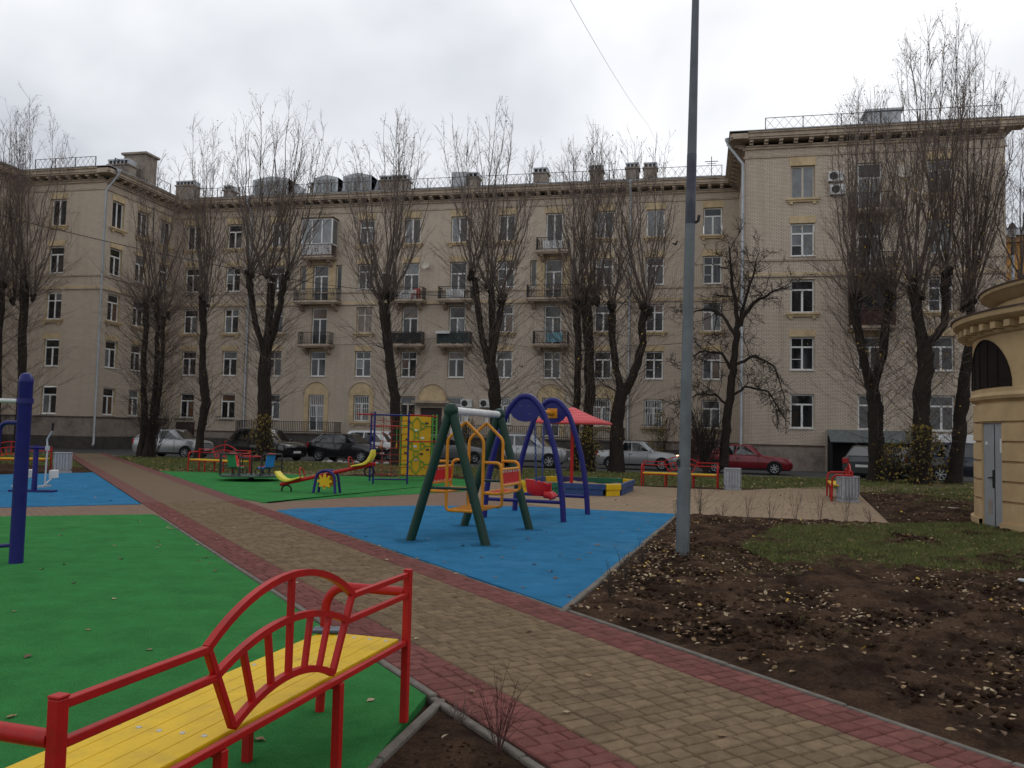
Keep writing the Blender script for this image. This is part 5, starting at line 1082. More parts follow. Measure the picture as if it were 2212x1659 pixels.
for k in range(10): z = .2+.2*k; MB().tube([(*p2, z), (*p3, z)], .014, 6).build('ladder_rung', 'paint_green', cf)
MB().tube([(0, 0, HT-.05), (*f2, HT-.05)], .026, 8).build('net_beam', 'paint_blue', cf); MB().tube([(0, 0, .14), (*f2, .14)], .022, 8).build('net_beam', 'paint_blue', cf)
MB().tube([(-.45, 1.5, HT-.02), (1.0, 2.2, HT-.02)], .024, 8).build('top_bar', 'paint_red', cf); MB().tube([(*f2, HT-.03), (*p3, HT-.03)], .024, 8).build('top_bar', 'paint_red', cf); MB().tube([(*f2, 1.28), (*p3, 1.28)], .022, 8).build('top_bar', 'paint_red', cf); MB().tube([(*b1, 1.75), (*p1, 1.75)], .022, 8).build('top_bar', 'paint_red', cf); MB().tube([(0, 1.5, HT-.02), (0, 0, HT-.02)], .024, 8).build('top_bar', 'paint_red', cf)
b = MB()
for k in range(1, 4): x = 1.02*k/4; b.tube([(x+.012*math.sin(z*5), .01*math.sin(z*7), z) for z in np.linspace(.14, HT-.05, 12)], .010, 5)
for k in range(9): z = .32+.2*k; b.tube([(x, .008*math.sin(x*9), z-.045*math.sin(math.pi*x/1.02)) for x in np.linspace(0, 1.02, 7)], .010, 5)
b.build('rope_net', 'rope_red', cf)
for x in (.35, .85):
    MB().tube([(x, 1.85, 1.75), (x, 1.85, 1.2)], .010, 5).build('ring_rope', 'paint_green', cf); MB().tube([(x, 1.85+.085*math.cos(q), 1.11+.085*math.sin(q)) for q in np.linspace(0, 2*math.pi, 16, endpoint=False)], .016, 6, closed=True).build('ring', 'paint_orange', cf)
pnl = MB().box(1.05, 2.0, 2.185, 2.215, .17, HT-.03).build('climbing_panel', 'paint_orange', cf, smooth=False); mat('panel_yellow', (0.58, 0.32, 0.008), 0.5, var=0.08, dirt=(0.42, 0.24, 0.02, 0.4)); pnl.data.materials[0] = MATS['panel_yellow']
MB().tube([(1.0, 2.2, .10), (2.05, 2.2, .10)], .02, 8).build('panel_rail', 'paint_green', cf)
b = MB(); yo = 2.165; xc = 1.525
cir = [(-.2, 1.78), (.2, 1.78), (0, 1.5), (-.2, 1.12), (.2, 1.12), (0, .87), (-.2, .52), (.2, .52)]
for x, z in cir: b.tube([(xc+x+.075*math.cos(q), yo, z+.1*math.sin(q)) for q in np.linspace(0, 2*math.pi, 14, endpoint=False)], .016, 5, closed=True)
for p_, q_ in (((0, 2.07), (-.16, 1.87)), ((0, 2.07), (.16, 1.87)), ((-.16, 1.69), (-.05, 1.58)), ((.16, 1.69), (.05, 1.58)), ((-.05, 1.41), (-.16, 1.21)), ((.05, 1.41), (.16, 1.21)), ((-.16, 1.03), (-.05, .95)), ((.16, 1.03), (.05, .95)), ((-.05, .78), (-.16, .61)), ((.05, .78), (.16, .61)), ((-.17, .43), (0, .19)), ((.17, .43), (0, .19)), ((-.275, 1.78), (-.48, 1.78)), ((.275, 1.78), (.48, 1.78)), ((-.275, 1.12), (-.48, 1.12)), ((.275, 1.12), (.48, 1.12)), ((-.275, .52), (-.48, .52)), ((.275, .52), (.48, .52))): b.tube([(xc+p_[0], yo, p_[1]), (xc+q_[0], yo, q_[1])], .016, 5)
b.build('grip_lattice', 'paint_green', pnl)
for x, z, m_ in ((-.02, 1.63, 'plate_white'), (.2, 1.38, 'plate_white'), (-.04, 1.1, 'plate_white'), (0, .66, 'rim'), (-.25, 1.9, 'dark_door'), (.33, 1.87, 'dark_door'), (.38, 1.0, 'dark_door'), (.18, .86, 'dark_door'), (-.33, .88, 'dark_door'), (.36, .42, 'paint_orange'), (-.3, 1.33, 'dark_door')): MB().box(xc+x-.055, xc+x+.055, 2.165, 2.184, z-.035, z+.035).build('hand_hold', m_, pnl, smooth=False, bevel=.012)
# ------------------------------------------------------------------ outdoor gym at the left
gp = thing('pull_up_station', 'thick dark blue post with side rail and white pull-up bar at left edge', 'exercise frame', (-7.53, 8.21, .02))
MB().lathe([(.075, -.02), (.075, 2.03), (.079, 2.04), (.079, 2.06), (.072, 2.10), (.05, 2.14), (.001, 2.155)], 20).build('post', 'paint_blue', gp); MB().lathe([(.088, 1.80), (.088, 1.86)], 20).build('collar', 'paint_blue', gp)
MB().tube([(-.06, .01, 1.83), (-1.5, -.5, 1.83)], .024, 10).build('pull_up_bar', 'paint_white', gp)
MB().tube(bent([(-.05, 0, 1.58), (-.30, -.02, 1.58), (-.32, -.02, .9), (-.34, -.02, .25)], .12), .026, 10).build('side_rail', 'paint_blue', gp); MB().tube([(-.05, 0, .20), (-.9, -.1, .10)], .022, 8).build('low_bar', 'paint_blue', gp)
e0 = G(45, 1066); et = thing('elliptical_trainer', 'grey and blue outdoor step trainer with two handle poles behind blue post', 'exercise machine', (e0.x, e0.y+.35, .01), .25)
MB().box(-.5, .5, -.12, .12, 0, .05).build('base', 'paint_blue', et, smooth=False); MB().lathe([(.06, 0), (.055, 1.05)], 12).build('column', 'paint_blue', et).location = (0, .05, .04); MB().tube([(-.33, 0, 1.02), (.33, 0, 1.02)], .032, 10).build('cross_tube', 'paint_blue', et)
for s_ in (-1, 1):
    MB().tube([(s_*.29, -.05, .16), (s_*.29, -.02, 1.02), (s_*.27, -.02, 1.22), (s_*.40, -.06, 1.42)], .02, 8).build('handle_pole', 'galvanised', et); MB().tube([(s_*.40, -.06, 1.42), (s_*.41, -.06, 1.6)], .026, 8).build('grip', 'black_rubber', et); MB().lathe([(.05, .97), (.05, 1.07)], 10, (s_*.29, -.02, 0)).build('joint', 'galvanised', et)
    MB().box(s_*.29-.07, s_*.29+.07, -.25, .12, .13, .17).build('pedal', 'galvanised', et, smooth=False); MB().box(s_*.27-.06, s_*.27+.06, .25, .5, .3, .5).build('rear_pedal', 'paint_white', et, smooth=False, bevel=.02); MB().tube([(s_*.29, -.1, .16), (s_*.27, .4, .36)], .018, 8).build('link_bar', 'galvanised', et)
# ------------------------------------------------------------------ parked cars
def make_car(label, paint, loc, rz, L_=4.0, W=1.7, H=1.48, hood=.92, belt=.95, xa=.27, xb=.42, xc=.80, xd=.97, tail=None, wr=.31, clear=.2, lit=False, rim='rim', tails='lamp_red', rear_h=None, rack=False):
    """x from nose (0) to tail (L_) before centring; xa..xd: windscreen foot, roof front, roof rear, rear-window foot as fractions"""
    t = thing('parked_car', label, 'car', loc, rz, 'cars parked in the courtyard')
    tail = tail or belt; zb = clear; hw = W/2; Xo = L_/2
    def top(u):
        pts = [(0, hood-.26), (.02, hood-.14), (.08, hood-.06), (xa-.02, hood+.03), (xa, belt), (xd, tail+.02), (min(xd+.01, .99), tail), (.985, tail-.03), (1, tail-.2)]
        for (a, z0), (c, z1) in zip(pts, pts[1:]):
            if a <= u <= c: return z0+(z1-z0)*(u-a)/max(1e-6, c-a)
        return pts[-1][1]
    def wid(u): return hw*(1-.16*max(0, 1-u/.10)**2-.10*max(0, 1-(1-u)/.08)**2)
    us = [0, .012, .03, .06, .10, .16, .22, xa, .35, .45, .55, .65, .75, .85, xd, .97, .985, .995, 1.0]; us = sorted(set(us))
    b = MB(); sec = []
    for u in us:
        w, zt = wid(u), top(u); e = .12*(max(0, 1-u/.03)+max(0, 1-(1-u)/.02)); zl = zb+e
        half = [(0, zl), (w*.80, zl), (w*.93, zl+.05), (w*.965, zl+.16), (w, zl+(zt-zl)*.48), (w*.985, zl+(zt-zl)*.80), (w*.94, zt-.025), (w*.88, zt), (w*.45, zt+.018), (0, zt+.025)]
        sec.append([(Xo-u*L_, y, z) for y, z in half]+[(Xo-u*L_, -y, z) for y, z in half[-2:0:-1]])
    k = len(sec[0]); b.add([p for s_ in sec for p in s_], [(i*k+j, i*k+k+j, i*k+k+(j+1) % k, i*k+(j+1) % k) for i in range(len(sec)-1) for j in range(k)])
    b.add(sec[0], [tuple(range(k))]); b.add(sec[-1], [tuple(range(k-1, -1, -1))])
    # cabin
    wb, wt = hw*.90, hw*.70; X = lambda u: Xo-u*L_
    rows = []
    for f in (0, .35, .7, .92, 1.0):
        ff = f; ua = xa+(xb-xa)*ff; ud = xd+(xc-xd)*ff; zf = belt+(H-belt)*(1-(1-f)**1.0); w = wb+(wt-wb)*(f**1.25)
        if f == 1.0: ua += .03; ud -= .02; w -= .04; zf = H
        if f == .92: zf = belt+(H-belt)*.965
        zr = zf if not rear_h else zf
        um = (ua+ud)/2; bow = .025*f
        rows.append([(X(ua), -w*.93, zf), (X(ua)+.05, 0, zf), (X(ua), w*.93, zf), (X(ua+.05), w, zf+.0), (X(um), w+bow, zf+(0.015 if f > .9 else 0)), (X(ud-.04), w*.985, zf), (X(ud), w*.88, zf), (X(ud)-.03, 0, zf), (X(ud), -w*.88, zf), (X(ud-.04), -w*.985, zf), (X(um), -w-bow, zf+(0.015 if f > .9 else 0)), (X(ua+.05), -w, zf)])
    k = 12; b.add([p for r in rows for p in r], [(i*k+j, i*k+(j+1) % k, i*k+k+(j+1) % k, i*k+k+j) for i in range(len(rows)-1) for j in range(k)]+[tuple(len(rows)*k-k+j for j in range(k))])
    b.build('body', paint, t, ang=40)
    # glass panels, a touch proud of the shell
    def glass(name, quad, out=.012):
        q = [Vector(p) for p in quad]; nn = (q[1]-q[0]).cross(q[3]-q[0]).normalized(); c = sum(q, Vector())/4
        if nn.dot(c-Vector((0, 0, .7))) < 0: nn = -nn
        vs = [p+nn*out for p in q]+[p-nn*.02 for p in q]; MB().add(vs, [(0, 1, 2, 3), (0, 4, 5, 1), (1, 5, 6, 2), (2, 6, 7, 3), (3, 7, 4, 0)]).build(name, 'car_glass', t, smooth=False)
    def side(u, f, s_): 
        ua = xa+(xb-xa)*f+.05; ud = xd+(xc-xd)*f-.04; w = (wb+(wt-wb)*(f**1.25)); uu = ua+(ud-ua)*u; m_ = 1-abs(2*u-1); return (X(uu), s_*(w+.025*f*m_+.004), belt+(H-belt)*f)
    g0, g1 = .06, .84
    for s_ in (-1, 1):
        glass('side_window', [side(.02, g0, s_), side(.46, g0, s_), side(.46, g1, s_), side(.10, g1, s_)]); glass('side_window', [side(.50, g0, s_), side(.83, g0, s_), side(.83, g1, s_), side(.50, g1, s_)])
        if xd > .9: glass('quarter_window', [side(.86, g0+.08, s_), side(.97, g0+.1, s_), side(.94, g1-.08, s_), side(.86, g1, s_)])
    def fr(f, v): ua = xa+(xb-xa)*f; w = (wb+(wt-wb)*f**1.25)*.90; return (X(ua)+.03*(1-abs(v)), v*w, belt+(H-belt)*f)
    glass('windscreen', [fr(.04, -.95), fr(.04, .95), fr(.88, .93), fr(.88, -.93)], .03)
    def rr(f, v): ud = xd+(xc-xd)*f; w = (wb+(wt-wb)*f**1.25)*.86; return (X(ud)-.02*(1-abs(v)), v*w, belt+(H-belt)*f)
    glass('rear_window', [rr(.12, .92), rr(.12, -.92), rr(.86, -.9), rr(.86, .9)], .03)
    # wheels
    for xw in (.19, .81):
        for s_ in (-1, 1):
            xx = X(xw); ar = MB().prism([((wr+.055)*math.cos(q), wr+(wr+.055)*math.sin(q)) for q in np.linspace(-.35, math.pi+.35, 18)], lambda u, v, w: (xx+u, s_*w, v), hw*.80, hw+.006); ar.build('wheel_arch', 'black_rubber', t, smooth=False)
            wh = MB().lathe([(wr*.62, .005), (wr*.70, .02), (wr*.97, .015), (wr, -.02), (wr, -.16), (wr*.9, -.19)], 24).build('wheel', 'tyre', t, ang=30); wh.matrix_local = Matrix.Translation((xx, s_*(hw+.012), wr)) @ Matrix.Rotation(-s_*math.pi/2, 4, 'X')
            b = MB().lathe([(.001, .0), (.05, .012), (.06, .0)], 12); b.lathe([(wr*.60, .0), (wr*.66, .016), (wr*.63, -.03)], 24)
            for q in range(7): a = 2*math.pi*q/7; b.bar((.05*math.cos(a), .05*math.sin(a), .0), (wr*.62*math.cos(a), wr*.62*math.sin(a), -.004), .045, .02)
            b.build('rim', rim, wh); MB().lathe([(.001, -.03), (wr*.64, -.03)], 20).build('brake_disc', 'black_rubber', wh)
    # lamps, plates, trim
    for s_ in (-1, 1):
        q0 = wid(.03)
        MB().add([(X(.008), s_*q0*.52, hood-.24), (X(.012), s_*q0*.52, hood-.12), (X(.065), s_*(q0*.99), hood-.10), (X(.055), s_*(q0*.985+.012), hood-.24), (X(.03), s_*q0*.5, hood-.24), (X(.04), s_*q0*.5, hood-.12)], [(0, 3, 2, 1), (0, 1, 5, 4)]).build('headlight', 'lamp_lit' if lit else 'lamp_glass', t)
        MB().box(X(1.0)-.012, X(.965), min(s_*hw*.62, s_*hw*.935), max(s_*hw*.62, s_*hw*.935), tail-.28, tail-.04).build('tail_light', tails, t, smooth=False, bevel=.02)
        MB().tube([(X(xa+.05), s_*hw*.90, belt+.04), (X(xa+.045), s_*(hw+.06), belt+.07), (X(xa+.045), s_*(hw+.15), belt+.07)], [.03, .055, .05], 8).build('wing_mirror', paint, t)
        for uu in (.56, .76): MB().box(X(uu)-.09, X(uu)+.03, s_*hw*.985-.012, s_*hw*.985+.022, belt-.17, belt-.135).build('door_handle', 'iron_dark', t, smooth=False)
        b = MB()
        for uu in (.36, .585, .78): b.box(X(uu)-.006, X(uu)+.006, s_*hw*.998-.006, s_*hw*.998+.004, zb+.16, belt-.06)
        b.build('door_gap', 'black_rubber', t, smooth=False); MB().box(X(.72), X(.28), s_*hw*.975-.01, s_*hw*.975+.012, zb+.02, zb+.1).build('sill', 'black_rubber', t, smooth=False)
    MB().box(X(0)-.01, X(0)+.016, -.52*hw, .52*hw, zb+.14, zb+.24).build('lower_grille', 'black_rubber', t, smooth=False); MB().box(X(.012)-.01, X(.006)+.012, -.48*hw, .48*hw, hood-.24, hood-.17).build('grille', 'black_rubber', t, smooth=False)
    for xx, nm in ((X(0)+.022, 'front_plate'), (X(1)-.024, 'rear_plate')): MB().box(xx-.006, xx+.006, -.26, .26, .42 if nm == 'front_plate' else tail-.42, .53 if nm == 'front_plate' else tail-.31).build(nm, 'plate_white', t, smooth=False)
    if rack:
        for s_ in (-1, 1): MB().tube([(X(xb+.04), s_*wt*.9, H+.01), (X(xb+.06), s_*wt*.9, H+.06), (X(xc-.05), s_*wt*.9, H+.06), (X(xc-.03), s_*wt*.9, H+.01)], .018, 6).build('roof_rail', 'rim', t)
    return t
GZ = -.069
def cx(x, Y): return AT(x, 990, Y).x
# nose towards +X for rz = 0
make_car('silver hatchback parked between trees at the far left', 'car_silver', (cx(374, 40.5), 40.5, GZ), .03, 3.9, 1.7, 1.50, hood=.98, belt=.98, xa=.24, xb=.42, xc=.86, xd=.99, tail=1.0)
make_car('black estate car with roof rails half hidden by the yellow bush', 'car_black', (cx(574, 41.0), 41.0, GZ), -.32, 4.5, 1.8, 1.62, hood=.98, belt=1.0, xa=.27, xb=.41, xc=.86, xd=.985, tail=1.02, rack=True)
make_car('black hatchback parked left of the climbing frame', 'car_black', (cx(750, 42.6), 42.6, GZ), -.06, 4.0, 1.72, 1.47, hood=.93, belt=.96, xa=.25, xb=.42, xc=.80, xd=.98, tail=1.0)
make_car('white car parked behind the black hatchback', 'car_white', (cx(812, 46.5), 46.5, GZ), -.1, 4.4, 1.78, 1.66, hood=.95, belt=1.0, xa=.25, xb=.38, xc=.82, xd=.97, tail=.99)
make_car('grey car behind the yellow climbing panel, tail lights to the left', 'car_grey', (cx(962, 44.5), 44.5, GZ), .75, 4.2, 1.75, 1.55, hood=.93, belt=.97, xa=.26, xb=.41, xc=.82, xd=.98, tail=.99)
make_car('silver off-roader parked behind the blue arch swing', 'car_silver', (cx(1140, 42.9), 42.9, GZ), -.05, 4.3, 1.8, 1.66, hood=1.04, belt=1.07, xa=.27, xb=.40, xc=.86, xd=.985, tail=1.08, wr=.35, clear=.27, rack=True)
make_car('silver saloon with a lit headlight behind the split-trunk tree', 'car_silver', (cx(1378, 44.0), 44.0, GZ), -.04, 4.15, 1.68, 1.43, hood=.90, belt=.93, xa=.28, xb=.42, xc=.70, xd=.84, tail=.95, lit=True)
make_car('dark red older saloon behind the gnarled bare tree', 'car_red', (cx(1608, 42.9), 42.9, GZ), -.03, 4.4, 1.7, 1.40, hood=.86, belt=.90, xa=.31, xb=.44, xc=.72, xd=.90, tail=.93)
make_car('dark hatchback seen from the rear under the lean-to awning', 'car_dark', (cx(1888, 41.2), 41.2, GZ), 1.15, 4.2, 1.75, 1.50, hood=.93, belt=.97, xa=.26, xb=.41, xc=.80, xd=.97, tail=.99)
make_car('pale grey car mostly hidden behind the yellow-leaved shrub', 'car_grey', (cx(1968, 44.0), 44.0, GZ), 1.2, 4.1, 1.7, 1.46, hood=.93, belt=.96, xa=.26, xb=.41, xc=.82, xd=.98, tail=.98)
make_car('dark navy off-roader beside the ochre pavilion', 'car_navy', (cx(2085, 40.6), 40.6, GZ), .12, 4.5, 1.85, 1.72, hood=1.05, belt=1.08, xa=.27, xb=.38, xc=.88, xd=.985, tail=1.1, wr=.36, clear=.27)
# ------------------------------------------------------------------ trees
class Twigs:                                                 # many thin tapering branches, meshed together at the end
    def __init__(s): s.g = {}
    def add(s, pts, r0, r1, m=0): s.g.setdefault((len(pts), m), []).append((pts, r0, r1))
    def mesh(s, name, mats, parent, sides=3):
        Vs, Fs, Ms = [], [], []; off = 0
        for (k, m), L_ in s.g.items():
            P = np.array([q[0] for q in L_], float); r0 = np.array([q[1] for q in L_]); r1 = np.array([q[2] for q in L_]); n = len(L_)
            T = np.gradient(P, axis=1); T /= np.linalg.norm(T, axis=2, keepdims=True)+1e-9
            ref = np.zeros_like(T); ref[..., 0] = .31; ref[..., 1] = .95; ref[..., 2] = .05
            A = np.cross(T, ref); A /= np.linalg.norm(A, axis=2, keepdims=True)+1e-9; B = np.cross(T, A)
            rad = r0[:, None]+(r1-r0)[:, None]*np.linspace(0, 1, k)[None, :]
            th = np.arange(sides)*2*np.pi/sides
            V = P[:, :, None, :]+rad[:, :, None, None]*(A[:, :, None, :]*np.cos(th)[None, None, :, None]+B[:, :, None, :]*np.sin(th)[None, None, :, None])
            base = off+(np.arange(n)*k*sides)[:, None, None]+(np.arange(k-1)*sides)[None, :, None]
            j = np.arange(sides)[None, None, :]; j2 = (j+1) % sides
            F = np.stack([base+j, base+j2, base+sides+j2, base+sides+j], -1).reshape(-1, 4)
            Vs.append(V.reshape(-1, 3)); Fs.append(F); Ms.append(np.full(len(F), m)); off += n*k*sides
        return npmesh(name, np.concatenate(Vs), np.concatenate(Fs), mats, parent, np.concatenate(Ms), smooth=True)
class Leaves:
    def __init__(s): s.p = []; s.s = []; s.m = []; s.n = []
    def add(s, p, size, m=0, flat=False): s.p.append(tuple(p)); s.s.append(size); s.m.append(m); s.n.append(flat)
    def mesh(s, name, mats, parent=None):
        n = len(s.p); P = np.array(s.p); S = np.array(s.s)[:, None]; flat = np.array(s.n)
        U = NR.normal(size=(n, 3)); U[flat, 2] *= .15; U /= np.linalg.norm(U, axis=1, keepdims=True); Wv = NR.normal(size=(n, 3)); Wv[flat, 2] *= .15; Wv -= U*(U*Wv).sum(1, keepdims=True); Wv /= np.linalg.norm(Wv, axis=1, keepdims=True); Nn = np.cross(U, Wv); Nn[Nn[:, 2] < 0] *= -1
        cu = NR.uniform(.05, .45, (n, 1)); tipc = NR.uniform(-.1, .5, (n, 1))
        V = np.stack([P-U*S*.5, P-U*S*.22-Wv*S*.3+Nn*S*cu*.5, P+U*S*.16-Wv*S*.27+Nn*S*cu*.6, P+U*S*.55+Nn*S*tipc*.5, P+U*S*.16+Wv*S*.27+Nn*S*cu*.6, P-U*S*.22+Wv*S*.3+Nn*S*cu*.5], 1).reshape(-1, 3)
        i = np.arange(n)*6; F = np.concatenate([np.stack([i, i+1, i+5], -1), np.stack([i+1, i+2, i+4], -1), np.stack([i+1, i+4, i+5], -1), np.stack([i+2, i+3, i+4], -1)])
        return npmesh(name, V, F, mats, parent, np.concatenate([s.m]*4))
def rv(rng, a): return Vector((rng.gauss(0, a), rng.gauss(0, a), rng.gauss(0, a)))
def twiglet(tw, lv, rng, p, d, ln, r, depth, m, leafp, upb=.35, lm=(0, 1)):
    pts = [p]; q = p.copy(); dd_ = d.normalized(); k = 4
    for i in range(k-1):
        dd_ = (dd_+Vector((0, 0, upb*.5))+rv(rng, .10)).normalized(); q = q+dd_*(ln/(k-1)); pts.append(q.copy())
    tw.add([tuple(x) for x in pts], r, r*.45, m)
    if depth > 0:
        for i in range(rng.randint(2, 4)):
            f = rng.uniform(.25, .95); s_ = min(int(f*3), 2); o = pts[s_].lerp(pts[s_+1], f*3-s_)
            twiglet(tw, lv, rng, o, (dd_+rv(rng, .55)), ln*rng.uniform(.3, .55), r*.6, depth-1, m, leafp, upb, lm)
    if rng.random() < leafp: lv.add(q+rv(rng, .02), rng.uniform(.05, .085), rng.choice(lm))
def make_poplar(label, stems, heads, crown, Y, seed, nshoot=15, leafp=.10, low=1.0, lowleaf=.12, sway=1.0):
    """stems: lists of (x, y, width) in the photograph's 2212-wide view at distance Y; crown: (x0, x1, ytop, drop)"""
    rng = random.Random(seed); base = AT(stems[0][0][0], 985, Y)
    t = thing('poplar_tree', label, 'tree', (base.x, Y, -.05), 0, 'bare pollarded trees along the road')
    o = Vector((base.x, Y, -.05)); pxm = Y/FPX*.60
    tr = MB(); segs = []
    for si, st in enumerate(stems):
        P = []; yj = rng.uniform(-.3, .3) if si else 0
        for i, (x, y, w) in enumerate(st):
            f = i/(len(st)-1); p = AT(x, y, Y)-o; p.y += yj*f*1.2
            if i == 0 and (si == 0 or y > 940): p.z = -.05
            P.append((p, w*pxm/2))
        D = [];                                              # resample with knobbly radius
        for i in range(len(P)-1):
            for k in range(4):
                f = k/4; p = P[i][0].lerp(P[i+1][0], f); r = P[i][1]+(P[i+1][1]-P[i][1])*f
                D.append((p+Vector((rng.gauss(0, .018), rng.gauss(0, .018), 0)), r*rng.uniform(.90, 1.10)))
        D.append((P[-1][0], P[-1][1]*.72)); D[-2] = (D[-2][0], D[-2][1]*.82)
        if si == 0 or st[0][1] > 940: D[0] = (D[0][0], D[0][1]*1.35); D[1] = (D[1][0], D[1][1]*1.1)
        tr.tube([q[0] for q in D], [q[1] for q in D], 12); segs.append(D)
    tw, lv = Twigs(), Leaves(); x0, x1, yt, drop = crown; hs = [AT(h[0], h[1], Y)-o for h in heads]
    for h in hs:                                             # swollen pollard knuckle
        R_ = rng.uniform(.15, .22)
        for k in range(6): c = h+Vector((rng.uniform(-.16, .16), rng.uniform(-.16, .16), rng.uniform(-.2, .12))); R2_ = R_*rng.uniform(.6, 1.1); tr.lathe([(.01, -R2_*.9), (R2_*.5, -R2_*.55), (R2_*.66, 0), (R2_*.4, R2_*.55), (.01, R2_*.8)], 7, tuple(c))
    tr.build('trunk', 'bark', t, ang=80)
    xm, hwid = (x0+x1)/2, (x1-x0)/2; hm = hwid*Y/FPX; nshoot = max(6, int(nshoot*.8))
    for hi, h in enumerate(hs):
        hx = heads[hi][0]; D = min(segs, key=lambda q: (q[-1][0]-h).length)
        for i in range(nshoot):
            main = i < nshoot*.6
            h0 = h+Vector((rng.uniform(-.1, .1), rng.uniform(-.1, .1), 0)) if main else D[max(0, len(D)-1-rng.randint(0, max(1, len(D)//4)))][0].copy()
            tx = hx+(xm-hx)*.3+rng.uniform(-1, 1)*hwid*(.95 if main else 1.2); tx = max(x0-16, min(x1+16, tx)); e = (tx-xm)/hwid
            fy = yt+drop*abs(e)**1.6+rng.uniform(0, 80)
            if not main: fy += rng.uniform(60, 260)
            tip = AT(tx, fy, Y)-o; tip.y = h.y+rng.gauss(0, hm*.5)
            c = Vector((h0.x+(tip.x-h0.x)*rng.uniform(.6, .85), h0.y+(tip.y-h0.y)*.65, h0.z+(tip.z-h0.z)*rng.uniform(.34, .5)))
            n = 10; pts = []
            for k in range(n): f = k/(n-1); pts.append(h0*(1-f)**2+c*2*f*(1-f)+tip*f*f+(rv(rng, .045*sway) if 0 < k < n-1 else Vector()))
            r0 = rng.uniform(.036, .066) if main else rng.uniform(.022, .035)
            tw.add([tuple(p) for p in pts], r0, .005, 0)
            ln = (tip-h0).length
            for k in range(int(4+ln*(1.75 if main else 1.2))):
                f = rng.uniform(.12, .98)**.8; s_ = min(int(f*(n-1)), n-2); p = pts[s_].lerp(pts[s_+1], f*(n-1)-s_); d = (pts[s_+1]-pts[s_]).normalized()
                side = rv(rng, 1.0); side.z *= .2; side = side.normalized()
                twiglet(tw, lv, rng, p, d*.95+side*rng.uniform(.4, .75), (.75+1.35*(1-f))*rng.uniform(.6, 1.25), .0075+.006*(1-f), 2 if rng.random() < .5 else 1, 1, leafp, .22)
        for i in range(int(18*low)):                         # dense short whips round the knuckle
            d = Vector((rng.gauss(0, 1), rng.gauss(0, 1), rng.uniform(.1, 1.4))).normalized(); twiglet(tw, lv, rng, h+d*.18, d, rng.uniform(.8, 2.6), .011, 1, 1, leafp*.6, .35)
    for D in segs:                                           # epicormic growth on the stems
        zs = [q[0].z for q in D]; ln = max(zs)-min(zs)
        for i in range(int(ln*17*low)):
            k = rng.randrange(len(D)); p, r = D[k]
            if p.z < 1.1: continue
            a = rng.uniform(0, 2*math.pi); d = Vector((math.cos(a), math.sin(a), rng.uniform(.3, 1.1)))
            twiglet(tw, lv, rng, p+Vector((math.cos(a), math.sin(a), 0))*r*.8, d, rng.uniform(.7, 3.0)*(1 if p.z > 2.2 else .55), .011, 1, 1 if rng.random() < .6 else 2, lowleaf, .16, (0, 1, 1))
    tw.mesh('crown', ['shoot', 'twig', 'twig_dark'], t)
    if lv.p: lv.mesh('leaves', ['leaf_brown', 'leaf_yellow'], t)
    return t
# (stems), (heads), crown
make_poplar('leftmost bare pollarded tree cut by the photo edge', [[(-8, 985, 40), (-6, 800, 34), (0, 690, 30), (4, 620, 36)]], [(4, 612), (-20, 640)], (-60, 60, 235, 60), 36.8, 1, 12)
make_poplar('bare pollarded tree with dark straight trunk, second from left', [[(40, 985, 46), (48, 860, 40), (48, 740, 36), (52, 650, 36), (51, 605, 42)]], [(51, 600), (70, 640), (30, 650)], (-10, 165, 208, 110), 37.6, 2, 13, low=1.3)
make_poplar('bare tree of three slim dark stems left of the silver hatchback', [[(304, 985, 34), (312, 900, 26), (310, 800, 22), (315, 720, 22), (316, 665, 28)], [(318, 985, 36), (330, 900, 26), (338, 800, 20), (340, 710, 18), (337, 655, 24)], [(326, 970, 24), (345, 850, 16), (353, 760, 16), (356, 690, 22)]], [(316, 655), (337, 648), (356, 680)], (272, 398, 318, 90), 37.6, 3, 9, low=1.5, lowleaf=.05)
make_poplar('bare pollarded tree with a bent knobbly trunk in front of the hatchback', [[(428, 985, 34), (433, 930, 30), (446, 870, 36), (439, 820, 34), (437, 760, 26), (440, 700, 28), (437, 650, 38)]], [(437, 643), (445, 655)], (395, 500, 258, 80), 37.6, 4, 14)
make_poplar('thick bare pollarded tree with a leafy base by the merry-go-round', [[(572, 985, 58), (572, 900, 54), (570, 820, 54), (573, 760, 52)], [(571, 765, 26), (554, 700, 24), (546, 640, 24), (541, 598, 32)], [(574, 765, 32), (580, 680, 32), (578, 610, 36)], [(576, 765, 26), (599, 700, 26), (612, 640, 24), (620, 598, 32)]], [(540, 592), (577, 600), (620, 592)], (518, 728, 214, 70), 37.6, 5, 15, low=1.1)
make_poplar('bare pollarded tree rising behind the climbing frame', [[(858, 985, 46), (856, 930, 40), (853, 860, 38), (845, 800, 36), (838, 740, 36), (832, 690, 38), (830, 655, 48)]], [(824, 648), (850, 640), (835, 640)], (770, 930, 232, 90), 37.6, 6, 13)
make_poplar('bare forked pollarded tree behind the green A-frame swing', [[(1072, 985, 46), (1070, 880, 44), (1066, 820, 44), (1058, 775, 42)], [(1056, 785, 26), (1040, 720, 24), (1030, 650, 22), (1022, 600, 30)], [(1059, 785, 26), (1062, 700, 24), (1058, 630, 32)], [(1062, 785, 24), (1073, 710, 22), (1082, 650, 30)]], [(1021, 592), (1058, 622), (1082, 642)], (965, 1160, 226, 60), 37.6, 7, 13)
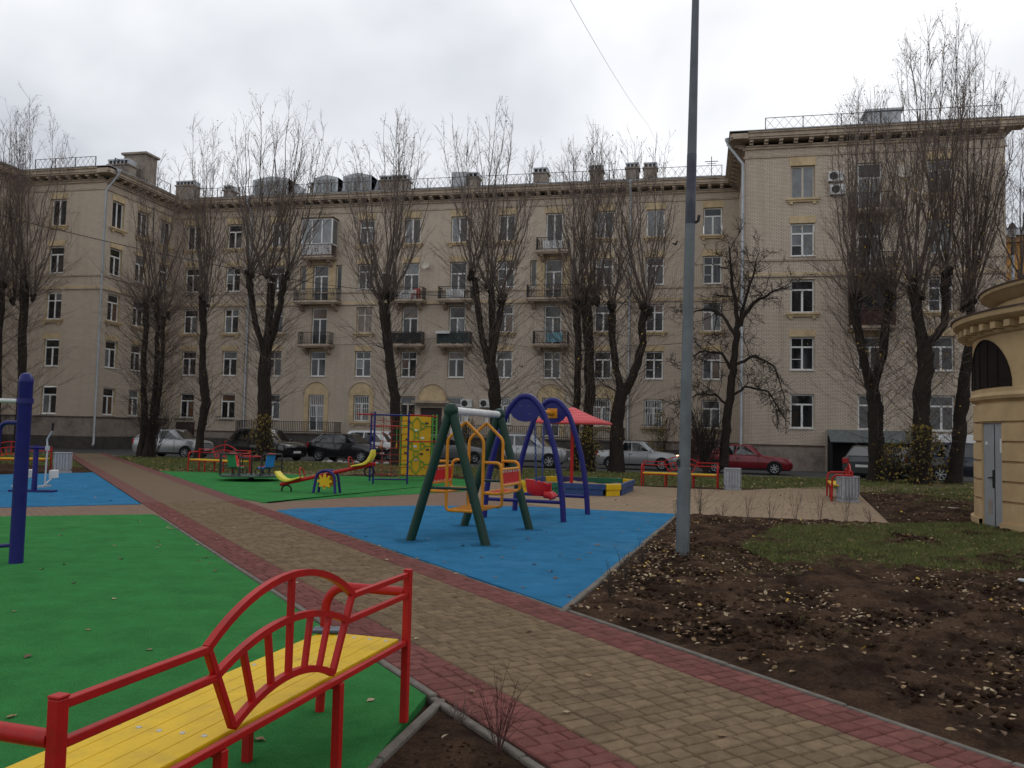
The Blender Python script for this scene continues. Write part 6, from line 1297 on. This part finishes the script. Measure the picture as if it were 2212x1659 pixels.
make_poplar('bare tree of two mossy trunks beside the red canopy', [[(1272, 1005, 42), (1270, 920, 38), (1275, 840, 36), (1272, 760, 36), (1268, 690, 38), (1262, 645, 48)], [(1240, 1000, 30), (1243, 900, 28), (1248, 820, 26), (1250, 740, 26), (1245, 665, 34)]], [(1262, 636), (1245, 655), (1285, 650)], (1195, 1345, 258, 70), 37.6, 8, 12, low=1.3, lowleaf=.45)
make_poplar('bare tree splitting low into two trunks beside the silver saloon', [[(1332, 1008, 56), (1332, 940, 48), (1336, 880, 46), (1346, 835, 46)], [(1342, 850, 28), (1328, 780, 26), (1320, 720, 24), (1322, 665, 32)], [(1350, 850, 32), (1372, 800, 30), (1388, 740, 28), (1386, 700, 26), (1392, 668, 38)]], [(1322, 657), (1393, 660), (1400, 668)], (1285, 1490, 268, 60), 37.6, 9, 11, low=.9, lowleaf=.3)
make_poplar('bare pollarded tree forking into a V before the lean-to awning', [[(1893, 1035, 46), (1893, 950, 48), (1890, 880, 48), (1882, 830, 48)], [(1878, 840, 28), (1865, 770, 28), (1850, 700, 28), (1842, 645, 42)], [(1886, 840, 30), (1905, 770, 30), (1915, 700, 30), (1922, 650, 40)]], [(1842, 636), (1922, 642), (1860, 640)], (1780, 1965, 150, 150), 37.2, 10, 15, low=1.25, lowleaf=.35)
make_poplar('thickest bare pollarded tree with yellow shrubs at its foot on the right', [[(1990, 1045, 62), (1990, 950, 56), (1990, 870, 58), (1998, 800, 50), (2000, 735, 60)], [(1994, 750, 38), (1985, 680, 36), (1975, 615, 48)], [(2006, 745, 28), (2040, 700, 26), (2045, 640, 26), (2045, 590, 40)]], [(1974, 606), (2045, 580), (1990, 640)], (1895, 2130, 48, 120), 36.0, 11, 15, low=1.2, lowleaf=.35)
make_poplar('leaning bare pollarded tree beside the ochre pavilion', [[(2060, 1045, 48), (2070, 960, 44), (2076, 880, 44), (2086, 800, 38), (2096, 740, 34), (2100, 690, 26), (2096, 655, 34)]], [(2096, 645), (2085, 660)], (2010, 2185, 62, 170), 36.8, 12, 17, low=1.0, lowleaf=.25)
make_poplar('bare tree showing its upper twigs at the right edge of the photo', [[(2225, 985, 34), (2218, 800, 28), (2212, 700, 26), (2210, 620, 34)]], [(2210, 610)], (2165, 2290, 210, 120), 36, 13, 13, low=.6)
# gnarled fruit-tree like crown
def make_gnarled(label, Y, seed):
    rng = random.Random(seed); base = AT(1563, 985, Y); o = Vector((base.x, Y, -.05)); t = thing('gnarled_tree', label, 'tree', tuple(o)); pxm = Y/FPX*.62; tr = MB(); tw, lv = Twigs(), Leaves()
    def limb(pts, yo):
        P = [(AT(x, y, Y)-o)+Vector((0, yo*i/(len(pts)-1)+rng.uniform(-.06, .06), 0)) for i, (x, y, w) in enumerate(pts)]; P2_ = []; R2_ = []
        for i in range(len(P)-1):
            for k in range(4): f = k/4; P2_.append(P[i].lerp(P[i+1], f)+rv(rng, .025)); R2_.append((pts[i][2]+(pts[i+1][2]-pts[i][2])*f)*pxm/2)
        P2_.append(P[-1]); R2_.append(pts[-1][2]*pxm/2); tr.tube(P2_, R2_, 9); return P2_
    def grow(p, d, ln, r, dep):
        k = 7; pts = [p]; q = p.copy(); dd_ = d.normalized(); bend = rv(rng, .22)
        for i in range(k-1):
            dd_ = (dd_+bend*.45+rv(rng, .2)).normalized(); q = q+dd_*ln/(k-1); pts.append(q.copy())
        tw.add([tuple(x) for x in pts], r, max(.006, r*.5), 0)
        if dep:
            for i in range(rng.randint(4, 6)):
                f = rng.uniform(.15, 1); s_ = min(int(f*6), 5); grow(pts[s_].lerp(pts[s_+1], f*6-s_), dd_*.55+rv(rng, .7)+Vector((0, 0, .15)), ln*rng.uniform(.38, .66), max(.008, r*.55), dep-1)
        elif rng.random() < .03: lv.add(q, .06, 0)
    tp = limb([(1563, 1008, 34), (1568, 930, 30), (1576, 860, 28), (1583, 800, 25), (1590, 740, 22), (1596, 700, 18)], 0)
    limbs = [limb(q, y) for q, y in (([(1594, 710, 16), (1588, 640, 13), (1580, 580, 9), (1576, 528, 4)], .4), ([(1597, 705, 15), (1625, 655, 12), (1655, 640, 9), (1690, 625, 4)], -.5), ([(1592, 730, 13), (1560, 680, 10), (1525, 665, 7), (1490, 672, 3)], .5), ([(1596, 705, 13), (1612, 640, 10), (1632, 580, 7), (1640, 545, 3)], .9), ([(1583, 800, 12), (1560, 765, 9), (1520, 760, 6), (1480, 785, 3)], -.8), ([(1586, 790, 12), (1630, 770, 9), (1670, 790, 6), (1690, 850, 3)], -.4), ([(1577, 860, 10), (1610, 835, 8), (1660, 845, 6), (1690, 890, 3)], .3), ([(1574, 880, 9), (1545, 850, 7), (1505, 850, 5), (1470, 870, 2)], .6))]
    tr.build('trunk', 'bark', t, ang=80)
    for P in limbs:
        for i in range(11):
            k = rng.randrange(2, len(P)); d = (P[k]-P[k-1]).normalized(); grow(P[k], d*.6+rv(rng, .75), rng.uniform(.8, 1.5), rng.uniform(.016, .028), 2)
        grow(P[-1], P[-1]-P[-3], 1.0, .018, 2)
    tw.mesh('crown', ['twig_dark'], t); lv.mesh('leaves', ['leaf_brown'], t)
make_gnarled('dark gnarled bare tree with tangled twigs right of the lamp post', 38.0, 21)
# ------------------------------------------------------------------ shrubs
def shrub(name, label, p, h, w, n, leaves, seed, mats=('leaf_yellow', 'grass_b'), stem='twig_dark', ls=.10, group=None, r0=.012, cat='shrub', dep=1):
    rng = random.Random(seed); t = thing(name, label, cat, tuple(p), rng.uniform(0, 6), group); tw, lv = Twigs(), Leaves()
    for i in range(n):
        a = rng.uniform(0, 2*math.pi); lean = rng.uniform(.05, 1)*w/h; d = Vector((math.cos(a)*lean, math.sin(a)*lean, 1)); twiglet(tw, lv, rng, Vector((math.cos(a), math.sin(a), 0))*rng.uniform(0, .08)*w+Vector((0, 0, -.03)), d, h*rng.uniform(.6, 1.05), r0, dep, 0, .3 if leaves else (.04 if h > 1 else 0), .15)
    for i in range(leaves):
        z = h*rng.random()**.8; rr = w*(.35+.65*math.sin(math.pi*min(1, .15+z/h*.85)))*math.sqrt(rng.random()); a = rng.uniform(0, 2*math.pi); lv.add((rr*math.cos(a), rr*math.sin(a), z), ls*rng.uniform(.6, 1.2), rng.choice((0, 0, 1)))
    tw.mesh('stems', [stem], t, 4)
    if lv.p: lv.mesh('leaves', list(mats), t)
    return t
def gz(x, Y, z=-.02): q = AT(x, 985, Y); return Vector((q.x, Y, z))
mat('shrub_leaf', (0.20, 0.14, 0.028), 0.8, var=0.4, vs=5); mat('shrub_leaf_dark', (0.075, 0.062, 0.02), 0.85, var=0.4, vs=5)
SL = ('shrub_leaf', 'shrub_leaf_dark')
shrub('leafy_shrub', 'yellow-leaved shrub round the thick tree beside the merry-go-round', gz(566, 36.9), 2.3, .8, 30, 480, 31, SL, ls=.11)
shrub('leafy_shrub', 'yellow-green shrub at the foot of the two-trunk tree', gz(1268, 36.9), 2.0, .75, 30, 420, 32, SL, ls=.11); shrub('leafy_shrub', 'dense yellow shrub round the thickest tree on the right', gz(1990, 35.2), 2.3, 1.0, 44, 720, 33, SL, ls=.11); shrub('leafy_shrub', 'smaller yellow shrub left of the thickest tree', gz(1925, 36.2), 1.6, .7, 26, 300, 34, SL, ls=.11)
shrub('leafy_shrub', 'sparse yellow shrub hiding the facade beside the silver saloon', gz(1425, 54.5, -.12), 3.4, .8, 24, 420, 35, SL, ls=.12); shrub('leafy_shrub', 'sparse yellow shrub in front of the terrace railing', gz(1010, 53.5, -.12), 2.6, .8, 22, 320, 36, SL, ls=.12); shrub('leafy_shrub', 'sparse yellow shrub left of the red canopy post', gz(905, 38.2, -.02), 1.8, .7, 22, 260, 37, SL, ls=.1)
shrub('bare_shrub', 'tall bare shrub of many dark stems behind the lamp post', gz(1525, 37.8), 2.9, 1.0, 46, 0, 38, stem='twig_dark', r0=.022, dep=2); shrub('bare_shrub', 'bare reddish shrub behind the bench and lamp post', gz(1490, 38.3), 2.1, .9, 30, 0, 39, stem='twig_red', r0=.014, dep=2); shrub('bare_shrub', 'bare brush under the three-stemmed tree', gz(330, 37.4), 3.2, 1.3, 40, 0, 40, stem='twig_dark', r0=.014, dep=2)
# saplings planted along the plaza edge and beds
for i, (x, y, h) in enumerate(((1512, 1118, .75), (1560, 1118, .42), (1615, 1122, .72), (1664, 1124, .48), (1718, 1126, .68), (1770, 1127, .46), (1828, 1129, .60), (1880, 1131, .35), (1462, 1122, .5))):
    lb = ('bushy sapling stump just right of the lamp post', 'small twiggy sapling second along the plaza edge', 'tallest thin sapling third along the plaza edge', 'twiggy sapling fourth along the plaza edge', 'three-forked sapling fifth along the plaza edge', 'thin sapling sixth along the plaza edge', 'sapling in front of the end-on bench and bin', 'smallest sapling at the right corner of the plaza', 'thin sapling left of the lamp post')[i]
    shrub('planted_sapling', lb, G(x, y-1), h, .20, 6 if i else 12, 0, 50+i, stem='twig_dark', r0=.0035, group='saplings planted along the beds', cat='sapling')
shrub('planted_sapling', 'nearest bare sapling with upright thin stems in the corner bed', G(1075, 1625, .0), .43, .13, 13, 0, 61, stem='twig_red', r0=.0032, group='saplings planted along the beds', cat='sapling'); shrub('planted_sapling', 'small spreading sapling at the tip of the corner bed', G(985, 1560, .0), .15, .12, 8, 0, 62, stem='twig', r0=.003, group='saplings planted along the beds', cat='sapling')
for i, (x, y, lb) in enumerate(((1318, 1300, 'sapling among leaves beside the blue rubber edge, nearest the path'), (1350, 1262, 'sapling among leaves midway along the blue rubber edge'), (1390, 1225, 'sapling beside the blue rubber edge, farthest from the path'))): shrub('planted_sapling', lb, G(x, y), .34, .16, 9, 0, 70+i, stem='twig_dark', r0=.004, group='saplings planted along the beds', cat='sapling')
# ------------------------------------------------------------------ grass
def grass(name, label, poly, n, hmin, hmax, seed, wd=.008, dens=None, z=-.01):
    rg = np.random.default_rng(seed); P = np.array(poly); lo, hi = P.min(0), P.max(0); X = rg.uniform(lo[0], hi[0], n*3); Y = rg.uniform(lo[1], hi[1], n*3); k = inpoly(X, Y, poly)
    pat = .55*vnoise(X*.9+7, Y*.9, seed)+.45*vnoise(X*3.3, Y*3.3, seed+1); k &= rg.random(n*3) < np.clip((pat-(dens or .3))*4, 0, 1)
    k &= ~(((X*PN[0]+Y*PN[1]) > 2.1) & ((X*PN[0]+Y*PN[1]) < 4.5)); X, Y = X[k][:n], Y[k][:n]; m = len(X); H = rg.uniform(hmin, hmax, m); a = rg.uniform(0, 2*np.pi, m); b_ = rg.uniform(0, 2*np.pi, m); le = rg.uniform(.1, .9, m)*H
    V = np.stack([np.stack([X-np.cos(a)*wd, Y-np.sin(a)*wd, np.full(m, z)], -1), np.stack([X+np.cos(a)*wd, Y+np.sin(a)*wd, np.full(m, z)], -1), np.stack([X+np.cos(b_)*le, Y+np.sin(b_)*le, z+H], -1)], 1).reshape(-1, 3)
    o = npmesh(name, V, np.arange(3*m).reshape(-1, 3), ['grass_a', 'grass_b'], None, (rg.random(m) < .38).astype(int)); stuff(o); o['label'] = label; return o
grass('grass', 'green grass patch on the soil bed in front of the pavilion', P2((1600, 1185), (1680, 1140), (1900, 1138), (2080, 1133), (2260, 1136), (2260, 1238), (2050, 1240), (1850, 1235), (1680, 1222)), 64000, .03, .09, 1, .006, .22, .01)
grass('grass', 'grass beside the pavilion beyond the soil bed', P2((1960, 1100), (2000, 1070), (2105, 1062), (2105, 1108), (2060, 1112)), 7000, .03, .08, 2, .006, .25, .01)
grass('grass', 'grass verge between the playground and the parked cars', [(-40, 30), (-19.6, 27.4), (-13, 28.2), (-9.5, 30), (-7, 29.2), (-2.2, 28.9), (4.6, 29.5), (13, 31), (13, 38.7), (-40, 38.7)], 70000, .04, .13, 3, .014, .22, -.025)
grass('grass', 'thin grass sprouting across the leafy soil bed', P2((1500, 1150), (2260, 1225), (2260, 1560), (1900, 1400), (1600, 1330)), 9000, .015, .05, 4, .003, .45, .01)
# ------------------------------------------------------------------ fallen leaves
LM = ['leaf_tan', 'leaf_brown', 'leaf_yellow', 'leaf_pale']
def litter(name, label, poly, n, seed, zz, s0=.05, s1=.09, dens=.35, wts=(.35, .50, .05, .10)):
    rg = np.random.default_rng(seed); P = np.array(poly); lo, hi = P.min(0), P.max(0); X = rg.uniform(lo[0], hi[0], n*4); Y = rg.uniform(lo[1], hi[1], n*4); k = inpoly(X, Y, poly)
    pat = .5*vnoise(X*.8, Y*.8, seed)+.5*vnoise(X*2.6, Y*2.6, seed+3); k &= rg.random(n*4) < np.clip((pat-dens)*3.5, 0.03, 1); k &= ~(((X*PN[0]+Y*PN[1]) > 2.15) & ((X*PN[0]+Y*PN[1]) < 4.45)); X, Y = X[k][:n], Y[k][:n]
    lv = Leaves()
    for x, y in zip(X, Y): lv.add((x, y, zz+rg.uniform(0, .02)), rg.uniform(s0, s1), int(rg.choice(4, p=wts)), True)
    o = lv.mesh(name, LM); stuff(o); o['label'] = label
litter('leaf_litter', 'brown and yellow fallen leaves strewn over the soil bed', P2((1222, 1320), (1470, 1116), (1925, 1136), (2300, 1150), (2300, 1659), (2100, 1640), (1700, 1500), (1400, 1385)), 4300, 5, .03, .025, .06, .22)
litter('leaf_litter', 'fallen leaves heaped beside the blue rubber edge', P2((1240, 1318), (1480, 1125), (1530, 1140), (1420, 1260), (1330, 1330)), 230, 6, .035, .035, .07, .2, (.4, .38, .06, .16)); litter('leaf_litter', 'fallen leaves along the front edge of the grass verge', [(-22, 26.6), (-13, 27.6), (-9.5, 29.3), (-7, 28.7), (-2.2, 28.4), (4.6, 28.9), (9, 30), (9, 31.2), (4.6, 30.2), (-2.2, 29.8), (-9.5, 30.6), (-22, 28.4)], 1600, 7, -.005, .05, .10, .25, (.35, .3, .1, .25))
litter('leaf_litter', 'scattered fallen leaves on the grass verge', [(-36, 30), (12, 30.5), (12, 38.6), (-36, 38.6)], 1800, 8, .03, .05, .10, .2, (.3, .35, .12, .23)); litter('leaf_litter', 'dead leaves on the soil behind the green rubber', SB3, 420, 9, .03, .05, .09, .1); litter('leaf_litter', 'few dead leaves in the small corner bed', SB2, 26, 10, .03, .03, .055, .1); litter('leaf_litter', 'dead leaves on the soil beside the pavilion', P2((1860, 1070), (2100, 1062), (2100, 1130), (1930, 1132)), 420, 12, .03, .04, .08, .2)
litter('leaf_litter', 'dry leaves and crumbs on the sandy paving', P2((1290, 1060), (1560, 1062), (1790, 1066), (1900, 1120), (1560, 1110), (1330, 1090)), 150, 14, .012, .03, .07, .1, (.3, .55, .05, .1))
lr = random.Random(99); proto = {}
def single_leaf(p, s_, m_, label, group):
    k = (m_, lr.randrange(3))
    if k not in proto:
        r_ = random.Random(hash(k[1])+len(m_)); rim_ = [(-.5, 0), (-.28, -.3), (.05, -.33), (.3, -.17), (.5, 0), (.3, .17), (.05, .33), (-.28, .3)]; me = bpy.data.meshes.new('fallen_leaf')
        vs = [(0, 0, 0.02)]+[(x, y, .10*abs(y)*2+r_.uniform(0, .12)) for x, y in rim_]; me.from_pydata(vs, [], [(0, i, i % 8+1) for i in range(1, 9)]); me.materials.append(MATS[m_]); proto[k] = me
    o = bpy.data.objects.new('fallen_leaf', proto[k]); col.objects.link(o); o.location = p; o.scale = (s_, s_, s_); o.rotation_euler = (lr.uniform(-.15, .15), lr.uniform(-.15, .15), lr.uniform(0, 6.28)); tag(o, label, 'leaf', group)
def scatter_leaves(spots, label, group, z, s0=.045, s1=.08):
    for x, y in spots: q = G(x, y, z); single_leaf((q.x, q.y, z+.004), lr.uniform(s0, s1), lr.choice(('leaf_tan', 'leaf_pale', 'leaf_brown', 'leaf_tan')), label, group)
scatter_leaves([(247, 1295), (190, 1362), (323, 1405), (25, 1550), (430, 1212), (140, 1220), (247, 1180), (362, 1140), (370, 1143), (388, 1143), (342, 1170), (345, 1178), (340, 1183), (425, 1178), (445, 1205), (455, 1218), (465, 1234), (262, 1208), (130, 1158), (30, 1180), (137, 1145), (300, 1128), (380, 1122), (90, 1230), (160, 1260), (30, 1322), (560, 1600), (545, 1578), (470, 1165), (60, 1420)], 'single dry leaf lying on the near green rubber surface', 'single leaves on the near green rubber', .02)
scatter_leaves([(1070, 1248), (1200, 1250), (985, 1240), (960, 1215), (1085, 1205), (1155, 1220), (1210, 1200), (1250, 1210), (1275, 1195), (1290, 1178), (1330, 1180), (1345, 1150), (1380, 1145), (900, 1208), (870, 1200), (820, 1180), (790, 1160), (760, 1150), (835, 1210), (925, 1165), (945, 1190), (1000, 1180), (1040, 1205), (1110, 1185), (1140, 1165), (1180, 1150), (720, 1130), (690, 1125), (1400, 1128), (1300, 1120), (1230, 1290), (1130, 1270), (1190, 1235)], 'single dry leaf lying on the blue rubber under the swings', 'single leaves on the blue rubber', .02)
scatter_leaves([(780, 1205), (560, 1165), (585, 1195), (505, 1140), (640, 1260), (1145, 1365), (1020, 1495), (900, 1380), (1270, 1460), (840, 1358), (700, 1240), (735, 1300), (1225, 1540), (470, 1110), (420, 1085), (530, 1130), (445, 1070), (800, 1515), (1100, 1330), (1560, 1590), (985, 1290)], 'single dry leaf lying on the paved footpath', 'single leaves on the footpath', .018, .04, .07)
scatter_leaves([(600, 1060), (640, 1075), (545, 1058), (700, 1070), (760, 1063), (820, 1068), (870, 1060), (900, 1050), (480, 1060), (440, 1040), (560, 1075), (935, 1062)], 'single dry leaf lying on the green rubber round the seesaw', 'single leaves round the seesaw', .02, .05, .08)
scatter_leaves([(190, 1055), (205, 1075), (240, 1082), (150, 1060), (110, 1072)], 'single dry leaf lying on the blue exercise area', 'single leaves on the exercise area', .02, .05, .08)
q = G(2207, 1262); tag(MB().lathe([(.016, -.04), (.02, -.035), (.022, .035), (.012, .045)], 10).build('paper_cup', 'paint_white'), 'white crushed cup lying on the soil at the right edge', 'cup'); o = bpy.data.objects['paper_cup']; o.location = (q.x, q.y, .045); o.rotation_euler = (1.5, .1, .6)
for i, (x, y) in enumerate(((700, 991), (712, 990), (735, 992), (748, 991), (770, 993), (800, 993), (812, 992), (835, 994), (862, 994), (905, 995))):
    Y_ = 38.55+lr.uniform(-.12, .12); b = MB(); k = lr.uniform(.09, .2); b.lathe([(.01, -.03), (k*.8, 0), (k*lr.uniform(.8, 1.05), k*.3), (k*.6, k*.6), (.01, k*.72)], 7)
    b.v = [(x_+lr.uniform(-.03, .03), y_*.8+lr.uniform(-.03, .03), z_+lr.uniform(-.01, .02)) for x_, y_, z_ in b.v]; o = b.build('stone', 'concrete', ang=20); q = AT(x, y, Y_); o.location = (q.x, Y_, -.02); tag(o, 'pale rough stone in the row edging the verge before the black hatchback', 'stone', 'row of stones edging the verge')
# ------------------------------------------------------------------ overhead wires and birds
def wire(pts, r, label, m='iron_dark'):
    P = [Vector(p) for p in pts]; sm = []
    for a, c in zip(P, P[1:]):
        for k in range(10): f = k/10; sm.append(a.lerp(c, f)-Vector((0, 0, 4*.25*f*(1-f)*.8)))
    tag(MB().tube(sm+[P[-1]], r, 5).build('overhead_cable', m), label, 'cable')
wire([AT(1232, 0, 22), AT(1400, 270, 50), AT(1462, 378, 59)], .006, 'thin wire slanting down from the sky to the roof', 'galvanised'); wire([AT(-40, 455, 36), AT(640, 605, 50)+Vector((0, 0, 0)), AT(1000, 640, 57.0)], .022, 'black cable sagging across the left half of the facade'); wire([AT(1340, 745, 56.9), AT(1560, 728, 52), AT(1880, 690, 48.9)], .014, 'thin cable strung between main facade and right wing'); wire([AT(700, 745, 57.0), AT(1000, 722, 57.0), AT(1250, 760, 57)], .012, 'thin cable along the facade below the third-floor windows')
def bird(x, y, Y, s_, rz, label):
    p = AT(x, y, Y); t = thing('bird', label, 'bird', tuple(p), rz, 'birds in flight')
    b = MB().tube([(-.5*s_, 0, 0), (-.3*s_, 0, .02), (0, 0, .03*s_), (.25*s_, 0, .05*s_), (.4*s_, 0, .06*s_)], [.03*s_, .08*s_, .11*s_, .08*s_, .02*s_], 8)
    for u in (-1, 1): b.add([(.15*s_, u*.08*s_, .05*s_), (-.12*s_, u*.08*s_, .05*s_), (-.30*s_, u*.62*s_, .32*s_), (-.05*s_, u*.55*s_, .30*s_)], [(0, 1, 2, 3)])
    b.build('body', 'black_rubber', t)
bird(1458, 528, 30, .30, .9, 'black bird in flight left of the lamp post'); bird(1127, 793, 34, .26, 2.2, 'black bird in flight before the facade above the green swing')
